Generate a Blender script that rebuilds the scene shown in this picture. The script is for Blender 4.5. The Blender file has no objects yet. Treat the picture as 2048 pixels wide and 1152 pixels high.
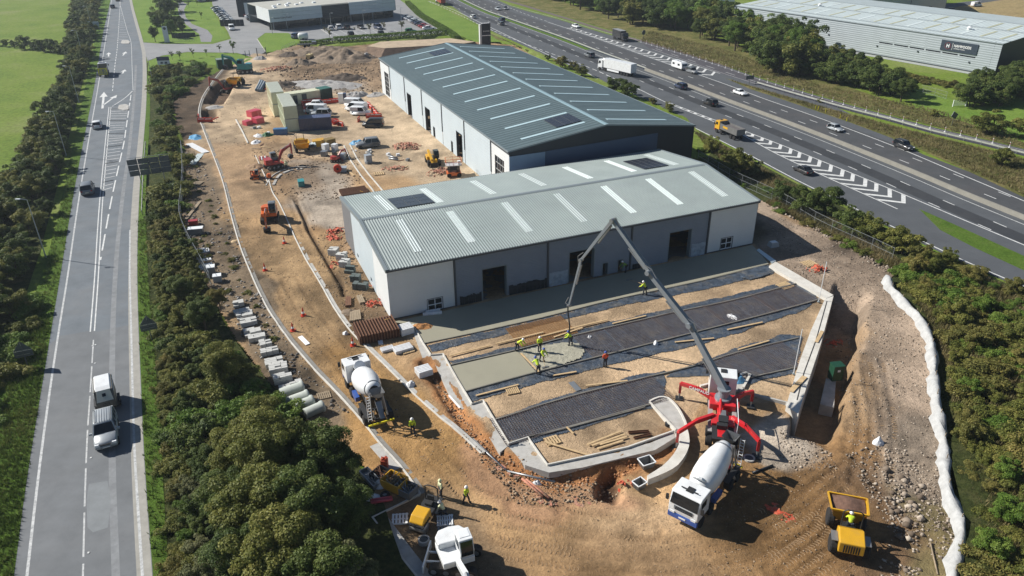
import bpy, bmesh, math, random
import numpy as np
from mathutils import Vector, Matrix
random.seed(7)
RNG = np.random.default_rng(11)
S = bpy.context.scene
C = S.collection
# ------------------------------------------------------------------ camera, sky, sun, exposure
CAM_H, FPX, PITCH, ROLL = 43.0, 1510.0, math.radians(27.87), math.radians(-0.643)
_fw = np.array([0, math.cos(PITCH), -math.sin(PITCH)])
_u = np.array([0, math.sin(PITCH), math.cos(PITCH)])
_xr = math.cos(ROLL)*np.array([1., 0, 0]) + math.sin(ROLL)*_u
_ur = -math.sin(ROLL)*np.array([1., 0, 0]) + math.cos(ROLL)*_u
CAM = np.array([0, 0, CAM_H])
cd = bpy.data.cameras.new('camera'); cam = bpy.data.objects.new('camera', cd); C.objects.link(cam)
cd.sensor_width = 36.0; cd.lens = 36.0*FPX/2048.0; cd.clip_start = 0.5; cd.clip_end = 4000
M = Matrix((( _xr[0], _ur[0], -_fw[0], 0), (_xr[1], _ur[1], -_fw[1], 0), (_xr[2], _ur[2], -_fw[2], CAM_H), (0, 0, 0, 1)))
cam.matrix_world = M
S.camera = cam
SUN_EL, SUN_AZ = math.radians(36), math.radians(287)
W = bpy.data.worlds.new('World'); S.world = W; W.use_nodes = True
nt = W.node_tree; bg = nt.nodes['Background']
sky = nt.nodes.new('ShaderNodeTexSky'); sky.sky_type = 'NISHITA'; sky.sun_disc = False
sky.sun_elevation = SUN_EL; sky.sun_rotation = SUN_AZ; sky.altitude = 60; sky.dust_density = 0.4; sky.air_density = 1.0; sky.ozone_density = 3.0
nt.links.new(sky.outputs[0], bg.inputs[0]); bg.inputs[1].default_value = 0.05
sl = bpy.data.lights.new('sun', 'SUN'); sl.energy = 5.0; sl.angle = math.radians(0.5); sl.color = (1.0, 0.955, 0.88)
so = bpy.data.objects.new('sun', sl); C.objects.link(so); so.location = (-60, 20, 80)
sd = Vector((math.sin(SUN_AZ)*math.cos(SUN_EL), math.cos(SUN_AZ)*math.cos(SUN_EL), math.sin(SUN_EL)))
so.rotation_euler = sd.to_track_quat('Z', 'Y').to_euler()
S.view_settings.view_transform = 'Standard'; S.view_settings.look = 'None'
S.view_settings.exposure = 0.5; S.view_settings.gamma = 1.0; S.view_settings.use_curve_mapping = False
S.render.engine = 'CYCLES'
S.cycles.max_bounces = 5; S.cycles.diffuse_bounces = 2; S.cycles.glossy_bounces = 2; S.cycles.transmission_bounces = 3
S.render.resolution_x = 1024; S.render.resolution_y = 576

# ------------------------------------------------------------------ numeric helpers
def vnoise(x, y, scale, seed=0, octaves=3):
    x = np.asarray(x, float)/scale; y = np.asarray(y, float)/scale
    out = 0; amp = 1.0; tot = 0
    for o in range(octaves):
        xi = np.floor(x).astype(np.int64); yi = np.floor(y).astype(np.int64)
        fx = x-xi; fy = y-yi; fx = fx*fx*(3-2*fx); fy = fy*fy*(3-2*fy)
        def h(a, b):
            n = (a*374761393 + b*668265263 + (seed+o)*974711) & 0xffffffff
            n = ((n ^ (n >> 13))*1274126177) & 0xffffffff
            return ((n ^ (n >> 16)) & 0xffff)/65535.0
        v = (h(xi, yi)*(1-fx)+h(xi+1, yi)*fx)*(1-fy) + (h(xi, yi+1)*(1-fx)+h(xi+1, yi+1)*fx)*fy
        out = out + amp*v; tot += amp; amp *= 0.5; x = x*2.03; y = y*2.03
    return out/tot
def sstep(a, b, x):
    t = np.clip((np.asarray(x, float)-a)/(b-a), 0, 1); return t*t*(3-2*t)
def ray(px, py): return _xr*(px-1024)/FPX - _ur*(py-576)/FPX + _fw
def G(px, py, z=0.0):
    d = ray(px, py); t = (z-CAM_H)/d[2]; return CAM + d*t
def plane_hit(px, py, p0, n):
    d = ray(px, py); t = ((np.asarray(p0)-CAM)@np.asarray(n))/(d@np.asarray(n)); return CAM+d*t
def seg_dist(x, y, pl):
    """distance of points to a polyline (Nx2)"""
    x = np.asarray(x, float); y = np.asarray(y, float); best = np.full(x.shape, 1e9)
    for a, b in zip(pl[:-1], pl[1:]):
        dx, dy = b[0]-a[0], b[1]-a[1]; L = dx*dx+dy*dy+1e-12
        t = np.clip(((x-a[0])*dx+(y-a[1])*dy)/L, 0, 1)
        best = np.minimum(best, np.hypot(x-a[0]-t*dx, y-a[1]-t*dy))
    return best
def in_poly(x, y, poly):
    x = np.asarray(x, float); y = np.asarray(y, float); c = np.zeros(x.shape, bool)
    n = len(poly)
    for i in range(n):
        x1, y1 = poly[i][0], poly[i][1]; x2, y2 = poly[(i+1) % n][0], poly[(i+1) % n][1]
        if y1 == y2: continue
        c ^= ((y1 > y) != (y2 > y)) & (x < (x2-x1)*(y-y1)/(y2-y1)+x1)
    return c
def poly_soft(x, y, poly, w):
    """1 inside, falling to 0 over w metres outside"""
    d = seg_dist(x, y, list(poly)+[poly[0]]); ins = in_poly(x, y, poly)
    return np.where(ins, 1.0, 1-sstep(0, w, d))
def P2(pts, z=0.0): return [tuple(G(a, b, z)[:2]) for a, b in pts]
def resample(pl, n):
    pl = np.asarray(pl, float); d = np.r_[0, np.cumsum(np.linalg.norm(np.diff(pl[:, :2], axis=0), axis=1))]
    t = np.linspace(0, d[-1], n)
    return np.stack([np.interp(t, d, pl[:, k]) for k in range(pl.shape[1])], 1)
def smooth_pl(pl, step=2.0):
    """Catmull-Rom through the points, resampled"""
    p = np.asarray(pl, float)
    q = np.vstack([2*p[0]-p[1], p, 2*p[-1]-p[-2]]); out = []
    for i in range(1, len(q)-2):
        L = np.linalg.norm(q[i+1]-q[i]); m = max(2, int(L/step))
        for k in range(m):
            t = k/m
            out.append(0.5*((2*q[i])+(-q[i-1]+q[i+1])*t+(2*q[i-1]-5*q[i]+4*q[i+1]-q[i+2])*t*t+(-q[i-1]+3*q[i]-3*q[i+1]+q[i+2])*t**3))
    out.append(p[-1]); return np.array(out)
def extend(pl, a=0.0, b=0.0):
    p = [np.asarray(v, float) for v in pl]
    if a: d = p[0]-p[1]; p.insert(0, p[0]+d/np.linalg.norm(d)*a)
    if b: d = p[-1]-p[-2]; p.append(p[-1]+d/np.linalg.norm(d)*b)
    return np.array(p)
def offset_pl(pl, d):
    """shift a polyline sideways, +d to the left of travel"""
    p = np.asarray(pl, float)[:, :2]; t = np.gradient(p, axis=0); t /= np.linalg.norm(t, axis=1)[:, None]+1e-9
    return p+np.stack([-t[:, 1], t[:, 0]], 1)*d

# ------------------------------------------------------------------ materials
MATS = {}
def lin(r, g, b):
    f = lambda c: ((c/255+0.055)/1.055)**2.4 if c > 10 else c/255/12.92
    return (f(r), f(g), f(b))
def pm(name, col, rough=0.6, metal=0.0, var=0.12, scale=2.0, bump=0.0, bscale=8.0, spec=0.4, coat=0.0, coords='Object', dirt=None, dirt_scale=0.6, dirt_amt=0.5):
    """principled material with noise variation, optional dirt patches and bump"""
    if name in MATS: return MATS[name]
    m = bpy.data.materials.new(name); m.use_nodes = True; n = m.node_tree; b = n.nodes['Principled BSDF']
    b.inputs['Roughness'].default_value = rough; b.inputs['Metallic'].default_value = metal
    b.inputs['Specular IOR Level'].default_value = spec; b.inputs['Coat Weight'].default_value = coat
    tc = n.nodes.new('ShaderNodeTexCoord')
    src = tc.outputs['Object']
    if coords == 'World':
        g = n.nodes.new('ShaderNodeNewGeometry'); src = g.outputs['Position']
    ns = n.nodes.new('ShaderNodeTexNoise'); ns.inputs['Scale'].default_value = scale; ns.inputs['Detail'].default_value = 6; ns.inputs['Roughness'].default_value = 0.65
    n.links.new(src, ns.inputs['Vector'])
    mr = n.nodes.new('ShaderNodeMapRange'); mr.inputs[1].default_value = 0.3; mr.inputs[2].default_value = 0.7
    mr.inputs[3].default_value = 1-var; mr.inputs[4].default_value = 1+var; n.links.new(ns.outputs['Fac'], mr.inputs[0])
    mx = n.nodes.new('ShaderNodeMix'); mx.data_type = 'RGBA'; mx.blend_type = 'MULTIPLY'; mx.inputs[0].default_value = 1
    mx.inputs[6].default_value = (*col, 1); n.links.new(mr.outputs[0], mx.inputs[7]); out = mx.outputs[2]
    if dirt:
        n2 = n.nodes.new('ShaderNodeTexNoise'); n2.inputs['Scale'].default_value = dirt_scale; n2.inputs['Detail'].default_value = 8; n2.inputs['Roughness'].default_value = 0.7
        n.links.new(src, n2.inputs['Vector'])
        r2 = n.nodes.new('ShaderNodeMapRange'); r2.inputs[1].default_value = 0.48; r2.inputs[2].default_value = 0.68; r2.inputs[3].default_value = 0; r2.inputs[4].default_value = dirt_amt
        n.links.new(n2.outputs['Fac'], r2.inputs[0])
        m2 = n.nodes.new('ShaderNodeMix'); m2.data_type = 'RGBA'; n.links.new(r2.outputs[0], m2.inputs[0]); n.links.new(out, m2.inputs[6]); m2.inputs[7].default_value = (*dirt, 1)
        out = m2.outputs[2]
    n.links.new(out, b.inputs['Base Color'])
    if bump:
        n3 = n.nodes.new('ShaderNodeTexNoise'); n3.inputs['Scale'].default_value = bscale; n3.inputs['Detail'].default_value = 6; n3.inputs['Roughness'].default_value = 0.7
        n.links.new(src, n3.inputs['Vector'])
        bp = n.nodes.new('ShaderNodeBump'); bp.inputs['Strength'].default_value = 1.0; bp.inputs['Distance'].default_value = bump
        n.links.new(n3.outputs['Fac'], bp.inputs['Height']); n.links.new(bp.outputs[0], b.inputs['Normal'])
    MATS[name] = m; return m
def paint(name, col, rough=0.35):
    return pm('paint_'+name, col, rough, 0.0, 0.06, 1.2, spec=0.5, coat=0.25, dirt=(0.25, 0.2, 0.14), dirt_scale=0.9, dirt_amt=0.18)
def glass_dark():
    return pm('dark_glass', (0.012, 0.016, 0.02), 0.06, 0, 0.0, 1, spec=0.6)
def rgbramp(n, src, stops):
    r = n.nodes.new('ShaderNodeValToRGB'); el = r.color_ramp.elements
    while len(el) < len(stops): el.new(0.5)
    for e, (p, c) in zip(el, stops): e.position = p; e.color = (*c, 1)
    n.links.new(src, r.inputs[0]); return r.outputs[0]

# ------------------------------------------------------------------ mesh helpers
class MB:
    """collects shapes, then links them as ONE mesh object"""
    def __init__(s): s.v = []; s.f = []; s.mi = []; s.cur = 0; s.sm = []; s.smooth = False
    def add(s, vs, fs, M=None):
        o = len(s.v)
        if M is not None: vs = [tuple(M @ Vector(v)) for v in vs]
        s.v += [tuple(map(float, v)) for v in vs]
        for f in fs: s.f.append(tuple(i+o for i in f)); s.mi.append(s.cur); s.sm.append(s.smooth)
        return s
    def box(s, c, d, rz=0.0, M=None, taper=1.0, ry=0.0, rx=0.0):
        x, y, z = d[0]/2, d[1]/2, d[2]/2; t = taper
        vs = [(-x, -y, -z), (x, -y, -z), (x, y, -z), (-x, y, -z), (-x*t, -y*t, z), (x*t, -y*t, z), (x*t, y*t, z), (-x*t, y*t, z)]
        T = Matrix.Translation(c)
        if rz: T = T @ Matrix.Rotation(rz, 4, 'Z')
        if ry: T = T @ Matrix.Rotation(ry, 4, 'Y')
        if rx: T = T @ Matrix.Rotation(rx, 4, 'X')
        if M is not None: T = M @ T
        return s.add(vs, [(0, 3, 2, 1), (4, 5, 6, 7), (0, 1, 5, 4), (1, 2, 6, 5), (2, 3, 7, 6), (3, 0, 4, 7)], T)
    def bar(s, a, b, w, h=None, up=(0, 0, 1)):
        """box bar between two points, w wide, h high"""
        a = Vector(a); b = Vector(b); h = h or w; d = (b-a); L = d.length
        if L < 1e-6: return s
        d.normalize(); u = Vector(up)
        if abs(d.dot(u)) > 0.98: u = Vector((0, 1, 0))
        sx = d.cross(u).normalized(); u = sx.cross(d).normalized()
        vs = []
        for p in (a, b):
            for i, j in ((-1, -1), (1, -1), (1, 1), (-1, 1)): vs.append(p+sx*(i*w/2)+u*(j*h/2))
        return s.add(vs, [(0, 1, 2, 3), (7, 6, 5, 4), (0, 4, 5, 1), (1, 5, 6, 2), (2, 6, 7, 3), (3, 7, 4, 0)])
    def tube(s, pts, r, n=8, r2=None, caps=True):
        pts = [Vector(p) for p in pts]; m = len(pts); vs = []; up = Vector((0, 0, 1)); prev = None
        for i, p in enumerate(pts):
            d = (pts[min(i+1, m-1)]-pts[max(i-1, 0)]).normalized()
            if prev is None:
                u = up if abs(d.z) < 0.95 else Vector((1, 0, 0)); sx = d.cross(u).normalized()
            else:
                sx = (prev - d*prev.dot(d)).normalized()
            prev = sx; uu = sx.cross(d)
            rr = r[i] if isinstance(r, (list, tuple)) else (r if r2 is None else r+(r2-r)*i/max(1, m-1))
            for k in range(n):
                a = 2*math.pi*k/n; vs.append(p+sx*(math.cos(a)*rr)+uu*(math.sin(a)*rr))
        fs = []
        for i in range(m-1):
            for k in range(n): fs.append((i*n+k, i*n+(k+1) % n, (i+1)*n+(k+1) % n, (i+1)*n+k))
        if caps: fs.append(tuple(range(n-1, -1, -1))); fs.append(tuple(range((m-1)*n, m*n)))
        return s.add(vs, fs)
    def lathe(s, prof, n=16, M=None):
        """profile [(r,z)...] turned round z"""
        vs = [(r*math.cos(2*math.pi*k/n), r*math.sin(2*math.pi*k/n), z) for r, z in prof for k in range(n)]
        fs = [(i*n+k, i*n+(k+1) % n, (i+1)*n+(k+1) % n, (i+1)*n+k) for i in range(len(prof)-1) for k in range(n)]
        fs.append(tuple(range(n-1, -1, -1))); fs.append(tuple(range((len(prof)-1)*n, len(prof)*n)))
        return s.add(vs, fs, M)
    def prism(s, poly, z0, z1, M=None):
        """closed plan polygon, extruded; z1 may be a list per point"""
        n = len(poly); a = sum(poly[i][0]*poly[(i+1) % n][1]-poly[(i+1) % n][0]*poly[i][1] for i in range(n))
        poly = list(poly) if a > 0 else list(poly)[::-1]
        vs = [(p[0], p[1], z0) for p in poly]+[(p[0], p[1], z1) for p in poly]
        fs = [tuple(range(n-1, -1, -1)), tuple(range(n, 2*n))]+[(i, (i+1) % n, n+(i+1) % n, n+i) for i in range(n)]
        return s.add(vs, fs, M)
    def side(s, prof, y0, y1, M=None):
        """side profile in x,z extruded along y"""
        n = len(prof); a = sum(prof[i][0]*prof[(i+1) % n][1]-prof[(i+1) % n][0]*prof[i][1] for i in range(n))
        prof = list(prof) if a > 0 else list(prof)[::-1]
        vs = [(p[0], y0, p[1]) for p in prof]+[(p[0], y1, p[1]) for p in prof]
        fs = [tuple(range(n)), tuple(range(2*n-1, n-1, -1))]+[(i, n+i, n+(i+1) % n, (i+1) % n) for i in range(n)]
        return s.add(vs, fs, M)
    def loft(s, rings, caps=True, M=None, closed=True):
        n = len(rings[0]); vs = [p for r in rings for p in r]; fs = []
        for i in range(len(rings)-1):
            for k in range(n if closed else n-1): fs.append((i*n+k, i*n+(k+1) % n, (i+1)*n+(k+1) % n, (i+1)*n+k))
        if caps and closed: fs.append(tuple(range(n-1, -1, -1))); fs.append(tuple(range((len(rings)-1)*n, len(rings)*n)))
        return s.add(vs, fs, M)
    def quad(s, a, b, c, d): return s.add([a, b, c, d], [(0, 1, 2, 3)])
    def mesh(s, name, mats):
        me = bpy.data.meshes.new(name); me.from_pydata(s.v, [], s.f)
        for m in (mats if isinstance(mats, (list, tuple)) else [mats]): me.materials.append(m)
        if any(s.mi): me.polygons.foreach_set('material_index', s.mi)
        if any(s.sm): me.polygons.foreach_set('use_smooth', s.sm)
        me.update(); return me
    def build(s, name, mats, parent=None, bevel=0.0):
        me = s.mesh(name, mats); o = bpy.data.objects.new(name, me); C.objects.link(o)
        if parent is not None: o.parent = parent
        if bevel:
            b = o.modifiers.new('bevel', 'BEVEL'); b.width = bevel; b.segments = 2; b.limit_method = 'ANGLE'
        return o
def np_mesh(name, v, f, mats, parent=None, smooth=False, attrs=None):
    """fast mesh from arrays; f is Mx3 or Mx4"""
    v = np.asarray(v, np.float32); f = np.asarray(f, np.int32); k = f.shape[1]
    me = bpy.data.meshes.new(name); me.vertices.add(len(v)); me.vertices.foreach_set('co', v.ravel())
    me.loops.add(f.size); me.loops.foreach_set('vertex_index', f.ravel()); me.polygons.add(len(f))
    me.polygons.foreach_set('loop_start', np.arange(0, f.size, k, dtype=np.int32))
    if smooth: me.polygons.foreach_set('use_smooth', np.ones(len(f), bool))
    for m in (mats if isinstance(mats, (list, tuple)) else [mats]): me.materials.append(m)
    for nm, (dom, typ, data) in (attrs or {}).items():
        a = me.attributes.new(nm, typ, dom); a.data.foreach_set('color' if 'COLOR' in typ else 'value', np.asarray(data, np.float32).ravel())
    me.update(calc_edges=True); me.validate()
    o = bpy.data.objects.new(name, me); C.objects.link(o)
    if parent is not None: o.parent = parent
    return o
def tag(o, label, cat, group=None, kind=None):
    if label: o['label'] = label
    if cat: o['category'] = cat
    if group: o['group'] = group
    if kind: o['kind'] = kind
    return o
def thing(name, label, cat, loc=(0, 0, 0), rz=0.0, group=None):
    o = bpy.data.objects.new(name, None); C.objects.link(o); o.empty_display_size = 0.3
    o.location = tuple(map(float, loc)); o.rotation_euler = (0, 0, rz); return tag(o, label, cat, group)
def struct(o): o['kind'] = 'structure'; return o
def dup(root, loc=None, rz=None, label=None, group=None, cat=None, scale=None, parent=None):
    """copy a thing, its parts and sub-parts (mesh data shared)"""
    def cp(o, par):
        c = o.copy(); C.objects.link(c); c.parent = par
        for ch in o.children: cp(ch, c)
        return c
    r = cp(root, parent)
    if loc is not None: r.location = tuple(map(float, loc))
    if rz is not None: r.rotation_euler = (0, 0, rz)
    if scale is not None: r.scale = scale if isinstance(scale, (tuple, list)) else (scale,)*3
    if label: r['label'] = label
    if group: r['group'] = group
    if cat: r['category'] = cat
    return r
def recolour(root, frm, to):
    """swap a material on this copy only (object-linked slots)"""
    for o in [root]+list(root.children_recursive):
        for s in o.material_slots:
            if s.material is frm or (s.material and s.material.name == frm.name): s.link = 'OBJECT'; s.material = to
# ================================================================== TERRAIN
WALL_OUT = P2([(1666, 595), (1640, 690), (1612, 770), (1592, 832)])
SOUTH = P2([(940, 1000), (1120, 985), (1300, 985), (1395, 930), (1400, 860), (1590, 856), (1700, 850), (1890, 900), (1950, 1500), (700, 1500), (850, 1040)])
REAR = P2([(775, 185), (955, 340), (1000, 372), (1330, 300), (1300, 240), (1020, 105), (880, 105), (775, 125)])
TRENCH = P2([(850, 726), (880, 768), (915, 828), (960, 882), (1003, 916), (1050, 940), (1100, 953), (1170, 948), (1250, 930), (1320, 900), (1352, 870)])
CRACK1 = P2([(587, 390), (602, 422), (611, 440), (617, 458), (640, 497), (655, 522), (682, 567), (688, 590)])
PIT1 = P2([(412, 205), (428, 178), (450, 160), (462, 170), (452, 190), (440, 208)])
PIT2 = P2([(402, 232), (412, 220), (428, 222), (432, 234), (420, 240)])
PIT3 = P2([(1204, 980), (1212, 950), (1226, 940), (1232, 960), (1226, 985)])
_wd = np.array(WALL_OUT[-1])-np.array(WALL_OUT[0]); _wl = np.linalg.norm(_wd); _wd /= _wl; _wn = np.array([-_wd[1], _wd[0]])
def Zt(x, y):
    x = np.asarray(x, float); y = np.asarray(y, float)
    z = -0.6*poly_soft(x, y, SOUTH, 5.0) + 0.6*poly_soft(x, y, REAR, 9.0)
    a = (x-WALL_OUT[0][0])*_wd[0]+(y-WALL_OUT[0][1])*_wd[1]; s = (x-WALL_OUT[0][0])*_wn[0]+(y-WALL_OUT[0][1])*_wn[1]
    s = s+(vnoise(x, y, 2.2, 71)-.5)*1.4*(s > 1.2)
    k = sstep(-5, 1.5, a)*(1-sstep(_wl-1.5, _wl+3.5, a))*np.where(s > -0.3, 1-sstep(3.1, 4.3, s), 0)
    z = np.minimum(z, z*(1-k)-2.8*k)
    return z
def Zdet(x, y):
    z = Zt(x, y)
    z = z - 0.45*(1-sstep(0.25, 0.9, seg_dist(x, y, TRENCH))) - 0.5*(1-sstep(0.1, 0.5, seg_dist(x, y, CRACK1)))
    z = z + 0.12*(1-sstep(0.3, 1.2, np.abs(seg_dist(x, y, TRENCH)-1.7)))*(vnoise(x, y, 1.5, 5)-0.15)
    for p, d in ((PIT1, 1.6), (PIT2, 1.2), (PIT3, 1.1)): z = z - d*poly_soft(x, y, p, 0.9)
    return z
def GT(px, py, dz=0.0):
    """photo pixel -> point on the ground"""
    z = 0.0
    for _ in range(8): p = G(px, py, z); z = float(Zt(p[0], p[1]))
    p = G(px, py, z); return np.array([p[0], p[1], z+dz])
def gz(x, y): return float(Zs(np.array([x]), np.array([y]))[0])

SITE_PX = [(508, 106), (470, 128), (440, 140), (385, 170), (345, 205), (350, 250), (368, 300), (366, 380), (362, 450), (395, 530), (425, 600), (470, 680), (540, 770), (620, 850), (700, 900), (745, 960),
           (750, 1040), (800, 1110), (850, 1180), (900, 1420), (1960, 1420), (1920, 1180), (1926, 1020), (1898, 905), (1880, 800), (1868, 700), (1832, 640), (1772, 565), (1796, 546), (1640, 464), (1530, 404), (1400, 322),
           (1375, 318), (1030, 90), (960, 84), (900, 72), (720, 90), (660, 96), (600, 88), (565, 98), (530, 108)]
SITE = P2(SITE_PX)
YARD = P2([(782, 645), (846, 700), (878, 722), (940, 812), (1010, 895), (1092, 935), (1345, 885), (1400, 800), (1585, 800), (1660, 595), (1540, 528), (1504, 489)])
ROUGH = [(P2([(1700, 880), (1740, 900), (1860, 900), (1925, 1020), (1930, 1300), (1650, 1300), (1760, 1120)]), 0.35),
         (P2([(1530, 420), (1760, 540), (1860, 700), (1880, 900), (1690, 900), (1680, 640)]), 0.16),
         (P2([(560, 100), (760, 110), (770, 180), (560, 180)]), 0.5), (P2([(360, 170), (420, 200), (400, 260), (470, 480), (560, 700), (700, 880), (560, 800), (350, 420)]), 0.22),
         (P2([(860, 740), (1000, 920), (1250, 940), (1250, 1000), (1080, 985), (960, 900)]), 0.22),
         (P2([(520, 320), (700, 320), (700, 400), (520, 400)]), 0.14)]
RUTS = [P2(r) for r in ([(905, 1035), (1010, 1060), (1150, 1080), (1330, 1090), (1480, 1065), (1600, 1010), (1680, 950)], [(905, 1060), (1010, 1085), (1150, 1106), (1330, 1116), (1500, 1090), (1630, 1025), (1700, 968)],
        [(1040, 1000), (1150, 1030), (1300, 1050)], [(1500, 1000), (1580, 960), (1680, 900)], [(620, 470), (600, 420), (560, 330), (540, 260)], [(530, 560), (560, 620), (640, 720), (760, 850)], [(580, 560), (610, 620), (690, 710), (800, 830)],
        [(1560, 1130), (1640, 1070), (1680, 1010)], [(1590, 1140), (1665, 1085), (1705, 1030)], [(1720, 720), (1745, 850), (1730, 950)], [(1745, 720), (1770, 850), (1760, 950)], [(860, 900), (950, 985), (1100, 1020)])]
def Zs(x, y):
    """finished dirt surface incl. lumps"""
    z = Zdet(x, y); yard = poly_soft(x, y, YARD, 0.4)
    amp = np.full(np.shape(x), 0.06)
    for p, a in ROUGH: amp = np.maximum(amp, a*poly_soft(x, y, p, 5))
    amp = amp*(1-0.8*yard)
    n = vnoise(x, y, 2.4, 1, 4)-0.5; n2 = vnoise(x, y, 0.9, 9, 2)-0.5
    z = z + amp*(n*1.3+n2*0.8)
    for r in RUTS:
        d = np.abs(seg_dist(x, y, r)-0.9); w = (1-yard)*(1-sstep(0.18, 0.42, d))
        z = z - 0.045*w + 0.03*(1-yard)*(1-sstep(0.15, 0.3, np.abs(d-0.45)))
    return z + 0.02 - 0.04*yard

# --- colours of the dirt: (polygon px, colour, soft edge m, strength)
TAN = (.37, .262, .158); PALE = (.46, .375, .275); SOIL = (.21, .145, .09); DARK = (.09, .068, .05); GRAV = (.25, .235, .215); PINK = (.31, .25, .205); CLAY = (.40, .20, .09); MUD = (.355, .225, .10); SAND = (.46, .33, .205)
ZONES = [
 ([(560, 95), (770, 95), (775, 185), (560, 190)], (.25, .19, .135), 8, .9), ([(570, 165), (700, 165), (720, 190), (600, 195)], GRAV, 4, .8),
 ([(440, 110), (560, 100), (545, 180), (500, 260), (420, 300), (400, 240)], PALE, 6, .9), ([(345, 170), (450, 130), (410, 200), (395, 260), (340, 290)], DARK, 3, .95),
 ([(600, 190), (780, 190), (960, 345), (930, 370), (760, 330), (600, 300)], PALE, 5, 1), ([(420, 290), (545, 290), (700, 400), (600, 420), (470, 430)], (.34, .25, .165), 4, .8),
 ([(600, 325), (690, 335), (700, 450), (620, 440)], (.36, .33, .295), 3, .9), ([(560, 330), (620, 330), (640, 370), (560, 380)], SOIL, 3, .6),
 ([(620, 455), (680, 470), (700, 600), (780, 660), (700, 660), (640, 560)], (.29, .195, .11), 3, .85), ([(690, 470), (720, 520), (780, 640), (740, 660), (690, 560)], (.33, .24, .16), 2, .8),
 ([(468, 430), (590, 430), (700, 640), (790, 760), (680, 780), (560, 640)], (.37, .265, .155), 3, .9), ([(700, 700), (800, 780), (1000, 980), (840, 990), (720, 840)], MUD, 4, .95),
 ([(362, 300), (400, 320), (470, 480), (560, 680), (700, 840), (640, 860), (520, 760), (370, 470)], (.17, .14, .105), 1.5, .9),
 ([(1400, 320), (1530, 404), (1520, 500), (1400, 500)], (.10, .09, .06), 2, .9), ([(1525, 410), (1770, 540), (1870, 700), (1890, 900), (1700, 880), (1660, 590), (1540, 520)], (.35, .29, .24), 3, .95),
 ([(1690, 640), (1760, 640), (1790, 860), (1700, 860)], (.27, .22, .175), 4, .7), ([(1560, 840), (1700, 640), (1720, 900), (1600, 900)], (.33, .23, .135), 3, .8),
 ([(1440, 960), (1620, 880), (1740, 930), (1700, 1152), (1500, 1152)], (.36, .22, .10), 5, .9), ([(1600, 890), (1710, 860), (1800, 990), (1760, 1060), (1640, 980)], (.245, .155, .08), 5, .85),
 ([(1700, 950), (1800, 960), (1830, 1160), (1720, 1200)], (.14, .095, .06), 4, .9), ([(1790, 870), (1890, 870), (1915, 1000), (1850, 1010)], (.33, .285, .24), 3, .9), ([(1840, 1010), (1925, 1030), (1925, 1300), (1830, 1300)], (.20, .175, .09), 2, .9),
 ([(880, 1000), (1330, 960), (1420, 1060), (1300, 1152), (900, 1152)], (.45, .305, .17), 6, .9), ([(1240, 1000), (1400, 1030), (1350, 1100), (1200, 1090)], (.42, .32, .22), 4, .6),
 ([(1450, 985), (1590, 950), (1680, 1010), (1620, 1090), (1480, 1085)], (.215, .135, .065), 4, .8), ([(980, 1075), (1200, 1095), (1420, 1110), (1500, 1160), (950, 1160)], (.30, .20, .11), 4, .6),
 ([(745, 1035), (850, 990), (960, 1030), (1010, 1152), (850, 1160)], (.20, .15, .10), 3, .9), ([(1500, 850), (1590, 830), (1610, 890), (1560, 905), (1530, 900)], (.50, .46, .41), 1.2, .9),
 ([(940, 890), (1010, 930), (1180, 960), (1230, 990), (1080, 1000), (960, 930)], (.40, .25, .16), 2, .8)]
ZONES = [(P2(p), c, s, k) for p, c, s, k in ZONES]
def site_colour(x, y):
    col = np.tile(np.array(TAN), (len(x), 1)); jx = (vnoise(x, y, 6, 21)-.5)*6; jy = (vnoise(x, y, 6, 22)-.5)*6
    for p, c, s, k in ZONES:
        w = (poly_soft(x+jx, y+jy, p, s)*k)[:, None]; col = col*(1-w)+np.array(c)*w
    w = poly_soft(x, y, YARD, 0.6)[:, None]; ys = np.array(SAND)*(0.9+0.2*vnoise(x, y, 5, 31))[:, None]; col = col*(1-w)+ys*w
    d = seg_dist(x, y, TRENCH); w = ((1-sstep(0.5, 1.9, d+(vnoise(x, y, 1.2, 3)-.5)*1.4))*0.95)[:, None]; col = col*(1-w)+np.array(CLAY)*(0.65+0.7*vnoise(x, y, .7, 8))[:, None]*w
    for p in (PIT1, PIT2, PIT3): w = poly_soft(x, y, p, .7)[:, None]*.9; col = col*(1-w)+np.array((.08, .05, .035))*w
    w = (1-sstep(.1, .5, seg_dist(x, y, CRACK1)))[:, None]*.8; col = col*(1-w)+np.array((.08, .055, .035))*w
    # wheel-worn streaks and damp patches
    for i, r in enumerate(RUTS):
        w = ((1-sstep(.12, .4, np.abs(seg_dist(x, y, r)-.9)))*0.3*(1-poly_soft(x, y, YARD, .2)))[:, None]; col = col*(1-w)+col*np.array((.62, .58, .55))*w
    m = (vnoise(x, y, 9, 41, 4)-.5)*0.9 + (vnoise(x, y, 1.7, 43, 3)-.5)*0.6 + (vnoise(x*.55+y*.25, y*.18-x*.1, .9, 44, 3)-.5)*.5
    col = col*(1+m)[:, None]
    damp = sstep(.56, .70, vnoise(x, y, 7, 55, 4))[:, None]*(1-w); col = col*(1-0.32*damp)
    col = col*(1+(np.array((1.02, .955, .87))-1)*(1-poly_soft(x, y, YARD, .5))[:, None])*.96
    return np.clip(col, .015, .8)
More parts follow.
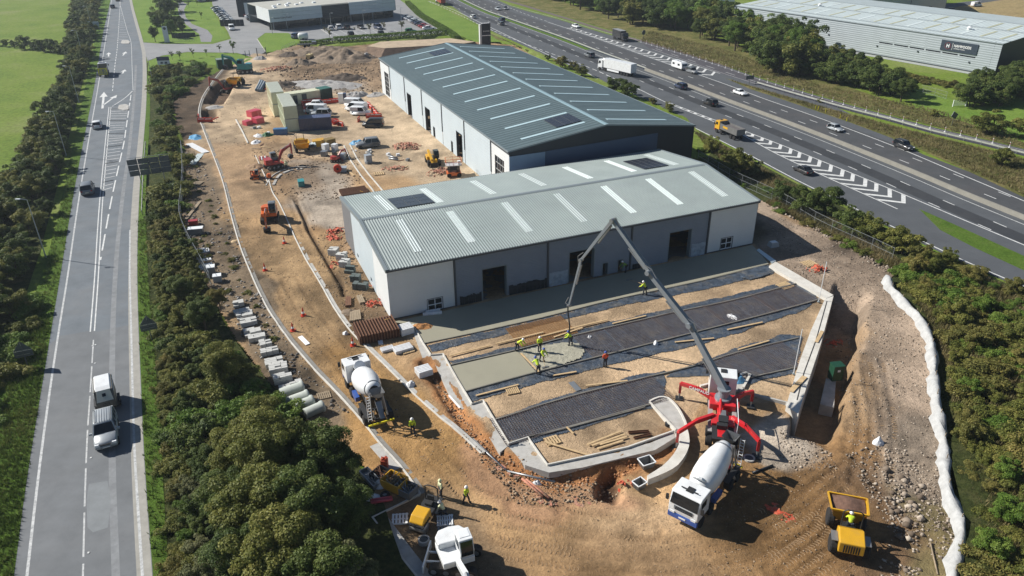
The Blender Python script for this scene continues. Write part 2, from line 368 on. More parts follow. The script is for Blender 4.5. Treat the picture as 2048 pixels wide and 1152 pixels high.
def dirt_mat():
    m = bpy.data.materials.new('dirt'); m.use_nodes = True; n = m.node_tree; b = n.nodes['Principled BSDF']; b.inputs['Roughness'].default_value = .95; b.inputs['Specular IOR Level'].default_value = .15
    at = n.nodes.new('ShaderNodeAttribute'); at.attribute_name = 'Col'; g = n.nodes.new('ShaderNodeNewGeometry')
    def noise(sc, det=6, ro=.7):
        t = n.nodes.new('ShaderNodeTexNoise'); t.inputs['Scale'].default_value = sc; t.inputs['Detail'].default_value = det; t.inputs['Roughness'].default_value = ro; n.links.new(g.outputs['Position'], t.inputs['Vector']); return t.outputs['Fac']
    a0 = noise(2.2); a1 = noise(9., 9, .8); am = n.nodes.new('ShaderNodeMath'); am.operation = 'MULTIPLY_ADD'; am.inputs[1].default_value = .5; n.links.new(a1, am.inputs[0]); h2 = n.nodes.new('ShaderNodeMath'); h2.operation = 'MULTIPLY'; h2.inputs[1].default_value = .5; n.links.new(a0, h2.inputs[0]); n.links.new(h2.outputs[0], am.inputs[2]); a = am.outputs[0]; mr = n.nodes.new('ShaderNodeMapRange'); mr.inputs[1].default_value = .3; mr.inputs[2].default_value = .7; mr.inputs[3].default_value = .55; mr.inputs[4].default_value = 1.45; n.links.new(a, mr.inputs[0])
    mx = n.nodes.new('ShaderNodeMix'); mx.data_type = 'RGBA'; mx.blend_type = 'MULTIPLY'; mx.inputs[0].default_value = 1; n.links.new(at.outputs['Color'], mx.inputs[6]); n.links.new(mr.outputs[0], mx.inputs[7])
    # pebbles: pale specks
    vo = n.nodes.new('ShaderNodeTexVoronoi'); vo.inputs['Scale'].default_value = 5.5; n.links.new(g.outputs['Position'], vo.inputs['Vector'])
    r = n.nodes.new('ShaderNodeMapRange'); r.inputs[1].default_value = .10; r.inputs[2].default_value = .22; r.inputs[3].default_value = 1; r.inputs[4].default_value = 0; n.links.new(vo.outputs['Distance'], r.inputs[0])
    sel = n.nodes.new('ShaderNodeMath'); sel.operation = 'GREATER_THAN'; sel.inputs[1].default_value = .62
    sep = n.nodes.new('ShaderNodeSeparateColor'); n.links.new(vo.outputs['Color'], sep.inputs[0]); n.links.new(sep.outputs[0], sel.inputs[0])
    mul = n.nodes.new('ShaderNodeMath'); mul.operation = 'MULTIPLY'; n.links.new(r.outputs[0], mul.inputs[0]); n.links.new(sel.outputs[0], mul.inputs[1])
    mu2 = n.nodes.new('ShaderNodeMath'); mu2.operation = 'MULTIPLY'; mu2.inputs[1].default_value = .35; n.links.new(mul.outputs[0], mu2.inputs[0])
    m2 = n.nodes.new('ShaderNodeMix'); m2.data_type = 'RGBA'; n.links.new(mu2.outputs[0], m2.inputs[0]); n.links.new(mx.outputs[2], m2.inputs[6]); m2.inputs[7].default_value = (.5, .45, .39, 1)
    n.links.new(m2.outputs[2], b.inputs['Base Color'])
    h = noise(3.2, 9, .75); bp = n.nodes.new('ShaderNodeBump'); bp.inputs['Distance'].default_value = .22; bp.inputs['Strength'].default_value = .9; n.links.new(h, bp.inputs['Height'])
    bp2 = n.nodes.new('ShaderNodeBump'); bp2.inputs['Distance'].default_value = .05; n.links.new(mul.outputs[0], bp2.inputs['Height']); n.links.new(bp.outputs[0], bp2.inputs['Normal']); n.links.new(bp2.outputs[0], b.inputs['Normal'])
    return m
DIRT = dirt_mat(); MATS['dirt'] = DIRT
def grass_mat(name, stops, scale=.35, bump=.25, bs=2.5):
    m = bpy.data.materials.new(name); m.use_nodes = True; n = m.node_tree; b = n.nodes['Principled BSDF']; b.inputs['Roughness'].default_value = .9; b.inputs['Specular IOR Level'].default_value = .1
    g = n.nodes.new('ShaderNodeNewGeometry')
    def noise(sc, det=8, ro=.65):
        t = n.nodes.new('ShaderNodeTexNoise'); t.inputs['Scale'].default_value = sc; t.inputs['Detail'].default_value = det; t.inputs['Roughness'].default_value = ro; n.links.new(g.outputs['Position'], t.inputs['Vector']); return t.outputs['Fac']
    c = rgbramp(n, noise(scale), stops)
    mr = n.nodes.new('ShaderNodeMapRange'); mr.inputs[1].default_value = .3; mr.inputs[2].default_value = .7; mr.inputs[3].default_value = .6; mr.inputs[4].default_value = 1.35; n.links.new(noise(bs, 5, .75), mr.inputs[0])
    mx = n.nodes.new('ShaderNodeMix'); mx.data_type = 'RGBA'; mx.blend_type = 'MULTIPLY'; mx.inputs[0].default_value = 1; n.links.new(c, mx.inputs[6]); n.links.new(mr.outputs[0], mx.inputs[7]); n.links.new(mx.outputs[2], b.inputs['Base Color'])
    bp = n.nodes.new('ShaderNodeBump'); bp.inputs['Distance'].default_value = bump; n.links.new(noise(bs*1.7, 8, .8), bp.inputs['Height']); n.links.new(bp.outputs[0], b.inputs['Normal'])
    MATS[name] = m; return m
FIELD = grass_mat('field_grass', [(.3, (.10, .165, .022)), (.5, (.145, .205, .03)), (.68, (.19, .22, .07))], .06, .12, 1.2)
VERGE = grass_mat('verge_grass', [(.3, (.07, .13, .018)), (.52, (.10, .175, .025)), (.72, (.13, .17, .045))], .5, .3, 3)
ROUGHG = grass_mat('rough_grass', [(.28, (.06, .085, .02)), (.48, (.14, .14, .045)), (.6, (.21, .18, .075)), (.75, (.11, .14, .035))], .22, .35, 1.8)
LAWN = grass_mat('mown_lawn', [(.3, (.11, .19, .03)), (.55, (.15, .23, .04)), (.75, (.18, .24, .06))], .15, .08, 2)
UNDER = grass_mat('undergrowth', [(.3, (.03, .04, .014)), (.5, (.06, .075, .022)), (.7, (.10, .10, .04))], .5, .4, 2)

def axis(lo, hi, flo, fhi, fine, grow=1.25):
    a = list(np.arange(flo, fhi+1e-6, fine)); s = fine; x = flo
    while x > lo: s *= grow; x -= s; a.insert(0, x)
    s = fine; x = fhi
    while x < hi: s *= grow; x += s; a.append(x)
    return np.array(a)
def grid_mesh(name, xs, ys, zf, mat, keep=None, attrs=None, smooth=True):
    X, Y = np.meshgrid(xs, ys); x = X.ravel(); y = Y.ravel(); nx = len(xs); ny = len(ys)
    i, j = np.meshgrid(np.arange(nx-1), np.arange(ny-1)); a = (j*nx+i).ravel()
    f = np.stack([a, a+1, a+nx+1, a+nx], 1)
    if keep is not None:
        k = keep(x, y); f = f[k[f].all(1)]; used = np.unique(f); mp = np.full(len(x), -1); mp[used] = np.arange(len(used)); f = mp[f]; x = x[used]; y = y[used]
    z = zf(x, y); at = {}
    if attrs:
        c = attrs(x, y); at = {'Col': ('POINT', 'FLOAT_COLOR', np.c_[c, np.ones(len(c))])}
    return np_mesh(name, np.stack([x, y, z], 1), f, mat, smooth=smooth, attrs=at)
ter = grid_mesh('terrain', axis(-1500, 1500, -60, 70, 2.0), axis(-300, 2200, 16, 240, 2.0),
    lambda x, y: Zdet(x, y) - 0.03 - 3.0*in_poly(x, y, SITE), FIELD)
struct(ter)
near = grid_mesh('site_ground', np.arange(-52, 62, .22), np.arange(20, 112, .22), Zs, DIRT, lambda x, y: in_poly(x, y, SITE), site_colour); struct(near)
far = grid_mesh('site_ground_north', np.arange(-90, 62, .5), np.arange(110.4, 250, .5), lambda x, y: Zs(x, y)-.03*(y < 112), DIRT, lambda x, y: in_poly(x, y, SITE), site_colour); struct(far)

# ================================================================== ROADS
def sheet(name, left, right, z, mat, n=90, parent=None, kind=True, zf=None):
    """loft a sheet between two plan polylines"""
    L = resample(left, n); R = resample(right, n); v = []; f = []
    for a, b in zip(L, R):
        za = z + (float(Zt(a[0], a[1])) if zf else 0); zb = z + (float(Zt(b[0], b[1])) if zf else 0); v += [(a[0], a[1], za), (b[0], b[1], zb)]
    f = [(2*i, 2*i+1, 2*i+3, 2*i+2) for i in range(n-1)]
    c = np.cross(np.subtract(v[1], v[0]), np.subtract(v[2], v[0]))
    if c[2] < 0: f = [q[::-1] for q in f]
    o = np_mesh(name, v, f, mat, parent)
    return struct(o) if kind and parent is None else o
def flat(name, poly, z, mat, parent=None, thick=0.0):
    m = MB()
    if thick: m.prism(poly, z-thick, z)
    else:
        a = sum(poly[i][0]*poly[(i+1) % len(poly)][1]-poly[(i+1) % len(poly)][0]*poly[i][1] for i in range(len(poly)))
        pl = list(poly) if a > 0 else list(poly)[::-1]; m.add([(p[0], p[1], z) for p in pl], [tuple(range(len(pl)))])
    o = m.build(name, mat, parent)
    return struct(o) if parent is None else o
def marks(name, pls, w, z, parent, dash=None, mat=None, jag=0):
    """painted lines; dash=(len,gap)"""
    v = []; f = []
    for pl in pls:
        p = np.asarray(pl, float)[:, :2]; d = np.r_[0, np.cumsum(np.linalg.norm(np.diff(p, axis=0), axis=1))]
        segs = [(0, d[-1])] if dash is None else [(a, min(a+dash[0], d[-1])) for a in np.arange(0, d[-1], dash[0]+dash[1])]
        for a, b in segs:
            k = max(2, int((b-a)/3)+2); t = np.linspace(a, b, k); q = np.stack([np.interp(t, d, p[:, 0]), np.interp(t, d, p[:, 1])], 1)
            lo = offset_pl(q, -w/2); hi = offset_pl(q, w/2); o = len(v)
            for s_, e_ in zip(lo, hi): v += [(s_[0], s_[1], z), (e_[0], e_[1], z)]
            f += [(o+2*i, o+2*i+2, o+2*i+3, o+2*i+1) for i in range(k-1)]
    v = np.array(v); f = np.array(f); nrm = np.cross(v[f[0][1]]-v[f[0][0]], v[f[0][2]]-v[f[0][0]])
    if nrm[2] < 0: f = f[:, ::-1]
    return np_mesh(name, v, f, mat or WHITE, parent)
def polys(name, pls, z, parent, mat=None):
    m = MB()
    for pl in pls:
        a = sum(pl[i][0]*pl[(i+1) % len(pl)][1]-pl[(i+1) % len(pl)][0]*pl[i][1] for i in range(len(pl)))
        q = list(pl) if a > 0 else list(pl)[::-1]; m.add([(p[0], p[1], z) for p in q], [tuple(range(len(q)))])
    return m.build(name, mat or WHITE, parent)
ASPH = pm('asphalt', (.14, .16, .18), .85, 0, .16, .35, .012, 30, .3, coords='World', dirt=(.19, .195, .2), dirt_scale=.12, dirt_amt=.55)
ASPH2 = pm('asphalt_motorway', (.082, .089, .098), .85, 0, .12, .25, .012, 30, .3, coords='World', dirt=(.11, .116, .122), dirt_scale=.08, dirt_amt=.5)
ASPHD = pm('asphalt_dark', (.04, .043, .048), .8, 0, .14, .5, .01, 30, .3, coords='World', dirt=(.06, .062, .065), dirt_scale=.15, dirt_amt=.5)
ASPHP = pm('asphalt_patch', (.20, .215, .225), .85, 0, .12, .8, .01, 30, .3, coords='World')
PALEA = pm('kerb_side_grit', (.33, .32, .29), .9, 0, .15, 1, .01, 20, .2, coords='World')
BROWNA = pm('shoulder_brown', (.14, .115, .105), .9, 0, .15, 1, .01, 20, .2, coords='World')
WHITE = pm('white_road_paint', (.62, .63, .62), .7, 0, .18, 1.5, coords='World', dirt=(.3, .3, .3), dirt_scale=2, dirt_amt=.5)
WHITEW = pm('worn_road_paint', (.48, .49, .49), .7, 0, .22, 2, coords='World', dirt=(.16, .17, .18), dirt_scale=3.5, dirt_amt=.8)
CONC = pm('concrete', (.43, .42, .395), .85, 0, .14, 1.2, .01, 12, .25, coords='World', dirt=(.3, .27, .22), dirt_scale=.8, dirt_amt=.5)
CONCP = pm('concrete_pale', (.60, .58, .53), .85, 0, .12, 1.2, .01, 12, .25, coords='World', dirt=(.4, .36, .3), dirt_scale=.8, dirt_amt=.5)

R_L = smooth_pl(extend(P2([(228, -45), (220, 5), (207, 62), (190, 165), (166, 288), (145, 400), (124, 530), (78, 808), (52, 970), (28, 1152)]), 160, 25))
R_R = smooth_pl(extend(P2([(258, -45), (265, 5), (287, 85), (293, 125), (293, 200), (287, 288), (279, 390), (275, 548), (284, 808), (292, 960), (306, 1152)]), 160, 25))
road = sheet('road', R_L, R_R, 0.012, ASPH, 140)
W_L = smooth_pl(extend(P2([(228, -45), (221, 15), (200, 150), (176, 288), (156, 410), (136, 548), (118, 660), (96, 808), (76, 960), (54, 1152)]), 60, 20))
W_R = smooth_pl(extend(P2([(260, 460), (259.5, 548), (262, 645), (266, 808), (270, 920), (285, 1152)]), 0, 20))
W_C1 = smooth_pl(P2([(222, 214), (214, 300), (204, 420), (197, 548), (189, 662)])); W_C2 = offset_pl(W_C1, -.42)
W_C3 = smooth_pl(extend(P2([(187, 680), (179, 808), (175, 864), (170, 990), (166, 1152)]), 0, 20))
W_UP = smooth_pl(extend(P2([(240, 15), (235, 90), (230, 130), (225, 182)]), 60, 0))
W_RR = smooth_pl(extend(P2([(242, 16), (254, 60), (262, 85), (264, 130), (266, 180)]), 40, 0))
marks('edge_line', [W_L, W_R], .2, .018, road, mat=WHITEW); marks('centre_line', [W_C1, W_C2], .13, .018, road); marks('centre_line', [W_C3], .13, .018, road, (5.0, .7), WHITEW)
marks('lane_dash', [W_UP], .16, .018, road, (3, 1.6)); marks('edge_line', [W_RR], .15, .018, road, mat=WHITEW)
marks('hatch_edge', [smooth_pl(P2([(265, 182), (250, 196), (224, 213)]))], .2, .018, road)
marks('hatch_edge', [smooth_pl(P2([(262, 190), (252, 258), (248, 285), (238, 330), (228, 375), (219, 420), (210, 470), (201, 520)]))], .2, .018, road, (6, 2.2))
HB = []
for k in range(34):
    t = k/33; a = np.array(W_C2[int((.02+.53*t)*(len(W_C2)-1))]); y0 = a[1]
    rr = smooth_pl(P2([(262, 190), (252, 258), (248, 285), (238, 330), (228, 375), (219, 420)])); j = np.argmin(abs(rr[:, 1]-y0-.5)); b = rr[j][:2]
    HB.append([a+np.array([.25, 0]), b-np.array([.3, 0])])
marks('hatch_bar', HB, .28, .018, road, mat=WHITEW)
HB2 = []
l2 = smooth_pl(P2([(240, 20), (235, 85)])); r2 = smooth_pl(P2([(243, 20), (254, 60), (261, 82)]))
for k in range(16):
    y0 = l2[0][1]+(l2[-1][1]-l2[0][1])*k/15; a = l2[np.argmin(abs(l2[:, 1]-y0))]; b = r2[np.argmin(abs(r2[:, 1]-y0))]; HB2.append([a[:2]+np.array([.4, 0]), b[:2]-np.array([.4, 0])])
marks('hatch_bar', HB2, .3, .018, road, mat=WHITEW)
def arrow(tip, tail, w, parent, head=.32, bend=None):
    a = G(*tail)[:2]; b = G(*tip)[:2]; d = b-a; L = np.linalg.norm(d); d /= L; s = np.array([-d[1], d[0]]); h = L*head
    c = b-d*h
    polys('road_arrow', [[a-s*w*.16, a+s*w*.16, c+s*w*.16, c+s*w*.6, b, c-s*w*.6, c-s*w*.16]], .019, parent)
arrow((208, 184), (205, 217), 1.5, road); arrow((234, 190), (207, 210), 1.3, road); arrow((217.5, 105), (217, 113), 1.2, road, .45); arrow((252, 103), (246, 111), 1.2, road, .5); arrow((250, 139), (245, 147), 1.2, road, .5)
polys('resurfaced_patch', [P2([(178, 968), (215, 962), (222, 1000), (216, 1055), (186, 1065), (175, 1055), (173, 1000)])], .016, road, ASPHP)
polys('resurfaced_patch', [P2([(145, 668), (190, 660), (190, 664), (259, 650), (262, 652), (285, 808), (292, 960), (306, 1152), (28, 1152), (52, 970), (78, 808), (99, 690), (120, 672)])], .0145, road, pm('asphalt_older', (.15, .16, .17), .85, 0, .16, .35, .012, 30, .3, coords='World', dirt=(.2, .205, .21), dirt_scale=.12, dirt_amt=.5))
marks('grit_strip', [offset_pl(R_R, -.55)[20:]], 1.0, .0155, road, mat=PALEA)
wear = smooth_pl(extend(P2([(272, 130), (268, 200), (258, 300), (247, 380), (238, 460), (232, 530), (226, 650), (224, 800), (225, 960), (230, 1100)]), 0, 20))
marks('wheel_wear', [wear], .55, .0158, road, mat=pm('asphalt_worn', (.215, .225, .235), .85, 0, .2, .8, coords='World', dirt=(.15, .16, .17), dirt_scale=.5, dirt_amt=.9))
# road studs
m = MB()
for p in ((185, 692), (191, 690), (190, 727), (188, 767), (182, 916), (177, 1106)): c = G(*p); m.box((c[0], c[1], .03), (.14, .16, .04))
m.build('road_stud', WHITE, road)
# traffic islands of the right-turn lane
for pts in ([(236, 218), (238, 211), (252, 209), (258, 212), (257, 220), (247, 221)], [(242, 86), (244, 81), (256, 81), (260, 84), (258, 88), (246, 88)]):
    flat('traffic_island', P2(pts), .13, CONC, None, .12)
# verge strips either side of the road
V_R = smooth_pl(extend(P2([(293, 125), (300, 200), (297, 288), (292, 390), (296, 548), (308, 700), (318, 808), (326, 960), (338, 1152)]), 0, 20)); 
sheet('grass_verge_east', R_R[np.argmin(abs(R_R[:, 1]-V_R[0][1])):], V_R, .03, VERGE, 90)
V_L = smooth_pl(extend(P2([(205, -45), (192, 62), (165, 200), (140, 320), (112, 450), (80, 560), (30, 700), (-30, 880), (-110, 1152)]), 160, 20))
sheet('grass_verge_west', V_L, R_L, .03, VERGE, 120)
# ---- side road, car park and lawns by the showroom
CP_PX = [(287, 85), (330, 88), (425, 88), (462, 78), (455, 62), (440, 40), (425, 10), (420, -30), (840, -30), (815, 5), (850, 38), (893, 62), (880, 67), (660, 82), (602, 82), (590, 72), (576, 66), (530, 66), (514, 78), (530, 104), (512, 116), (474, 106), (375, 104), (325, 111), (295, 122), (290, 104)]
park = flat('car_park', P2(CP_PX), .014, pm('asphalt_pale', (.235, .24, .245), .85, 0, .15, .2, .01, 20, .3, coords='World', dirt=(.30, .30, .30), dirt_scale=.06, dirt_amt=.6))
flat('lawn', P2([(265, 2), (287, 84), (330, 87), (425, 86), (458, 77), (450, 62), (432, 35), (415, -5), (400, -40), (255, -40)]), .02, LAWN)
flat('footpath', P2([(356, 0), (374, 8), (368, 20), (372, 35), (384, 48), (415, 60), (425, 72), (422, 84), (402, 84), (398, 68), (370, 48), (358, 30), (356, 18)]), .03, pm('path_tarmac', (.21, .21, .22), .9, 0, .1, .5, coords='World'))
flat('lawn', P2([(297, 122), (325, 112), (375, 105), (474, 107), (510, 117), (480, 128), (440, 132), (420, 130), (360, 128), (300, 170), (295, 150)]), .022, LAWN)
flat('lawn', P2([(514, 79), (531, 66), (576, 66), (588, 74), (600, 84), (560, 102), (532, 105)]), .024, LAWN)
# bays of the car park
bays = []
for x in range(640, 890, 22): bays.append(P2([(x, 57), (x+14, 67)])) if x < 660 else bays.append(P2([(x-6, 60), (x+16, 72)]))
for k in range(12): bays.append(P2([(800+8*k, 34+2.6*k), (818+7*k, 33+2.2*k)]))
marks('bay_line', bays, .12, .02, park)
marks('kerb_line', [P2([(640, 57), (662, 72)]), P2([(845, 36), (890, 62)]), P2([(514, 78), (532, 105)])], .2, .05, park, mat=CONCP)
# ---- motorway
def ML(pts, a=60, b=60): return smooth_pl(extend(P2(pts), a, b), 4)
M_near = ML([(900, 10), (960, 50), (1080, 106), (1175, 146), (1206, 162), (1290, 203), (1385, 252), (1455, 289), (1520, 324), (1595, 364), (1700, 415), (1862, 496), (1952, 537), (2048, 578)], 220, 60)
M_far = ML([(840, -60), (984, -4), (1030, 15), (1120, 40), (1220, 70), (1275, 83), (1400, 120), (1472, 144), (1536, 168), (1680, 218), (1790, 280), (1920, 345), (2048, 405)], 220, 60)
mway = sheet('motorway', M_near, M_far, .01, ASPH2, 150)
# central reserve: strip + barrier lines
B_pts = [(870, -25), (960, 19), (1010, 38), (1120, 77), (1200, 108), (1290, 141), (1360, 167), (1445, 200), (1550, 239), (1650, 277), (1812, 342), (1930, 392), (2048, 440)]
BAR = ML(B_pts, 220, 60)
sheet('central_reserve', offset_pl(BAR, .75), offset_pl(BAR, -.95), .02, VERGE, 150)
near_edge = ML([(820, -10), (900, 17), (960, 45), (1080, 102), (1175, 146), (1206, 164), (1265, 192), (1382, 252), (1455, 288), (1520, 321), (1595, 361), (1700, 412), (1865, 492), (1952, 532), (2048, 573)], 200, 60)
marks('edge_line', [near_edge], .22, .016, mway)
marks('edge_line', [offset_pl(BAR, -1.5), offset_pl(BAR, .95)], .2, .0165, mway, mat=WHITEW)
near_main = ML([(1337, 205), (1440, 244), (1550, 285), (1675, 335), (1812, 391), (1930, 441), (2048, 490)], 0, 60)
chev_l = ML([(1265, 172), (1337, 207), (1420, 240), (1486, 270), (1540, 301), (1637, 347), (1795, 418)], 0, 0)
marks('edge_line', [near_main, chev_l], .22, .0165, mway)
lane1 = offset_pl(BAR, -4.6); lane2 = offset_pl(BAR, -7.4); flane1 = offset_pl(BAR, 3.45); flane2 = offset_pl(BAR, 6.3)
marks('lane_dash', [lane1, lane2, flane1, flane2], .18, .0165, mway, (2.2, 6.8))
dark_strip = sheet('dark_lane', lane1, lane2, .0125, ASPHD, 150, mway, False)
sheet('dark_lane', offset_pl(BAR, 1.2), offset_pl(BAR, 9.6), .0125, pm('asphalt_far_carriageway', (.065, .068, .073), .85, 0, .14, .3, .01, 30, .3, coords='World', dirt=(.09, .085, .085), dirt_scale=.1, dirt_amt=.6), 150, mway, False)
far_main = ML([(1095, 44), (1180, 72), (1300, 115), (1455, 170), (1532, 199), (1625, 231), (1787, 292), (1920, 348), (2048, 402)], 0, 60)
far_dash = ML([(840, -50), (984, 2), (1040, 24), (1095, 43)], 220, 0)
marks('edge_line', [far_main], .22, .0165, mway); marks('lane_dash', [far_dash], .22, .0165, mway, (2.4, 1.6))
merge = ML([(820, -6), (890, 25), (950, 55), (1040, 93), (1150, 135), (1210, 162), (1262, 186)], 160, 0)
marks('lane_dash', [offset_pl(merge, 3.4)], .25, .0165, mway, (2.4, 1.6))
def chevrons(l, r, n, t0, t1, w, lean):
    out = []; L = resample(l, 400); R = resample(r, 200)
    for k in range(n):
        t = t0+(t1-t0)*k/(n-1); i = int(t*199); b = R[i]; e_ = R[min(i+2, 199)]-R[max(i-2, 0)]; i = int(np.argmin(np.abs((L-b)@e_))); a = L[i]; mid = (a+b)/2; d = e_.copy(); d /= np.linalg.norm(d)+1e-9
        g = np.linalg.norm(b-a)
        if g < .6: continue
        tip = mid+d*g*lean; a2 = a+(mid-a)*.06; b2 = b+(mid-b)*.06
        out.append([a2, tip, tip+d*w, a2+d*w]); out.append([tip, b2, b2+d*w, tip+d*w])
    return out
polys('chevron', chevrons(chev_l, ML([(1280, 180), (1337, 205), (1440, 244), (1550, 285), (1675, 335), (1812, 391)], 0, 0), 30, .03, .99, .85, .45), .0168, mway)
fc_in = ML([(1132, 56), (1220, 87), (1340, 130), (1440, 166)], 0, 0); fc_out = ML([(1140, 54), (1230, 82), (1340, 115), (1440, 147)], 0, 0)
polys('chevron', chevrons(fc_in, fc_out, 24, .02, .97, .9, .45), .0168, mway)
marks('edge_line', [fc_out], .2, .0165, mway)
marks('edge_line', [ML([(1020, 11), (1120, 38), (1220, 67), (1275, 80)], 0, 0)], .22, .0165, mway, mat=WHITEW)
shoulder = ML([(1000, -3), (1120, 33), (1220, 64), (1330, 96), (1460, 136)], 60, 0)
marks('brown_shoulder', [shoulder], 2.2, .013, mway, mat=BROWNA)
# off-slip beyond the far carriageway, closed with marker posts
S_far = ML([(1275, 80), (1400, 117), (1472, 140), (1536, 162), (1640, 193), (1751, 224), (1860, 253), (1943, 273), (2048, 298)], 0, 60)
S_near = ML([(1300, 98), (1440, 146), (1536, 176), (1676, 216), (1780, 243), (1861, 266), (1950, 287), (2048, 312)], 0, 60)
slip = sheet('slip_road', S_far, S_near, .014, pm('asphalt_slip', (.075, .072, .082), .85, 0, .14, .4, .01, 30, .3, coords='World'), 110)
marks('edge_line', [offset_pl(S_far, -.9), offset_pl(S_near, .5)], .15, .02, slip, mat=WHITEW)
marks('lane_dash', [offset_pl(S_near, 1.9)], .2, .02, slip, (4, 5), WHITEW)
# rough grass banks and the wedge between slip roads
sheet('grass_bank_east', ML([(1000, -30), (1150, 10), (1300, 40), (1450, 80), (1600, 140), (1760, 195), (1900, 235), (2048, 285)], 60, 60), ML([(985, -8), (1120, 30), (1280, 78), (1400, 115), (1536, 160), (1640, 191), (1751, 222), (1943, 271), (2048, 297)], 60, 60), .025, ROUGHG, 90)
flat('grass_wedge', P2([(1450, 156), (1536, 182), (1676, 222), (1861, 271), (2048, 318), (2200, 360), (2200, 470), (2048, 395), (1920, 335), (1815, 288), (1700, 245), (1562, 198), (1500, 178)]), .018, ROUGHG)
flat('grass_wedge', P2([(1838, 418), (1900, 445), (2048, 512), (2200, 585), (2200, 610), (2048, 541), (1952, 497), (1880, 460)]), .02, VERGE)
flat('grass_meadow', P2([(1800, 170), (1930, 205), (2048, 190), (2200, 200), (2200, 330), (2048, 290), (1900, 250), (1830, 215)]), .02, LAWN)
flat('dry_grass_field', P2([(1820, 28), (1960, 5), (2200, -30), (2300, 60), (2048, 45), (1900, 42)]), .02, grass_mat('dry_grass', [(.3, (.24, .19, .09)), (.5, (.34, .26, .13)), (.7, (.2, .18, .07))], .12, .3, .9))
struct(sheet('estate_road', P2([(1790, 26), (1880, 10), (1960, 0), (2100, -22)]), P2([(1820, 28), (1900, 16), (1990, 2), (2120, -18)]), .03, ASPH2, 20))
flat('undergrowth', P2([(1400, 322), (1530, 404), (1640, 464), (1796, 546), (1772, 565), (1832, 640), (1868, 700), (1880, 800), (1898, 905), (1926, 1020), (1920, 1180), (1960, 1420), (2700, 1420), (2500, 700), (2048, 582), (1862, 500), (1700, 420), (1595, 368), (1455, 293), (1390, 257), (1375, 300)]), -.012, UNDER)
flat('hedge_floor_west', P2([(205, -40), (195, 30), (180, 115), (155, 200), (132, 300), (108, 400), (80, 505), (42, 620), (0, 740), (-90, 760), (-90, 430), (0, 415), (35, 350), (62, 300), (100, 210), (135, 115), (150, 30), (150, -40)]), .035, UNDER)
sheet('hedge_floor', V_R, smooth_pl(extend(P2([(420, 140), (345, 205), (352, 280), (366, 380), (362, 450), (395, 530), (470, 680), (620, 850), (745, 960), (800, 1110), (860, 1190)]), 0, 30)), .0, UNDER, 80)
sheet('grass_bank_west', ML([(1000, 80), (1030, 88), (1140, 140), (1290, 205), (1390, 255)], 20, 0), ML([(960, 58), (1080, 112), (1180, 152), (1290, 207), (1392, 258)], 20, 0), .022, ROUGHG, 40)
flat('grass_bank_west', P2([(800, 0), (845, 32), (893, 60), (950, 84), (1000, 84), (960, 54), (880, 15), (830, -12)]), .024, LAWN)
# ================================================================== BUILDINGS
def text_mesh(name, txt, size, mat, parent, loc, rot=(math.pi/2, 0, 0), extr=.02, sx=1.0, bold=.0, align='LEFT'):
    cu = bpy.data.curves.new(name, 'FONT'); cu.body = txt; cu.size = size; cu.extrude = extr; cu.align_x = align; cu.offset = bold; cu.resolution_u = 2
    t = bpy.data.objects.new(name, cu); C.objects.link(t); dg = bpy.context.evaluated_depsgraph_get()
    me = bpy.data.meshes.new_from_object(t.evaluated_get(dg)); bpy.data.objects.remove(t); me.materials.clear(); me.materials.append(mat)
    o = bpy.data.objects.new(name, me); C.objects.link(o); o.parent = parent; o.location = loc; o.rotation_euler = rot; o.scale = (sx, 1, 1); return o
def ribs_h(mb, x0, x1, z0, z1, pitch, dep, y=0.0, sgn=-1):
    """horizontal ribbed cladding on a plane y, ribs towards sgn*y"""
    n = max(1, int(round((z1-z0)/pitch))); zs = []
    for k in range(n):
        a = z0+(z1-z0)*k/n; h = (z1-z0)/n; zs += [(a, 0), (a+h*.45, 0), (a+h*.55, dep), (a+h*.9, dep)]
    zs.append((z1, 0)); vs = []
    for z, d in zs: vs += [(x0, y+sgn*d, z), (x1, y+sgn*d, z)]
    fs = [(2*i, 2*i+1, 2*i+3, 2*i+2) for i in range(len(zs)-1)]
    if sgn > 0: fs = [f[::-1] for f in fs]
    mb.add(vs, fs)
def wall_cols(openings, x0, x1):
    xs = sorted({x0, x1, *[o[0] for o in openings if x0 < o[0] < x1], *[o[1] for o in openings if x0 < o[1] < x1]}); out = []
    for a, b in zip(xs[:-1], xs[1:]):
        op = [o for o in openings if o[0] <= a+1e-6 and o[1] >= b-1e-6]; out.append((a, b, op))
    return out
def clad(name, x0, x1, z0, z1, openings, mat, parent, pitch=.22, dep=.03, y=0.0, sgn=-1, M=None):
    mb = MB()
    for a, b, op in wall_cols(openings, x0, x1):
        z = z0
        for o in sorted(op, key=lambda q: q[2]):
            if o[2] > z+.02: ribs_h(mb, a, b, z, o[2], pitch, dep, y, sgn)
            z = o[3]
        if z < z1-.02: ribs_h(mb, a, b, z, z1, pitch, dep, y, sgn)
    if M is not None: mb.v = [tuple(M @ Vector(v)) for v in mb.v]
    return mb.build(name, mat, parent)
def reveal(mb, x0, x1, z0, z1, d=.35, t=.12, y=0.0):
    """door surround going inwards (+y)"""
    mb.box((x0+t/2, y+d/2-.04, (z0+z1)/2), (t, d, z1-z0)); mb.box((x1-t/2, y+d/2-.04, (z0+z1)/2), (t, d, z1-z0)); mb.box(((x0+x1)/2, y+d/2-.04, z1-t/2), (x1-x0-2*t-.004, d, t))
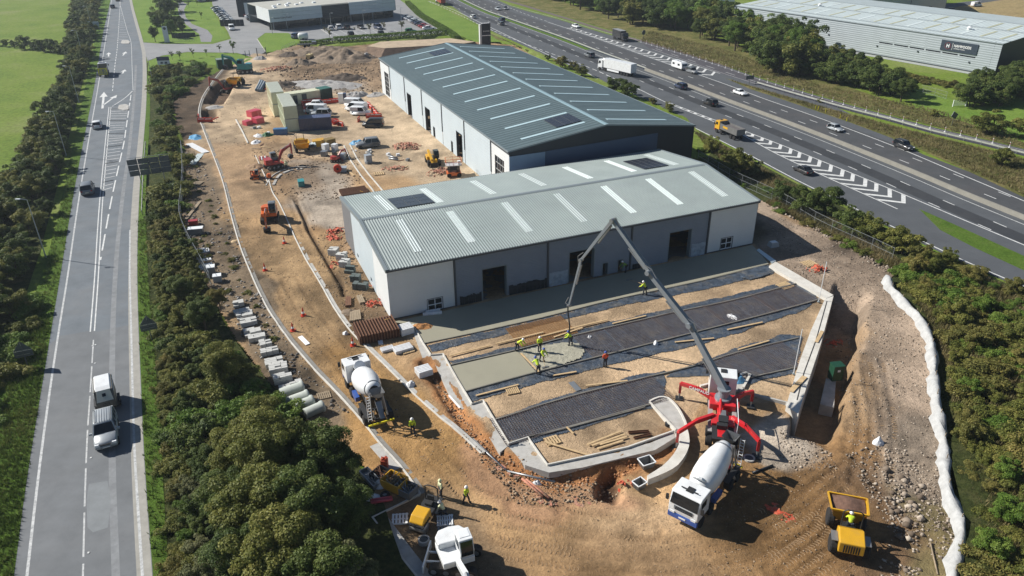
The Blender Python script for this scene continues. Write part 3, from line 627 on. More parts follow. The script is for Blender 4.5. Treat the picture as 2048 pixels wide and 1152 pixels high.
def corr_roof(name, L, pitch, prof, p0, ux, us, slope_len, mat, parent, lift=0.0):
    """trapezoid sheet: ribs repeat along ux, run along us; prof=[(frac,height)]"""
    ux = Vector(ux); us = Vector(us); nrm = ux.cross(us).normalized()
    if nrm.z < 0: nrm = -nrm
    n = max(1, int(round(L/pitch))); st = []
    for k in range(n):
        for f, h in prof: st.append(((k+f)*L/n, h+lift))
    st.append((L, prof[0][1]+lift)); v = []
    for s, h in st:
        a = Vector(p0)+ux*s+nrm*h; v += [tuple(a), tuple(a+us*slope_len)]
    f = [(2*i, 2*i+2, 2*i+3, 2*i+1) for i in range(len(st)-1)]
    c = np.cross(np.subtract(v[2], v[0]), np.subtract(v[1], v[0]))
    if c[2] < 0: f = [q[::-1] for q in f]
    return np_mesh(name, v, f, mat, parent)
ANG = math.radians(22.69)
RGREY = pm('roof_grey', (.245, .288, .283), .5, .0, .07, .3, dirt=(.32, .365, .355), dirt_scale=.1, dirt_amt=.5, spec=.5)
RDARK = pm('roof_slate_green', (.088, .125, .135), .5, .0, .08, .3, dirt=(.115, .155, .16), dirt_scale=.12, dirt_amt=.5, spec=.5)
SKYL = pm('skylight_grp', (.66, .73, .72), .35, 0, .05, 2, spec=.5); SKYB = pm('skylight_grp_blue', (.42, .56, .60), .35, 0, .05, 2, spec=.5)
WPAN = pm('white_panel', (.62, .645, .65), .5, 0, .04, .4); GPAN = pm('grey_cladding', (.20, .235, .285), .5, 0, .06, .5); LPAN = pm('pale_blue_panel', (.47, .54, .58), .45, 0, .04, .3)
DGREY = pm('dark_grey_trim', (.055, .065, .075), .5, 0, .06, 2); MGREY = pm('mid_grey_flashing', (.19, .225, .24), .5, 0, .05, 1); NAVY = pm('navy_cladding', (.016, .022, .032), .5, 0, .06, 1)
DPAN = pm('dark_grey_panel', (.15, .155, .165), .55, 0, .08, 1); MEMB = pm('black_membrane', (.018, .022, .028), .35, 0, .2, 2, .02, 5); PV = pm('pv_glass', (.03, .034, .045), .25, 0, .05, 2, spec=.6); PVF = pm('pv_frame', (.10, .11, .12), .4, .3, 0, 1)
GLS = glass_dark(); WFR = pm('white_frame', (.75, .77, .78), .4, 0, .03, 1); INTF = pm('inside_floor', (.16, .15, .14), .8, 0, .1, 1); BLUEP = pm('blue_grey_panel', (.19, .27, .37), .5, 0, .05, .3); BLUED = pm('deep_blue_panel', (.05, .085, .15), .5, 0, .05, .3)
PROF = [(0, 0), (.36, 0), (.46, .045), (.86, .045), (.97, 0)]
PROF2 = [(0, 0), (.42, 0), (.46, .03), (.54, .03), (.58, 0)]
# ---------------------------------------------------------------- front unit
OF = (-13.65, 73.94, 0); LF, WF, EF, RF = 50.2, 24.2, 6.3, 7.6
fb = thing('industrial_unit', 'long light grey steel unit with ribbed roof beside the fresh concrete apron', 'building', OF, ANG)
opn = [(11.0, 14.2, 0, 4.15), (22.3, 25.9, 0, 4.15), (27.0, 27.9, 0, 1.75), (29.2, 30.05, 0, 1.75), (36.6, 40.1, 0, 4.15), (4.3, 6.1, .05, 1.62), (44.9, 46.75, .15, 1.78)]
clad('front_white_panel', 0, 7.6, .12, EF, opn, WPAN, fb, .32, .006); clad('front_white_panel', 42.75, LF, .12, EF, opn, WPAN, fb, .32, .006)
for a, b in ((7.85, 19.4), (19.55, 30.9), (31.1, 42.5)): clad('front_cladding', a, b, .0, EF, opn, GPAN, fb, .22, .028, y=.03)
[MB().box((x, .05, .06), (7.4, .16, .12)).build('plinth', DGREY, fb) for x in (3.8, 46.5)]
for x in (7.72, 19.48, 31.0, 42.62):
    MB().box((x, -.06, 3.1), (.2, .14, 6.1)).build('downpipe', DGREY, fb)
for o in opn[:5]:
    mb = MB(); reveal(mb, o[0], o[1], o[2], o[3], .7, .1, .02); mb.build('door_surround', MGREY, fb)
for o in opn[5:]:
    w = MB().box(((o[0]+o[1])/2, .10, (o[2]+o[3])/2), (o[1]-o[0]-.02, .03, o[3]-o[2]-.02)).build('window', GLS, fb)
    mb = MB(); cx = (o[0]+o[1])/2; cz = (o[2]+o[3])/2
    for x in (o[0]+.05, cx, o[1]-.05): mb.box((x, .06, cz), (.09, .06, o[3]-o[2]))
    for z in (o[2]+.05, cz, o[3]-.05): mb.box((cx, .052, z), (o[1]-o[0], .06, .09))
    mb.build('window_frame', WFR, w)
    mb = MB(); mb.box((o[0]-.03, .0, cz), (.06, .1, o[3]-o[2]+.1)); mb.box((o[1]+.03, .0, cz), (.06, .1, o[3]-o[2]+.1)); mb.box((cx, .0, o[3]+.03), (o[1]-o[0], .1, .06)); mb.build('window_reveal', DGREY, w)
# torn membrane at the foot of the wall
for x0, x1, h in ((8.2, 10.9, 1.25), (14.4, 19.6, 1.35), (31.4, 33.0, .7)):
    mb = MB(); n = 10
    for i in range(n):
        a = x0+(x1-x0)*i/n; b = x0+(x1-x0)*(i+1)/n; ha = h*(.8+.3*random.random())
        mb.quad((a, -.05-.1*random.random(), 0), (b, -.06, 0), (b, -.045, ha), (a, -.05, h*(.85+.2*random.random())))
    mb.build('membrane_upstand', MEMB, fb)
PLAS = pm('clear_sheeting', (.30, .36, .42), .3, 0, .3, 1.5, .03, 4)
for x0, x1, h in ((19.7, 22.2, 1.9), (40.2, 42.4, 1.9)):
    mb = MB(); n = 8
    for i in range(n):
        a = x0+(x1-x0)*i/n; b = x0+(x1-x0)*(i+1)/n
        mb.quad((a, -.07-.08*(i % 2), 0), (b, -.07-.08*((i+1) % 2), 0), (b, -.05, h*(.9+.1*random.random())), (a, -.05, h))
    mb.build('plastic_sheet', PLAS, fb)
# gable ends: panels follow the roof line
def rz_f(y): return EF+(RF-EF)*(1-abs(y-WF/2)/(WF/2))
def gable(name, x, y0, y1, mat, parent, hf, ymid, out=-1, th=.08, z0=.05, holes=()):
    mb = MB(); ys = sorted({y0, y1, *([ymid] if y0 < ymid < y1 else []), *[h[0] for h in holes if y0 < h[0] < y1], *[h[1] for h in holes if y0 < h[1] < y1]})
    for a, b in zip(ys[:-1], ys[1:]):
        hs = [h for h in holes if h[0] <= a+1e-6 and h[1] >= b-1e-6]; spans = [(z0, None)] if not hs else ([(z0, hs[0][2])] if hs[0][2] > z0+.02 else [])+[(hs[0][3], None)]
        for lo, hi in spans:
            ha, hb = (hf(a), hf(b)) if hi is None else (hi, hi); x0_, x1_ = (x-th, x) if out < 0 else (x, x+th)
            vs = [(x0_, a, lo), (x0_, b, lo), (x0_, b, hb), (x0_, a, ha), (x1_, a, lo), (x1_, b, lo), (x1_, b, hb), (x1_, a, ha)]
            mb.add(vs, [(0, 3, 2, 1), (4, 5, 6, 7), (0, 1, 5, 4), (1, 2, 6, 5), (2, 3, 7, 6), (3, 0, 4, 7)])
    return mb.build(name, mat, parent)
hw = [(8.5, 9.3, .65, 1.2), (15.7, 16.6, .72, 1.25)]
gable('west_white_panel', -.004, -.02, 6.62, WPAN, fb, rz_f, WF/2); gable('west_pale_panel', 0, 6.66, 18.2, LPAN, fb, rz_f, WF/2, holes=hw); gable('west_dark_panel', -.002, 18.24, WF, DPAN, fb, rz_f, WF/2)
for h in hw: MB().box((0, (h[0]+h[1])/2, (h[2]+h[3])/2), (.05, h[1]-h[0], h[3]-h[2])).build('vent_window', DGREY, fb)
gable('east_panel', LF, 0, WF, GPAN, fb, rz_f, WF/2, 1); clad('north_cladding', 0, LF, .0, EF, [], GPAN, fb, .22, .028, y=WF, sgn=1)
MB().box((LF/2, WF/2, -.03), (LF-.3, WF-.3, .1)).build('inside_floor', INTF, fb)
SL = math.hypot(WF/2, RF-EF); usf = Vector((0, WF/2, RF-EF)).normalized(); usb = Vector((0, -WF/2, RF-EF)).normalized()
rs1 = corr_roof('roof_sheet', LF, 1/3, PROF, (0, -.12, EF-.01), (1, 0, 0), usf, SL+.12, RGREY, fb); rs2 = corr_roof('roof_sheet', LF, 1/3, PROF, (0, WF+.12, EF-.01), (1, 0, 0), usb, SL+.12, RGREY, fb)
for x in (3.85, 10.35, 17.7, 25.1, 32.2, 39.2, 46.25):
    corr_roof('skylight', 1.0, 1/3, PROF, (x, 2.5, EF+(2.5+.0)*(RF-EF)/(WF/2)-.0), (1, 0, 0), usf, 8.1, SKYL, fb, .012)
    corr_roof('skylight', 1.0, 1/3, PROF, (x, WF-2.0, EF+(2.0)*(RF-EF)/(WF/2)), (1, 0, 0), usb, 8.2, SKYL, fb, .012)
mb = MB()
for sgn, us in ((1, usf), (-1, usb)):
    y = WF/2-sgn*.35; z = RF-.35*(RF-EF)/(WF/2)+.06
    mb.quad((0, y, z), (LF, y, z), (LF, WF/2, RF+.075), (0, WF/2, RF+.075)) if sgn > 0 else mb.quad((0, WF/2, RF+.075), (LF, WF/2, RF+.075), (LF, y, z), (0, y, z))
mb.build('ridge_cap', MGREY, fb)
for x, s in ((-.06, -1), (LF+.06, 1)):
    mb = MB()
    for a, b in (((x, -.15, EF-.12), (x, WF/2, RF-.08)), ((x, WF+.15, EF-.12), (x, WF/2, RF-.08))): mb.bar(a, b, .34, .42)
    mb.build('verge_flashing', MGREY, fb)
for y in (-.2, WF+.2): MB().box((LF/2, y, EF-.12), (LF+.3, .18, .2)).build('gutter', DGREY, fb)
def pv_array(parent, x0, x1, y0, y1, nx, ny, zf, rot, name='solar_panel'):
    w = (x1-x0)/nx; h = (y1-y0)/ny; me = None
    for i in range(nx):
        for j in range(ny):
            cx = x0+w*(i+.5); cy = y0+h*(j+.5)
            if me is None:
                m_ = MB(); m_.box((0, 0, 0), (w-.03, h-.03, .05)); m_.cur = 1
                m_.box((0, 0, .026), (w-.12, h-.12, .012)); me = m_.mesh(name, [PVF, PV])
            o = bpy.data.objects.new(name, me); C.objects.link(o); o.parent = parent; o.location = (cx, cy, zf(cx, cy)+.13); o.rotation_euler = rot
slf = math.atan2(RF-EF, WF/2)
pv_array(fb, 5.1, 10.1, 14.2, 19.3, 3, 3, lambda x, y: rz_f(y), (-slf, 0, 0)); pv_array(fb, 41.3, 45.4, 14.1, 20.0, 4, 3, lambda x, y: rz_f(y), (-slf, 0, 0))
# ---------------------------------------------------------------- rear unit
ORR = (-.217, 108.55, 0); LR, WR, ER, RR = 77.6, 32.8, 8.55, 10.6
rb = thing('industrial_unit', 'big dark slate roofed unit with pale blue walls behind the grey one', 'building', ORR, ANG)
Mw = Matrix(((0, 1, 0, 0), (1, 0, 0, 0), (0, 0, 1, 0), (0, 0, 0, 1)))   # wall drawn in (u=y, z), on x=0, facing -x
wo = [(52.6, 55.6, 0, 5.35), (39.6, 42.8, 0, 5.35), (21.1, 24.2, 0, 5.4), (36.9, 38.0, 0, 2.6), (26.4, 27.3, 0, 2.7), (70.5, 74.3, .9, 6.2), (2.0, 5.8, .9, 6.4)]
def wclad(name, a, b, z0, z1, mat, pitch, dep):
    mb = MB()
    for u, v, op in wall_cols(wo, a, b):
        z = z0
        for o in sorted(op, key=lambda q: q[2]):
            if o[2] > z+.02: ribs_h(mb, u, v, z, o[2], pitch, dep)
            z = o[3]
        if z < z1-.02: ribs_h(mb, u, v, z, z1, pitch, dep)
    mb.v = [(y, x, z) for x, y, z in mb.v]; mb.f = [f[::-1] for f in mb.f]; return mb.build(name, mat, rb)
us_ = [69.3, 57.2, 44.7, 32.1, 19.85, 7.4]
wclad('west_white_panel', 0, 7.3, .3, ER-.6, WPAN, .5, .006); wclad('west_white_panel', 69.4, LR, .3, ER-.6, WPAN, .5, .006)
for a, b in zip(us_[1:], us_[:-1]): wclad('west_panel', a+.1, b-.1, .3, ER, LPAN, .5, .008)
for u in us_: MB().box((-.05, u, 5.8), (.12, .26, 5.4)).build('downpipe', DGREY, rb)
for a, b in ((0, 7.3), (69.4, LR)): MB().box((.02, (a+b)/2, ER-.3), (.12, b-a, .6)).build('fascia_band', DGREY, rb)
for o in wo:
    if o[3]-o[2] > 3 and o[2] > .5:
        g = MB().box((.18, (o[0]+o[1])/2, (o[2]+o[3])/2), (.04, o[1]-o[0], o[3]-o[2])).build('glazing', GLS, rb); mb = MB(); cy = (o[0]+o[1])/2
        for u in np.linspace(o[0], o[1], 5): mb.box((.13, u, (o[2]+o[3])/2), (.08, .08, o[3]-o[2]))
        for z in np.linspace(o[2], o[3], 6): mb.box((.125, cy, z), (.08, o[1]-o[0], .08))
        mb.build('glazing_bar', pm('glazing_bar_grey', (.35, .36, .36), .4, 0, .05, 1), g)
    else:
        mb = MB(); t = .1
        mb.box((.2, o[0]+t/2, (o[2]+o[3])/2), (.5, t, o[3]-o[2])); mb.box((.2, o[1]-t/2, (o[2]+o[3])/2), (.5, t, o[3]-o[2])); mb.box((.2, (o[0]+o[1])/2, o[3]-t/2), (.5, o[1]-o[0]-.21, t)); mb.build('door_surround', DGREY, rb)
MB().box((WR/2, LR/2, .45), (WR-.3, LR-.3, .3)).build('inside_floor', INTF, rb)
def rz_r(x): return ER+(RR-ER)*(1-abs(x-WR/2)/(WR/2))
def endwall(name, x0, x1, z0, mat, y, hf, out, parent, xm=WR/2, top=None):
    mb = MB(); xs = sorted({x0, x1, *([xm] if x0 < xm < x1 else [])})
    for a, b in zip(xs[:-1], xs[1:]):
        ta, tb = (hf(a), hf(b)) if top is None else (top(a), top(b))
        y0, y1 = (y-.08, y) if out < 0 else (y, y+.08)
        mb.add([(a, y0, z0), (b, y0, z0), (b, y0, tb), (a, y0, ta), (a, y1, z0), (b, y1, z0), (b, y1, tb), (a, y1, ta)], [(0, 1, 2, 3), (7, 6, 5, 4), (0, 4, 5, 1), (1, 5, 6, 2), (2, 6, 7, 3), (3, 7, 4, 0)])
    return mb.build(name, mat, parent)
endwall('south_wall', 0, WR, 0, NAVY, 0, rz_r, -1, rb)
endwall('south_light_panel', -.002, 5.9, .2, BLUEP, -.09, rz_r, -1, rb, top=lambda x: ER-.8); endwall('south_blue_panel', 6.0, 25.8, .2, BLUED, -.09, rz_r, -1, rb, top=lambda x: ER-.75+ (x-6)*.02)
endwall('north_wall', 0, WR, 0, NAVY, LR, rz_r, 1, rb)
MB().box((WR, LR/2, ER/2), (.1, LR, ER)).build('east_wall', NAVY, rb)
SLR = math.hypot(WR/2, RR-ER); uw = Vector((WR/2, 0, RR-ER)).normalized(); ue = Vector((-WR/2, 0, RR-ER)).normalized()
corr_roof('roof_sheet', LR+.2, 1.0, PROF2, (-.12, -.1, ER+.02), (0, 1, 0), uw, SLR+.12, RDARK, rb); corr_roof('roof_sheet', LR+.2, 1.0, PROF2, (WR+.12, -.1, ER+.02), (0, 1, 0), ue, SLR+.12, RDARK, rb)
for k in range(12):
    y = 3.4+6.32*k
    for x0, u, nm in ((3.45, uw, 0), (WR-3.3, ue, 1)):
        mb = MB(); a = Vector((x0, y, rz_r(x0)+.06)); b = a+u*(11.0 if nm == 0 else 11.3); mb.bar(a, b, .62, .07); mb.build('skylight', SKYB, rb)
mb = MB(); rc = .45
for sx in (-1, 1):
    a = Vector((WR/2, -.12, RR+.12)); b = Vector((WR/2, LR+.12, RR+.12)); c = Vector((WR/2+sx*rc, LR+.12, RR+.05)); d = Vector((WR/2+sx*rc, -.12, RR+.05))
    mb.quad(*( (d, a, b, c) if sx < 0 else (a, d, c, b)))
mb.build('ridge_cap', pm('ridge_pale', (.25, .36, .40), .4, 0, .05, 1), rb)
for x in (-.2, WR+.2): MB().box((x, LR/2, ER-.06), (.2, LR+.3, .18)).build('gutter', MGREY, rb)
mb = MB()
for y in (-.14, LR+.14): mb.bar((-.1, y, ER+.0), (WR/2, y, RR+.02), .1, .24); mb.bar((WR+.1, y, ER+.0), (WR/2, y, RR+.02), .1, .24)
mb.build('verge_flashing', MGREY, rb)
slr = math.atan2(RR-ER, WR/2)
pv_array(rb, 9.8, 14.3, 4.2, 8.9, 3, 5, lambda x, y: rz_r(x), (0, -slr, 0)); pv_array(rb, 10.0, 14.2, 67.2, 71.8, 4, 4, lambda x, y: rz_r(x), (0, -slr, 0))
# ---------------------------------------------------------------- warehouse across the motorway
WG = pm('warehouse_cladding', (.33, .375, .40), .5, 0, .06, .3); WROOF = pm('warehouse_roof', (.50, .57, .575), .5, 0, .06, .2, dirt=(.42, .45, .42), dirt_scale=.25, dirt_amt=.5)
MOSS = pm('mossy_rooflight', (.40, .41, .29), .7, 0, .2, .8); SIGNB = pm('sign_slate', (.035, .05, .07), .5, 0, .05, 1); SIGNW = pm('sign_white', (.8, .8, .8), .5, 0, 0, 1); SIGNR = pm('sign_red', (.28, .06, .06), .5, 0, 0, 1)
wh = thing('warehouse', 'long pale grey warehouse with dark sign board across the motorway', 'building', (119.7, 191.9, 0), math.radians(-57.4))
clad('facade_cladding', -84, 1.8, .75, 8.3, [(-30.6+4.55*k, -30.6+4.55*k+4.05, 3.95, 4.3) for k in range(6)], WG, wh, .55, .03)
MB().box((-41, .02, .36), (85.6, .1, .7)).build('plinth', pm('brick_grey', (.38, .40, .42), .7, 0, .1, 2), wh); MB().box((-41, -.05, .72), (85.6, .12, .22)).build('base_trim', DGREY, wh)
for k in range(6): MB().box((-30.6+4.55*k+2.02, .05, 4.12), (4.1, .06, .4)).build('strip_window', GLS, wh)
mb = MB()
endwall('end_wall', 0, .1, 0, NAVY, 0, rz_r, 1, wh).hide_render = False
DW = 46.0
def wz(y): return 8.3+1.5*(1-abs(y-DW/2)/(DW/2))
gable('end_wall', 1.8, 0, DW, NAVY, wh, wz, DW/2, 1); gable('far_wall', -84, 0, DW, WG, wh, wz, DW/2, -1)
u1 = Vector((0, DW/2, 1.5)).normalized(); u2 = Vector((0, -DW/2, 1.5)).normalized(); s1 = math.hypot(DW/2, 1.5)
corr_roof('roof_sheet', 86, 1.0, PROF2, (-84.1, -.1, 8.3), (1, 0, 0), u1, s1+.1, WROOF, wh); corr_roof('roof_sheet', 86, 1.0, PROF2, (-84.1, DW+.1, 8.3), (1, 0, 0), u2, s1+.1, WROOF, wh)
for y in (3.0, 13.5): MB().box((-41, y, wz(y)+.1), (86, .55, .16)).build('roof_gutter', pm('gutter_grey', (.27, .31, .33), .5, 0, .05, 1), wh)
MB().box((-41, DW/2, wz(DW/2)+.08), (86, .7, .14)).build('ridge_cap', MATS['gutter_grey'], wh); MB().box((-41, -.1, 8.3), (86, .25, .22)).build('gutter', MATS['gutter_grey'], wh)
for k in range(17):
    for y0, ln in ((4.2, 7.5), (14.6, 7.0)):
        x = -81+5*k+(1.2 if y0 > 10 else 0); a = Vector((x, y0, wz(y0)+.05)); MB().bar(a, a+u1*ln, .7, .05).build('rooflight', MOSS if (k*7+int(y0)) % 3 else SKYL, wh)
for x, y in ((-62, 14), (-12, 9.5)): MB().lathe([(.5, 0), (.55, .5), (.75, .55), (.1, .9)], 10, Matrix.Translation((x, y, wz(y)+.05))).build('roof_cowl', WFR, wh)
sg = MB().box((-8.45, -.12, 6.0), (9.5, .14, 2.55)).build('sign_board', SIGNB, wh)
mb = MB(); R6 = [( -11.3+.85*math.sin(math.radians(60*k)), 6.0+.85*math.cos(math.radians(60*k))) for k in range(6)]
for k in range(6): mb.bar((R6[k][0], -.22, R6[k][1]), (R6[(k+1) % 6][0], -.22, R6[(k+1) % 6][1]), .06, .09, (0, 1, 0))
mb.build('emblem_hexagon', SIGNR, sg); MB().box((-10.1, -.22, 6.0), (.07, .04, 1.7)).build('sign_divider', SIGNW, sg)
text_mesh('sign_lettering', 'H', 1.15, SIGNW, sg, (-11.3, -.2, 5.6), bold=.03, align='CENTER'); text_mesh('sign_lettering', 'HAVWOODS', .92, SIGNW, sg, (-9.75, -.2, 5.9), bold=.02, sx=.82); text_mesh('sign_lettering', 'INTERNATIONAL', .36, SIGNW, sg, (-9.7, -.2, 5.4), sx=1.05)
for x, z in ((-47, 4.0), (-31, 3.1), (-19, 3.4), (-5, 2.8)): MB().box((x, -.1, z), (.35, .25, .35)).build('wall_lamp', DGREY, wh)
# pale flat roofed block and grey block farther back
def plain_block(name, label, loc, rz, L, D, Hh, mw, mr, extras=None, roof_dz=.25):
    t = thing(name, label, 'building', loc, rz)
    mb = MB(); ribs_h(mb, 0, L, 0, Hh, .6, .04); mb.build('front_wall', mw, t)
    MB().box((.05, D/2, Hh/2), (.1, D, Hh)).build('side_wall', mw, t); MB().box((L-.05, D/2, Hh/2), (.1, D, Hh)).build('side_wall', extras or mw, t); MB().box((L/2, D-.05, Hh/2), (L, .1, Hh)).build('rear_wall', mw, t)
    MB().box((L/2, D/2, Hh-.12), (L-.22, D-.22, .12)).build('roof', mr, t)
    mb = MB()
    for c, d in (((L/2, .0, Hh+roof_dz/2), (L+.1, .3, roof_dz)), ((L/2, D, Hh+roof_dz/2), (L+.1, .3, roof_dz)), ((0, D/2, Hh+roof_dz/2), (.3, D-.31, roof_dz)), ((L, D/2, Hh+roof_dz/2), (.3, D-.31, roof_dz))): mb.box(c, d)
    mb.build('parapet', mr, t); return t
t = plain_block('warehouse', 'grey steel building with a dark end wall behind the long warehouse', (105, 318, 0), math.radians(-17), 62, 30, 9, WG, WROOF, NAVY)
MB().box((57, -.06, 1.1), (1.0, .1, 2.2)).build('door', DGREY, t)
for x in (10, 30, 50): MB().box((x, -.08, 4.5), (.15, .12, 9)).build('downpipe', DGREY, t)
t = plain_block('warehouse', 'low white roofed building among the trees left of the long warehouse', (48, 322, 0), math.radians(-38), 34, 26, 6.5, pm('pale_cladding', (.62, .66, .66), .5, 0, .04, .4), WROOF)
for x in (8, 17, 26): MB().box((x, -.08, 3.2), (.14, .12, 6.4)).build('downpipe', WG, t)
MB().box((17, 8, 6.7), (34, .6, .2)).build('roof_gutter', MATS['gutter_grey'], t)
# ---------------------------------------------------------------- showroom
FASC = pm('fascia_aluminium', (.50, .58, .63), .4, .2, .05, .3); SHR = pm('showroom_roof', (.40, .40, .36), .9, 0, .08, .3)
sh = thing('car_showroom', 'wide showroom with silver fascia over dark glass beside the car park', 'building', (-82.8, 274.9, 0), math.radians(34.4))
def fascia(x0, x1, y0, dep):
    mb = MB(); n = int((x1-x0)/2.4)
    for k in range(n):
        a = x0+(x1-x0)*k/n; b = x0+(x1-x0)*(k+1)/n
        for z0, z1 in ((2.8, 4.2), (4.22, 5.6), (5.62, 7.0)): mb.box(((a+b)/2, y0+.1, (z0+z1)/2), (b-a-.03, .2, z1-z0-.03))
    return mb.build('fascia_panel', FASC, sh)
fascia(0, 19.2, 0, 1); fascia(29.7, 48.5, 0, 1)
mb = MB(); mb.box((.1, 7, 4.9), (.2, 13.8, 4.2)); mb.build('side_fascia', WPAN, sh); MB().box((48.4, 8, 4.9), (.2, 16, 4.2)).build('side_fascia', FASC, sh)
MB().box((24.45, .9, 4.6), (10.5, .3, 4.6)).build('entrance_screen', NAVY, sh)
mb = MB()
for z in np.linspace(2.6, 6.7, 9): mb.box((24.45, .7, z), (10.4, .1, .1))
mb.build('screen_slat', DGREY, sh)
mb = MB(); mb.box((9.6, 2.4, 1.4), (18.8, .1, 2.7)); mb.box((39, 2.4, 1.4), (18.6, .1, 2.7)); mb.box((24.45, 3.2, 1.3), (10.4, .1, 2.5)); mb.build('shop_window', GLS, sh)
mb = MB()
for x in np.linspace(.6, 48, 15): mb.box((x, 2.3, 1.4), (.1, .12, 2.75))
mb.build('window_mullion', DGREY, sh)
for x in (1.2, 18.6, 30.2, 39, 47.5): MB().tube([(x, .5, 0), (x, .5, 2.8)], .14, 8).build('column', MGREY, sh)
MB().box((24.3, 12, 2.72), (48, 23.2, .12)).build('soffit', DGREY, sh)
MB().box((24.3, 12.2, 6.7), (48, 24, .2)).build('roof', SHR, sh); MB().box((24.3, 24.2, 3.4), (48.4, .2, 6.8)).build('rear_wall', MGREY, sh)
for x, y in ((4, 5), (5, 9), (9, 6.5), (10, 10), (13, 8), (8, 12), (12, 13), (16, 11), (20, 9), (46, 1.5), (30, 14)):
    MB().box((x, y, 6.98), (1.2, 1.2, .36), taper=.85).build('roof_light', WFR, sh)
text_mesh('sign_lettering', 'Porsche Centre Preston', .72, DGREY, sh, (1.4, -.02, 3.75), sx=.92, bold=.012)
t = plain_block('workshop', 'black workshop block with a pale roller door left of the showroom', (-105, 309, 0), math.radians(2), 30, 18, 7.5, NAVY, SHR)
MB().box((6.0, -.08, 2.6), (6.4, .12, 5.2)).build('roller_door', pm('roller_pale', (.5, .55, .58), .5, 0, .05, 1), t)
# ================================================================== YARD: slabs, kerbs, walls, reinforcement
def sweep(name, pl, w, h, mat, parent=None, base=None, lift=0.0, off=0.0, sunk=.15):
    """rectangular section swept along a plan polyline, on the ground"""
    p = np.asarray(pl, float)[:, :2]; a = offset_pl(p, off-w/2); b = offset_pl(p, off+w/2); v = []
    for i in range(len(p)):
        z = (max(float(Zt(p[i][0], p[i][1])), gz(p[i][0], p[i][1])-.03) if base is None else base)+lift
        v += [(a[i][0], a[i][1], z-sunk), (a[i][0], a[i][1], z+h), (b[i][0], b[i][1], z+h), (b[i][0], b[i][1], z-sunk)]
    f = []
    for i in range(len(p)-1):
        for k in range(4): f.append((4*i+k, 4*i+(k+1) % 4, 4*i+4+(k+1) % 4, 4*i+4+k))
    f += [(3, 2, 1, 0), tuple(4*(len(p)-1)+k for k in range(4))]
    m_ = MB(); m_.add(v, [q[::-1] for q in f]); return m_.build(name, mat, parent)
GRIT = pm('haunch_concrete', (.24, .23, .21), .9, 0, .2, 1.2, .02, 12, .2, coords='World')
K_W = smooth_pl(P2([(466, 118), (440, 145), (415, 178), (402, 202), (397, 230), (406, 258), (426, 310), (445, 362), (462, 430), (480, 492), (502, 548), (532, 612), (572, 672), (617, 727), (665, 777), (700, 815), (735, 856), (758, 886), (800, 932), (840, 985)]), 1.2)
K_E = smooth_pl(P2([(538, 362), (545, 385), (556, 402), (571, 433), (591, 478), (611, 518), (626, 543), (645, 575), (668, 616), (702, 664), (737, 699), (782, 743), (832, 793), (882, 838), (922, 870), (962, 908)]), 1.2)
struct(sweep('kerb_west', K_W, .16, .13, CONCP)); struct(sweep('kerb_haunch_west', K_W, .42, .03, GRIT, off=.29)); struct(sweep('kerb_east', K_E, .15, .13, CONCP)); struct(sweep('kerb_haunch_east', K_E[20:], .4, .03, CONC, off=.3))
K_S = np.array(P2([(840, 985), (792, 1010), (745, 1035), (775, 1072), (806, 1110), (845, 1158), (900, 1230)])); struct(sweep('kerb_south', K_S, .15, .13, CONCP)); struct(sweep('kerb_haunch_south', K_S[2:], .9, .04, CONC, off=.55)); struct(sweep('kerb_haunch_south', np.array(P2([(758, 886), (800, 932), (842, 987)])), .8, .05, CONC, off=-.5))
K_N = np.array(P2([(472, 240), (484, 262), (496, 287)])); struct(sweep('kerb_loose', K_N, .25, .2, CONCP)); struct(sweep('kerb_inner', np.array(P2([(511, 312), (524, 340), (536, 366)])), .15, .12, CONCP))
ring = smooth_pl(P2([(532, 372), (545, 352), (570, 340), (600, 334), (622, 336)]), .8); struct(sweep('kerb_ring', ring, .18, .12, CONC)); m = MB()
blk = None
for i in range(0, len(ring)-2, 1):
    a, b = ring[i], ring[i+1]; c = (a+b)/2; d = b-a; nrm = np.array([-d[1], d[0]])/np.linalg.norm(d)
    if i % 4 == 3: continue
    c = c-nrm*1.2; m_ = MB().box((c[0], c[1], .08), (np.linalg.norm(d)*.8, .45, .22), rz=math.atan2(d[1], d[0])); o = m_.build('kerb_block', CONC, bpy.data.objects['kerb_ring'])
# double service strip running to the front unit
for k, pts in enumerate(([(688, 292), (700, 320), (722, 352), (745, 380), (752, 392)], [(700, 290), (714, 318), (738, 350), (762, 378), (772, 390)])):
    struct(sweep('kerb_strip', np.array(P2(pts)), .22, .14, CONCP))
# fresh concrete
WET = pm('fresh_concrete', (.31, .295, .225), .5, 0, .07, .5, .006, 6, .4, coords='World', dirt=(.25, .24, .185), dirt_scale=.25, dirt_amt=.5)
WETR = pm('raked_concrete', (.36, .345, .27), .5, 0, .16, 2.2, .12, 2.4, .4, coords='World')
MEMS = pm('membrane_sheet', (.055, .072, .098), .36, 0, .5, 1.6, .16, 2.6, .5, coords='World', dirt=(.17, .155, .13), dirt_scale=.7, dirt_amt=.7)
RUST = pm('rusty_steel', (.17, .085, .05), .8, .2, .25, 3); RUSTD = pm('dark_rebar', (.16, .125, .118), .7, .3, .2, 3); WOOD = pm('timber', (.50, .36, .20), .75, 0, .2, 2); WOODD = pm('weathered_timber', (.28, .22, .15), .85, 0, .25, 2)
SLAB_PX = [(784, 644), (826, 651), (846, 686), (960, 662), (1080, 635), (1160, 615), (1242, 595), (1405, 560), (1537, 527), (1516, 501), (1504, 490)]
struct(flat('concrete_slab', P2(SLAB_PX, .1), .10, WET, None, .22))
sheet_mem = MB()
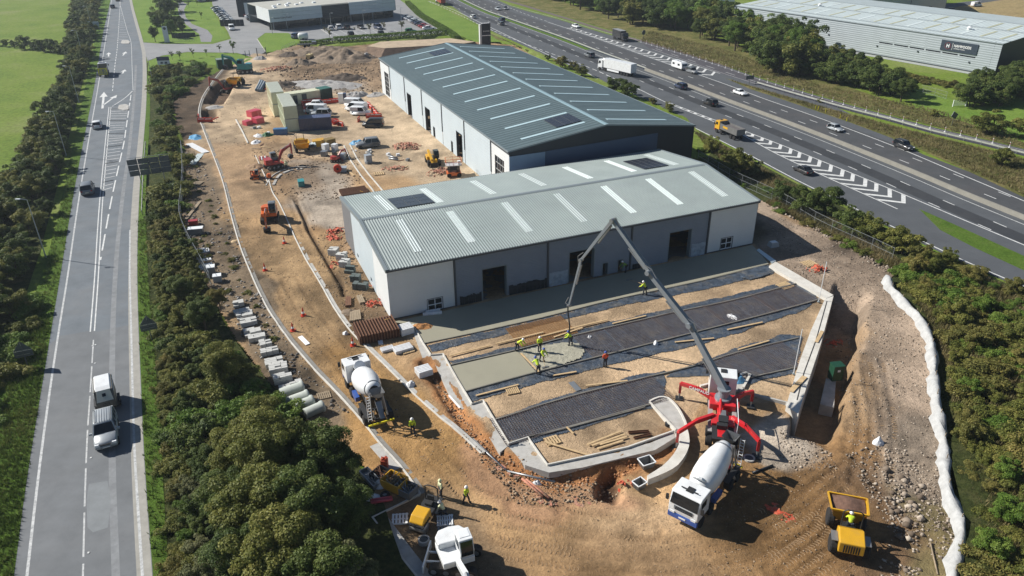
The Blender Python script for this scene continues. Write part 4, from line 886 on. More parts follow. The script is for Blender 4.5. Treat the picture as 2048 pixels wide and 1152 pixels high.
def membrane(name, poly, z, amp=.05):
    """wrinkled sheet over a plan polygon"""
    xs = [p[0] for p in poly]; ys = [p[1] for p in poly]
    o = grid_mesh(name, np.arange(min(xs), max(xs), .13), np.arange(min(ys), max(ys), .13), lambda x, y: z+amp*(vnoise(x, y, .8, 77)-.3), MEMS, lambda x, y: in_poly(x+(vnoise(x, y, 1.3, 5)-.5)*.5, y+(vnoise(x, y, 1.3, 6)-.5)*.5, poly))
    return struct(o)
edge = lambda pts: np.array(P2(pts))
S1T = [(899, 732), (1035, 701), (1115, 680), (1335, 629), (1472, 600), (1597, 567)]; S1B = [(932, 784), (1071, 746), (1200, 714), (1472, 645), (1600, 611), (1637, 600)]
S2T = [(990, 841), (1135, 796), (1255, 765), (1328, 748)]; S2B = [(1016, 887), (1135, 856), (1297, 811), (1322, 802)]
S3T = [(1400, 730), (1472, 707), (1596, 677)]; S3B = [(1450, 768), (1492, 758), (1590, 737)]
membrane('membrane_sheet', P2([(895, 722), (1035, 691), (1115, 669), (1335, 617), (1472, 588), (1600, 556), (1640, 600), (1605, 622), (1480, 665), (1400, 690), (1205, 735), (1075, 768), (940, 806)]), .02)
membrane('membrane_sheet', P2([(975, 842), (1135, 786), (1255, 754), (1332, 740), (1328, 812), (1297, 818), (1140, 866), (1020, 900)]), .02)
membrane('membrane_sheet', P2([(1325, 756), (1360, 738), (1472, 695), (1570, 668), (1606, 672), (1592, 745), (1500, 768), (1440, 775), (1420, 752)]), .03)
membrane('membrane_sheet', P2([(852, 690), (1080, 638), (1242, 597), (1405, 562), (1540, 529), (1550, 548), (1420, 578), (1245, 612), (1085, 650), (862, 706)]), .015, .06)
membrane('membrane_sheet', P2([(1470, 545), (1530, 530), (1552, 545), (1500, 562), (1478, 556)]), .06, .25)
def strip_slab(name, top, bot, z, mat): return struct(sheet(name, edge(top), edge(bot), z, mat, 40))
struct(flat('poured_bay', P2([(900, 733), (1035, 702), (1073, 745), (932, 783)], .1), .10, WET, None, .12))
pb = P2([(1035, 702), (1085, 690), (1135, 683), (1160, 686), (1172, 700), (1165, 716), (1120, 733), (1073, 745)], .1); xs = [p[0] for p in pb]; ys = [p[1] for p in pb]
struct(grid_mesh('poured_bay_wet', np.arange(min(xs), max(xs), .2), np.arange(min(ys), max(ys), .2), lambda x, y: .07+.09*vnoise(x, y, 1.0, 3), WETR, lambda x, y: in_poly(x, y, pb)))
def mesh_sheet_proto(L, Wd, pitch=.25, r=.013):
    m_ = MB()
    for k in range(int(L/pitch)+1): m_.box((k*pitch-L/2, 0, 0), (2*r, Wd, 2*r))
    for k in range(int(Wd/pitch)+1): m_.box((0, k*pitch-Wd/2, .02), (L, 2*r, 2*r))
    return m_.mesh('reinforcing_mesh', RUSTD)
def rebar_strip(label, top, bot, nL, z, skip=0.0):
    T = resample(edge(top), 60); B = resample(edge(bot), 60); c0 = (T[0]+B[0])/2; c1 = (T[-1]+B[-1])/2; L = np.linalg.norm(c1-c0); wd = np.median(np.linalg.norm(T-B, axis=1))*.97; ang = math.atan2(*(c1-c0)[::-1])
    root = thing('reinforcement_mat', label, 'rebar mat', (c0[0], c0[1], z), ang); s = L*(1-skip)/nL; me = mesh_sheet_proto(s*1.06, wd)
    for k in range(nL):
        i = int((skip+(k+.5)/nL*(1-skip))*59); c = (T[i]+B[i])/2-c0; ca, sa = math.cos(-ang), math.sin(-ang)
        o = bpy.data.objects.new('mesh_sheet', me); C.objects.link(o); o.parent = root; o.location = (c[0]*ca-c[1]*sa, c[0]*sa+c[1]*ca, .02*(k % 2)); o['kind'] = 'stuff'
    return root
rebar_strip('dark steel reinforcing mesh in the long bay being concreted', S1T, S1B, 9, .12, .33); rebar_strip('dark steel reinforcing mesh in the bay nearest the haul road', S2T, S2B, 6, .12); rebar_strip('dark steel reinforcing mesh beside the concrete pump boom foot', S3T, S3B, 4, .12)
FORM = pm('road_form_steel', (.20, .19, .165), .7, .2, .2, 2, coords='World')
for pts in (S1T, S1B, S2T+S3T, S2B, S3B): struct(sweep('edge_form', smooth_pl(edge(pts), 2), .14, .16, FORM, base=0))
struct(sweep('edge_form', smooth_pl(edge([(846, 688), (960, 664), (1080, 637), (1160, 617), (1242, 597), (1405, 562), (1537, 529)]), 2), .1, .1, FORM, base=0))
rm = thing('rebar_mat', 'rusty brown loose mesh mat lying on sand by the pump hose', 'rebar mat', G(1083, 662, .03), ANG+.02)
m_ = MB()
for k in range(24): m_.box((-3.3+k*.29, 0, .02), (.05, 4.1, .03))
for k in range(21): m_.box((0, -2.05+k*.205, .045), (6.9, .05, .03))
m_.build('mesh_bars', pm('rust_bright', (.33, .17, .06), .8, .1, .2, 3), rm)
# concrete footings and upstands round the yard
def band(pts, z1, z0, mat, nm='footing'): return struct(flat(nm, P2(pts, z1), z1, mat, None, z1-z0))
band([(822, 652), (830, 650), (862, 712), (845, 716)], .06, -.5, CONC); band([(862, 712), (886, 710), (944, 810), (925, 818), (900, 790)], .05, -.5, CONC); band([(940, 812), (966, 803), (1018, 890), (1000, 905), (968, 860)], .04, -.5, CONC)
band([(1016, 892), (1056, 876), (1096, 932), (1165, 917), (1300, 886), (1346, 866), (1352, 874), (1310, 900), (1165, 935), (1098, 945), (1050, 930)], .03, -.6, CONC)
for pts in ([(826, 651), (846, 688), (862, 712), (886, 710), (914, 760), (944, 810), (966, 803), (992, 848), (1018, 890), (1056, 877), (1075, 905), (1095, 932), (1165, 917), (1255, 897), (1348, 864)],): struct(sweep('upstand', np.array(P2(pts)), .13, .22, CONCP, base=0))
struct(sweep('upstand', np.array(P2([(1299, 807), (1325, 835), (1352, 863)])), .16, .24, CONCP, base=0)); struct(sweep('upstand', np.array(P2([(1055, 877), (1120, 862), (1290, 816)])), .1, .16, FORM, base=0))
arc_o = smooth_pl(P2([(1299, 805), (1318, 797), (1336, 799), (1352, 814), (1364, 833), (1374, 858), (1379, 884), (1373, 908), (1356, 932), (1332, 947), (1296, 962)]), .7); arc_i = smooth_pl(P2([(1352, 862), (1358, 876), (1357, 892), (1346, 912), (1325, 934), (1294, 954)]), .7)
half = len(arc_o)//2
def ring_poly(o, i): return [tuple(p) for p in o]+[tuple(p) for p in i[::-1]]
rk = int(np.argmin(np.linalg.norm(arc_o-arc_i[0], axis=1)))
struct(flat('ramp_kerb', ring_poly(arc_o[rk:], arc_i), .16, CONCP, None, 1.2)); struct(flat('ramp_slab', [tuple(p) for p in arc_o[:rk+1]]+[tuple(P2([(1352, 862)])[0])], .10, CONC, None, .9)); struct(sweep('ramp_upstand', arc_o[:rk+1], .18, .22, CONCP, base=0))
# east retaining wall
RW = struct(flat('retaining_wall', P2([(1650, 598), (1667, 592), (1641, 690), (1614, 770), (1597, 828), (1572, 812), (1600, 720), (1622, 660)], .34), .34, CONCP, None, 3.4))
RW['label'] = 'pale concrete retaining wall'; struct(flat('retaining_wall_north', P2([(1538, 532), (1551, 523), (1667, 590), (1652, 597)], .36), .36, CONCP, None, .9))
struct(sweep('wall_joint', np.array(P2([(1654, 602), (1632, 680), (1608, 745), (1594, 800)], .36)), .10, .01, pm('joint_dark', (.04, .04, .04), .8, 0, .1, 1), base=.345, sunk=.0))
struct(flat('galvanised_channel', P2([(1513, 500), (1518, 497), (1552, 521), (1545, 526)], .2), .2, pm('galvanised', (.50, .58, .62), .35, .6, .1, 1), None, .18))
struct(sweep('yard_south_wall', np.array(P2([(1475, 782), (1520, 795), (1572, 808), (1590, 826)])), .2, .25, CONC, base=0, sunk=1.2)); struct(sweep('yard_south_upstand', np.array(P2([(1400, 775), (1440, 765), (1492, 748), (1500, 752), (1486, 778)])), .22, .25, CONCP, base=0)); struct(flat('yard_corner_slab', P2([(1452, 768), (1492, 750), (1486, 778), (1462, 785)], .1), .1, CONC, None, .4))
struct(flat('pit_slab', P2([(1652, 757), (1672, 758), (1668, 815), (1640, 808)], -1.6), -1.6, CONC, None, 1.4))
t = thing('kiosk', 'dark green steel cabinet standing in the pit by retaining wall', 'cabinet', G(1669, 757, -1.6), .15); DGRN = pm('green_cabinet', (.012, .055, .03), .45, 0, .08, 2)
MB().box((0, 0, .85), (1.1, .9, 1.7)).build('body', DGRN, t); MB().box((0, 0, 1.73), (1.2, 1.0, .07)).build('lid', DGRN, t); MB().box((0, -.46, 1.2), (.3, .02, .25)).build('notice_plate', WFR, t)
# manhole rings and covers
def manhole(px, py, r, label, h=.35, mat=None):
    p = GT(px, py); t = thing('manhole_ring', label, 'manhole', (p[0], p[1], gz(p[0], p[1])-.05))
    MB().lathe([(r, 0), (r, h), (r*.72, h), (r*.72, .02)], 18).build('ring', mat or CONC, t); m_ = MB().lathe([(r*.7, h-.1), (r*.7, h-.04), (.02, h-.04)], 16); m_.build('cover', DGREY, t); return t
manhole(848, 1085, .45, 'round manhole shaft on the shaded ground by the white digger', .4); manhole(1498, 918, .5, 'manhole lid in a wet patch under right pump outrigger', .2); manhole(1322, 826, .28, 'green round drain lid on the curved ramp slab', .12, DGRN)
manhole(737, 306, .55, 'white concrete ring lying beside the grey pickup', .25, CONCP); manhole(1336, 852, .3, 'black open pipe ring at the ramp corner', .35, MEMB)
# vertical poles on the retaining wall
for (px, py, tx, ty, lb) in ((1637, 604, 1657, 499, 'tall thin white pole by the corner of retaining wall'), (1587, 748, 1602, 644, 'tall thin white pole beside the lower retaining wall')):
    b = G(px, py, .1); top = 5.2; t = thing('marker_pole', lb, 'pole', b); MB().tube([(0, 0, 0), (0, 0, top)], .04, 6).build('pole', WFR, t); MB().lathe([(.16, 0), (.16, .1), (.05, .14)], 8).build('foot', MGREY, t)
# timber lying about the yard: each plank a thing
PL = [((899, 712), (981, 691)), ((992, 688), (1087, 665)), (( 1080, 674), (1160, 653)), ((1108, 675), (1165, 656)), ((1160, 653), (1215, 640)), ((1225, 648), (1292, 632)), ((952, 792), (1037, 770)), ((1105, 752), (1153, 744)), ((1172, 772), (1255, 762)),
      ((1350, 685), (1428, 677)), ((1175, 890), (1242, 863)), ((1184, 892), (1250, 869)), ((1200, 890), (1254, 874)), ((1195, 898), (1246, 882)), ((1090, 885), (1180, 912)), ((1133, 855), (1147, 868)), ((1455, 660), (1525, 645)), ((1476, 700), (1538, 682)), ((1042, 708), (1078, 745))]
MB_P = {}
for i, (a, b) in enumerate(PL):
    A = G(*a, .1); B = G(*b, .1); L = np.linalg.norm(B-A); c = (A+B)/2; where = ['by the apron footing', 'beside the half poured bay', 'next to the pump hose', 'near the hose worker', 'above the rebar bay', 'along the upper rebar bay', 'below the poured bay', 'under the orange vest worker', 'above the lower rebar bay', 'right of the pump boom', 'top of the four in the south bay', 'second of the four in the south bay', 'third of the four in the south bay', 'lowest of the four in the south bay', 'slanting across the south bay corner', 'propped on the south bay form', 'along the membrane edge right of boom', 'on the membrane above the pump cab', 'used as screed across the wet concrete'][i]
    o = MB().box((0, 0, 0), (L, .2 if L > 2 else .15, .06)).build('plank', WOOD, None); o.location = (c[0], c[1], .16 + .03*(i == 18)); o.rotation_euler = (0, 0, math.atan2(B[1]-A[1], B[0]-A[0])); tag(o, 'long pale timber plank '+where, 'plank')
for (a, b, lb) in (((1257, 865), (1298, 862), 'upper brown steel channel on the south bay sand'), ((1268, 876), (1302, 868), 'lower brown steel channel on the south bay sand')):
    A = G(*a, .1); B = G(*b, .1); c = (A+B)/2; L = np.linalg.norm(B-A); m_ = MB(); m_.box((0, -.1, .08), (L, .03, .16)); m_.box((0, .1, .08), (L, .03, .16)); m_.box((0, 0, .0), (L, .17, .03)); o = m_.build('steel_channel', RUST); o.location = (c[0], c[1], .03); o.rotation_euler = (0, 0, math.atan2(B[1]-A[1], B[0]-A[0])); tag(o, lb, 'channel')
# ================================================================== VEGETATION
def leaf_mat(name, a, b, c):
    m = bpy.data.materials.new(name); m.use_nodes = True; n = m.node_tree; bs = n.nodes['Principled BSDF']; bs.inputs['Roughness'].default_value = .6; bs.inputs['Specular IOR Level'].default_value = .25
    at = n.nodes.new('ShaderNodeAttribute'); at.attribute_name = 'shade'; oi = n.nodes.new('ShaderNodeObjectInfo')
    ad = n.nodes.new('ShaderNodeMath'); ad.operation = 'MULTIPLY_ADD'; ad.inputs[1].default_value = .30; n.links.new(oi.outputs['Random'], ad.inputs[0])
    sc = n.nodes.new('ShaderNodeMath'); sc.operation = 'MULTIPLY'; sc.inputs[1].default_value = .7; n.links.new(at.outputs['Fac'], sc.inputs[0]); n.links.new(sc.outputs[0], ad.inputs[2])
    col = rgbramp(n, ad.outputs[0], [(.08, a), (.5, b), (.92, c)]); n.links.new(col, bs.inputs['Base Color'])
    tr = n.nodes.new('ShaderNodeBsdfTranslucent'); n.links.new(col, tr.inputs['Color']); mx = n.nodes.new('ShaderNodeMixShader'); mx.inputs[0].default_value = .3
    n.links.new(bs.outputs[0], mx.inputs[1]); n.links.new(tr.outputs[0], mx.inputs[2]); n.links.new(mx.outputs[0], n.nodes['Material Output'].inputs[0]); MATS[name] = m; return m
LF_D = leaf_mat('leaf_dark', (0.043, 0.073, 0.018), (0.085, 0.125, 0.026), (0.163, 0.194, 0.046)); LF_O = leaf_mat('leaf_olive', (0.082, 0.106, 0.022), (0.163, 0.175, 0.037), (0.284, 0.263, 0.066)); LF_B = leaf_mat('leaf_bright', (0.064, 0.125, 0.018), (0.121, 0.200, 0.029), (0.213, 0.269, 0.055)); LF_Y = leaf_mat('leaf_autumn', (0.099, 0.106, 0.026), (0.177, 0.169, 0.044), (0.284, 0.231, 0.068)); LF_G = leaf_mat('leaf_grey', (0.085, 0.100, 0.039), (0.149, 0.163, 0.066), (0.234, 0.225, 0.110))
BARK = pm('bark', (.085, .065, .045), .9, 0, .25, 3, .02, 12)
def crown(lobes, n, size, rng, droop=.0, flat_=.0):
    """leaf faces spread through ellipsoid lobes [(x,y,z,rx,rz)]"""
    w = np.array([l[3]**2 for l in lobes]); cnt = np.maximum(8, (n*w/w.sum()).astype(int)); P = []; N = []; Sh = []
    for l, c in zip(lobes, cnt):
        d = rng.normal(size=(c, 3)); d /= np.linalg.norm(d, axis=1)[:, None]; d[:, 2] = np.where(d[:, 2] < -.35, -d[:, 2], d[:, 2]); r = rng.uniform(.35, 1.0, c)**.5
        p = np.array(l[:3])+d*np.stack([l[3]*r, l[3]*r, l[4]*r], 1); nn = d*.75+rng.normal(size=(c, 3))*.55+np.array([0, 0, .45]); nn /= np.linalg.norm(nn, axis=1)[:, None]
        P.append(p); N.append(nn); Sh.append(np.clip(rng.normal(.5, .22, c)+rng.normal(0, .16), 0, 1))
    P = np.concatenate(P); N = np.concatenate(N); Sh = np.concatenate(Sh); k = len(P)
    t = np.cross(N, rng.normal(size=(k, 3))); t /= np.linalg.norm(t, axis=1)[:, None]+1e-9; b = np.cross(N, t); s = size*rng.uniform(.4, 1.65, k)[:, None]
    V = np.stack([P-t*s*.55, P-b*s*.32+N*s*.08, P+t*s*.55, P+b*s*.32+N*s*.08], 1).reshape(-1, 3); F = np.arange(4*k).reshape(k, 4); return V, F, Sh
def proto_tree(name, Hh, R, zc, rz_, nl, leaves, size, seed, trunk=.14, mat=None, stems=1, cone=False):
    rng = np.random.default_rng(seed); lobes = []
    for i in range(nl):
        d = rng.normal(size=3); d /= np.linalg.norm(d); q = rng.uniform(.35, 1.0)
        f = 1.0
        x, y, z = d[0]*R*q, d[1]*R*q, zc+d[2]*rz_*q
        if cone: tt = np.clip((z-(zc-rz_))/(2*rz_), 0, 1); x *= 1.15*(1-tt)+.1; y *= 1.15*(1-tt)+.1; f = .55+.6*(1-tt)
        rr = R*rng.uniform(.14, .36)*f; lobes.append((x, y, z, rr, rr*rng.uniform(.7, .95)))
    V, F, Sh = crown(lobes, leaves, size, rng); V[:, 2] = np.maximum(V[:, 2], .03)
    root = bpy.data.objects.new(name, None); C.objects.link(root); root.empty_display_size = .3
    np_mesh('crown', V, F, mat or LF_O, root, attrs={'shade': ('FACE', 'FLOAT', Sh)})
    m_ = MB()
    for s in range(stems):
        a = rng.uniform(0, 6.28); off = .12*R*(stems > 1); m_.tube([(off*math.cos(a), off*math.sin(a), -.15), (off*2*math.cos(a), off*2*math.sin(a), zc*.5), (off*2.5*math.cos(a), off*2.5*math.sin(a), zc)], [trunk*1.25, trunk, trunk*.6], 7)
    for l in lobes[:: max(1, nl//9)]: m_.tube([(0, 0, zc*.45), ((l[0])*.55, l[1]*.55, (zc*.5+l[2]*.5)), (l[0], l[1], l[2])], [trunk*.5, trunk*.34, trunk*.12], 5)
    m_.build('trunk', BARK, root); return root
PT = [proto_tree('tree', 8, 3.2, 4.9, 3.1, 78, 34000, .155, 100+k, .2, LF_O) for k in range(3)]
PS = [proto_tree('shrub', 3.2, 1.9, 1.55, 1.5, 40, 9500, .135, 200+k, .06, LF_D, 4) for k in range(4)]
PB = [proto_tree('bramble', 1.3, 1.7, .5, .62, 34, 6000, .125, 300+k, .03, LF_O, 3) for k in range(3)]
PC = proto_tree('conifer', 7, 2.0, 3.8, 3.4, 44, 5000, .2, 401, .14, LF_D, 1, True)
PG = [proto_tree('sapling', 4.2, 1.1, 2.9, 1.3, 14, 800, .2, 500+k, .05, LF_B) for k in range(2)]
ALLP = PT+PS+PB+[PC]+PG; NATH = {id(p): h for p, h in zip(ALLP, [8]*3+[3.1]*4+[1.2]*3+[7.2]+[4.3]*2)}
def plant(proto, x, y, h, label, cat, group, mat=None, wide=1.0, z=None, name=None):
    s = h/NATH[id(proto)]; o = dup(proto, (x, y, (float(Zt(x, y)) if z is None else z)-.03), random.uniform(0, 6.28), scale=(s*wide, s*wide, s)); tag(o, label, cat, group)
    if name: o.name = name
    if mat:
        c = [q for q in o.children if q.name.startswith('crown')][0]; c.material_slots[0].link = 'OBJECT'; c.material_slots[0].material = mat
    return o
def scatter(poly, mind, n, seed):
    rng = np.random.default_rng(seed); xs = [p[0] for p in poly]; ys = [p[1] for p in poly]; pts = []
    for _ in range(n*30):
        x = rng.uniform(min(xs), max(xs)); y = rng.uniform(min(ys), max(ys))
        if not bool(in_poly(np.array([x]), np.array([y]), poly)[0]): continue
        if all((x-a)**2+(y-b)**2 > mind**2 for a, b in pts): pts.append((x, y))
        if len(pts) >= n: break
    return pts
def fill(px, mind, n, seed, protos, hr, mats, label, cat, group, wide=(.9, 1.2), nm=None):
    for x, y in scatter(P2(px), mind, n, seed):
        pr = random.choice(protos); plant(pr, x, y, random.uniform(*hr), label, cat, group, random.choice(mats), random.uniform(*wide), name=nm)
# --- hedge west of the road
fill([(196, -40), (190, 30), (176, 115), (152, 200), (128, 300), (104, 400), (75, 505), (36, 620), (-8, 740), (-60, 740), (-60, 430), (0, 425), (35, 360), (62, 310), (100, 218), (135, 122), (150, 35), (150, -40)], 1.95, 290, 1, PS, (2.6, 4.6), [LF_D, LF_D, LF_O, LF_O, LF_D], 'dark bushy hedgerow shrub on the left of the road', 'shrub', 'hedgerow left of the main road', nm='hedgerow_shrub')
fill([(-8, 745), (30, 660), (70, 560), (55, 640), (10, 780), (-20, 860), (-60, 860)], 2.0, 18, 2, PB, (.9, 1.5), [LF_B, LF_O], 'low bramble at the foot of the left hedgerow', 'bramble', 'brambles below the left hedgerow')
# --- field hedge
for i, (px, py, h) in enumerate(((-8, 92, 2.5), (12, 93, 2.3), (30, 95, 2.2), (52, 98, 4.2), (70, 100, 3.0), (88, 103, 4.0), (105, 105, 3.8), (122, 107, 3.0))): p = G(px, py); plant(PS[i % 4], p[0], p[1], h, 'dark round bush in the cross hedge between the two fields', 'shrub', 'cross hedge in the field', LF_D)
# --- belt between road and site
GRB = 'shrub belt between road and site'
fill([(300, 140), (385, 128), (440, 134), (385, 168), (340, 205), (345, 280), (362, 330), (356, 450), (330, 420), (316, 300), (314, 200)], 1.8, 70, 3, PS+PB, (1.1, 2.2), [LF_O, LF_D, LF_O, LF_B], 'olive bush in the belt between road and site cabins', 'shrub', GRB, nm='belt_shrub')
fill([(308, 420), (340, 420), (358, 460), (392, 535), (420, 610), (400, 660), (345, 640), (322, 560), (310, 480)], 1.6, 50, 4, PS, (1.5, 2.4), [LF_O, LF_O, LF_D, LF_Y], 'olive shrub in the belt beside the stacked white frames', 'shrub', GRB, nm='belt_shrub')
fill([(345, 660), (400, 670), (470, 720), (540, 800), (560, 900), (440, 960), (385, 960), (365, 830)], 1.7, 60, 5, PS+PB, (1.1, 2.1), [LF_B, LF_D, LF_O, LF_O], 'green shrub between grass verge and the big trees', 'shrub', GRB, nm='belt_shrub')
fill([(380, 960), (440, 960), (470, 1160), (405, 1200), (388, 1100)], 1.4, 40, 6, PS, (1.3, 2.1), [LF_D, LF_D, LF_G], 'dark ivy covered shrub along the near grass verge', 'shrub', GRB, nm='belt_shrub')
fill([(316, 600), (345, 650), (365, 830), (385, 960), (412, 1190), (350, 1190), (336, 960), (326, 810)], 1.1, 70, 18, PB, (.4, .9), [LF_B, LF_O, LF_O, LF_Y], 'low bramble between the grass verge and shrub belt', 'bramble', GRB, nm='verge_bramble')
TL = [(455, 770, 5.4, LF_O, 'rounded olive tree beside the stacked white blocks', 1.1), (412, 660, 4.3, LF_D, 'dark glossy tree above the stacked white blocks', 1.1), (442, 622, 3.6, LF_Y, 'small yellowing tree by the white crates', .9), (362, 600, 3.6, LF_D, 'dense dark tree close to the warning sign', 1.25),
      (556, 985, 8.0, LF_O, 'tallest leafy tree below the concrete pipes', 1.1), (640, 975, 7.0, LF_D, 'dark tree overhanging the scrap pile', 1.05), (492, 950, 5.8, LF_O, 'leafy olive tree left of the tallest one', 1.1), (470, 1050, 5.6, LF_D, 'dark tree in the middle of the near belt', 1.1), (520, 1095, 8.0, LF_O, 'broad tree in the near belt above the bottom edge', 1.1), (620, 1085, 7.6, LF_D, 'dark broad tree shading the white digger', 1.1), (705, 1075, 5.6, LF_D, 'dark tree against the kerb corner', 1.0),
      (560, 1190, 7.8, LF_O, 'tree cut by the bottom edge of photo', 1.1), (700, 1200, 5.4, LF_G, 'pale green tree at the bottom beside the kerb', 1.05), (490, 1180, 6.0, LF_D, 'dark tree at bottom left of the belt', 1.1), (640, 1220, 7.0, LF_D, 'dark tree at the very bottom of the belt', 1.1), (535, 885, 5.2, LF_O, 'smaller tree just below the pipes', 1.1), (690, 985, 5.0, LF_D, 'low dark tree beside the scrap pile', .95)]
for i, (px, py, h, mt, lb, wd) in enumerate(TL): p = G(px, py); plant(PT[i % 3], p[0], p[1], h*.9, lb, 'tree', 'large trees between road and site', mt, wd*.95)
fill([(372, 330), (395, 330), (440, 440), (480, 540), (560, 690), (540, 720), (440, 590), (372, 440)], 2.0, 34, 19, PB, (.2, .5), [LF_Y, LF_O], 'low weed clump on the west rubble bank', 'weeds', 'weeds on the west bank', nm='weed_clump')
# --- scrub on the right
SCRUB = [(1812, 553), (1868, 640), (1906, 720), (1918, 800), (1936, 905), (1968, 1020), (1966, 1180), (1990, 1300), (2250, 1300), (2200, 900), (2100, 610), (1950, 548), (1862, 508)]
fill(SCRUB, 1.65, 220, 7, PB+PB+PS[:1], (.55, 1.35), [LF_O, LF_O, LF_B, LF_Y, LF_O, LF_Y], 'low tangled bramble in the scrub right of the silt fence', 'bramble', 'scrub right of the silt fence', (1.0, 1.4), 'scrub_bramble')
fill(SCRUB, 4.2, 26, 17, PS, (1.6, 2.8), [LF_O, LF_Y, LF_B], 'taller olive shrub standing out of the right hand scrub', 'shrub', 'taller shrubs in the scrub', nm='scrub_shrub')
# --- motorway side shrubs
ML_ = [(1420, 303, 3.2, LF_O, 'bush at the corner of the dark rear unit'), (1452, 322, 2.6, LF_O, 'small bush between two larger ones by the slip road'), (1478, 350, 4.8, LF_O, 'big dense bush beside the tipper truck'), (1505, 352, 3.2, LF_G, 'pale bush right of the big dense one'), (1562, 402, 3.6, LF_D, 'dark bush below the grey roof ridge end'), (1610, 425, 4.6, LF_D, 'dark bush behind the mesh fence near chevrons'), (1650, 432, 4.9, LF_D, 'tall dark bush below the black car'), (1690, 462, 4.2, LF_D, 'dark bush mid way along the mesh fence'), (1728, 475, 4.0, LF_O, 'olive bush right of mid fence'), (1765, 492, 3.6, LF_O, 'olive bush before the fence end'), (1802, 505, 4.0, LF_O, 'leafy bush at the end of mesh fence'), (1838, 530, 3.4, LF_Y, 'brownish bush above the silt fence top'), (1862, 545, 3.0, LF_O, 'bush beside the slip road edge line'),
       (1096, 122, 1.8, LF_D, 'single small round bush behind the rear unit'), (1122, 138, 3.4, LF_Y, 'yellowish bush left of the articulated lorry'), (1146, 140, 2.6, LF_Y, 'low yellowish bush behind the rear roof'), (1163, 153, 3.2, LF_O, 'round bush below the articulated lorry cab'), (1228, 188, 4.2, LF_D, 'dark bush below the articulated lorry trailer'), (1255, 196, 4.2, LF_D, 'dark bush right of lorry trailer shadow'), (1305, 208, 1.6, LF_Y, 'brown low bush beside the hatched lines'), (1338, 224, 2.4, LF_O, 'olive bush above the rear roof corner')]
for i, (px, py, h, mt, lb) in enumerate(ML_): p = G(px, py); plant(PS[i % 4], p[0], p[1], h*.88, lb, 'shrub', 'bushes along the motorway', mt, random.uniform(.95, 1.15))
fill([(1545, 420), (1600, 440), (1760, 525), (1790, 535), (1850, 560), (1830, 590), (1800, 556), (1690, 488)], 1.8, 18, 8, PB, (.4, .8), [LF_Y, LF_O, LF_B], 'low weeds along the foot of mesh fence', 'bramble', 'weeds along the mesh fence')
fill([(1400, 300), (1470, 335), (1560, 392), (1640, 432), (1560, 425), (1450, 352), (1395, 320)], 2.2, 12, 9, PB, (.4, .9), [LF_O, LF_B], 'low undergrowth on the bank behind the grey unit', 'bramble', 'undergrowth on the bank')
# --- woodland belt across the motorway
fill([(1040, -25), (1110, 6), (1180, 30), (1255, 50), (1350, 64), (1440, 92), (1500, 116), (1545, 146), (1600, 150), (1640, 120), (1560, 84), (1500, 70), (1440, 42), (1330, 12), (1200, -25)], 3.6, 150, 10, PT+PS, (6.0, 9.5), [LF_D, LF_D, LF_O, LF_B], 'tall dark tree in the woodland belt across the motorway', 'tree', 'woodland belt across the motorway', nm='woodland_tree')
fill([(1540, 148), (1600, 152), (1660, 165), (1730, 182), (1800, 206), (1812, 194), (1770, 168), (1700, 145), (1640, 124), (1580, 110)], 2.9, 45, 11, PS+PT[:1], (3.6, 6.0), [LF_D, LF_D, LF_O], 'dark shrub in the row below the long warehouse', 'shrub', 'shrub row below the warehouse')
fill([(1640, 118), (1700, 128), (1800, 148), (1930, 176), (1925, 182), (1800, 160), (1700, 142)], 1.6, 40, 12, PB, (.7, 1.2), [LF_Y, LF_Y, LF_O], 'russet bracken clump at the warehouse foot', 'bracken', 'bracken along the warehouse wall')
fill([(1918, 205), (1960, 175), (2010, 170), (2080, 150), (2140, 160), (2080, 195), (2000, 212), (1940, 215)], 2.6, 36, 13, PS+PT[:1], (3.8, 6.2), [LF_D], 'dark hedge tree right of the warehouse corner', 'tree', 'hedge right of the warehouse')
for i, (px, py, h, lb) in enumerate(((1975, 268, 4.6, 'large lone bush standing on the meadow'), (2000, 330, 3.0, 'round bush on the wedge between slip and motorway'), (2050, 275, 3.8, 'bush cut by the right edge above the slip road'), (1868, 232, 1.4, 'low bush by the field gate'), (1640, 205, 1.0, 'small weed clump at the slip road nose'))): p = G(px, py); plant(PS[i % 4], p[0], p[1], h, lb, 'shrub', None, LF_O, 1.15)
# --- trees by the junction and saplings
for i, (px, py, h) in enumerate(((311, 84, 5), (316, 66, 6), (322, 52, 7), (332, 66, 7.5), (345, 76, 6), (352, 60, 6), (338, 40, 8), (322, 28, 7), (346, 24, 7.5), (330, 8, 8), (318, -2, 7), (352, 2, 7), (366, 70, 5), (310, -16, 8), (340, -18, 8))): p = G(px, py); plant([PT[0], PT[1], PS[0]][i % 3], p[0], p[1], h, 'slender dark tree in the clump by the junction', 'tree', 'tree clump by the junction', [LF_D, LF_B, LF_D][i % 3], .8)
for i, (px, py, h) in enumerate(((345, 120, 3), (361, 122, 3.4), (387, 116, 3.2), (414, 113, 2.6), (440, 105, 2.8), (467, 108, 4.6), (364, 33, 3), (403, 38, 3.2), (378, 15, 3), (395, 12, 3))): p = G(px, py); plant(PG[i % 2], p[0], p[1], h, 'young staked tree on the lawn near the site entrance', 'tree', 'saplings on the entrance lawn', [LF_D, LF_B][i % 2])
for i, (px, py, h, lb) in enumerate(((660, 80, 4.4, 'young tree at the left end of the clipped hedge'), (741, 68, 4.2, 'bare young tree between two parked cars'), (768, 62, 3.6, 'young tree beside the parking aisle'), (804, 64, 4.4, 'young tree before the slanted row of cars'), (650, 66, 2.4, 'small shrub in the car park bed'), (710, 62, 1.6, 'low shrub near the showroom bays'))): p = G(px, py); plant(PG[i % 2], p[0], p[1], h, lb, 'tree', None, [LF_Y, LF_G][i % 2])
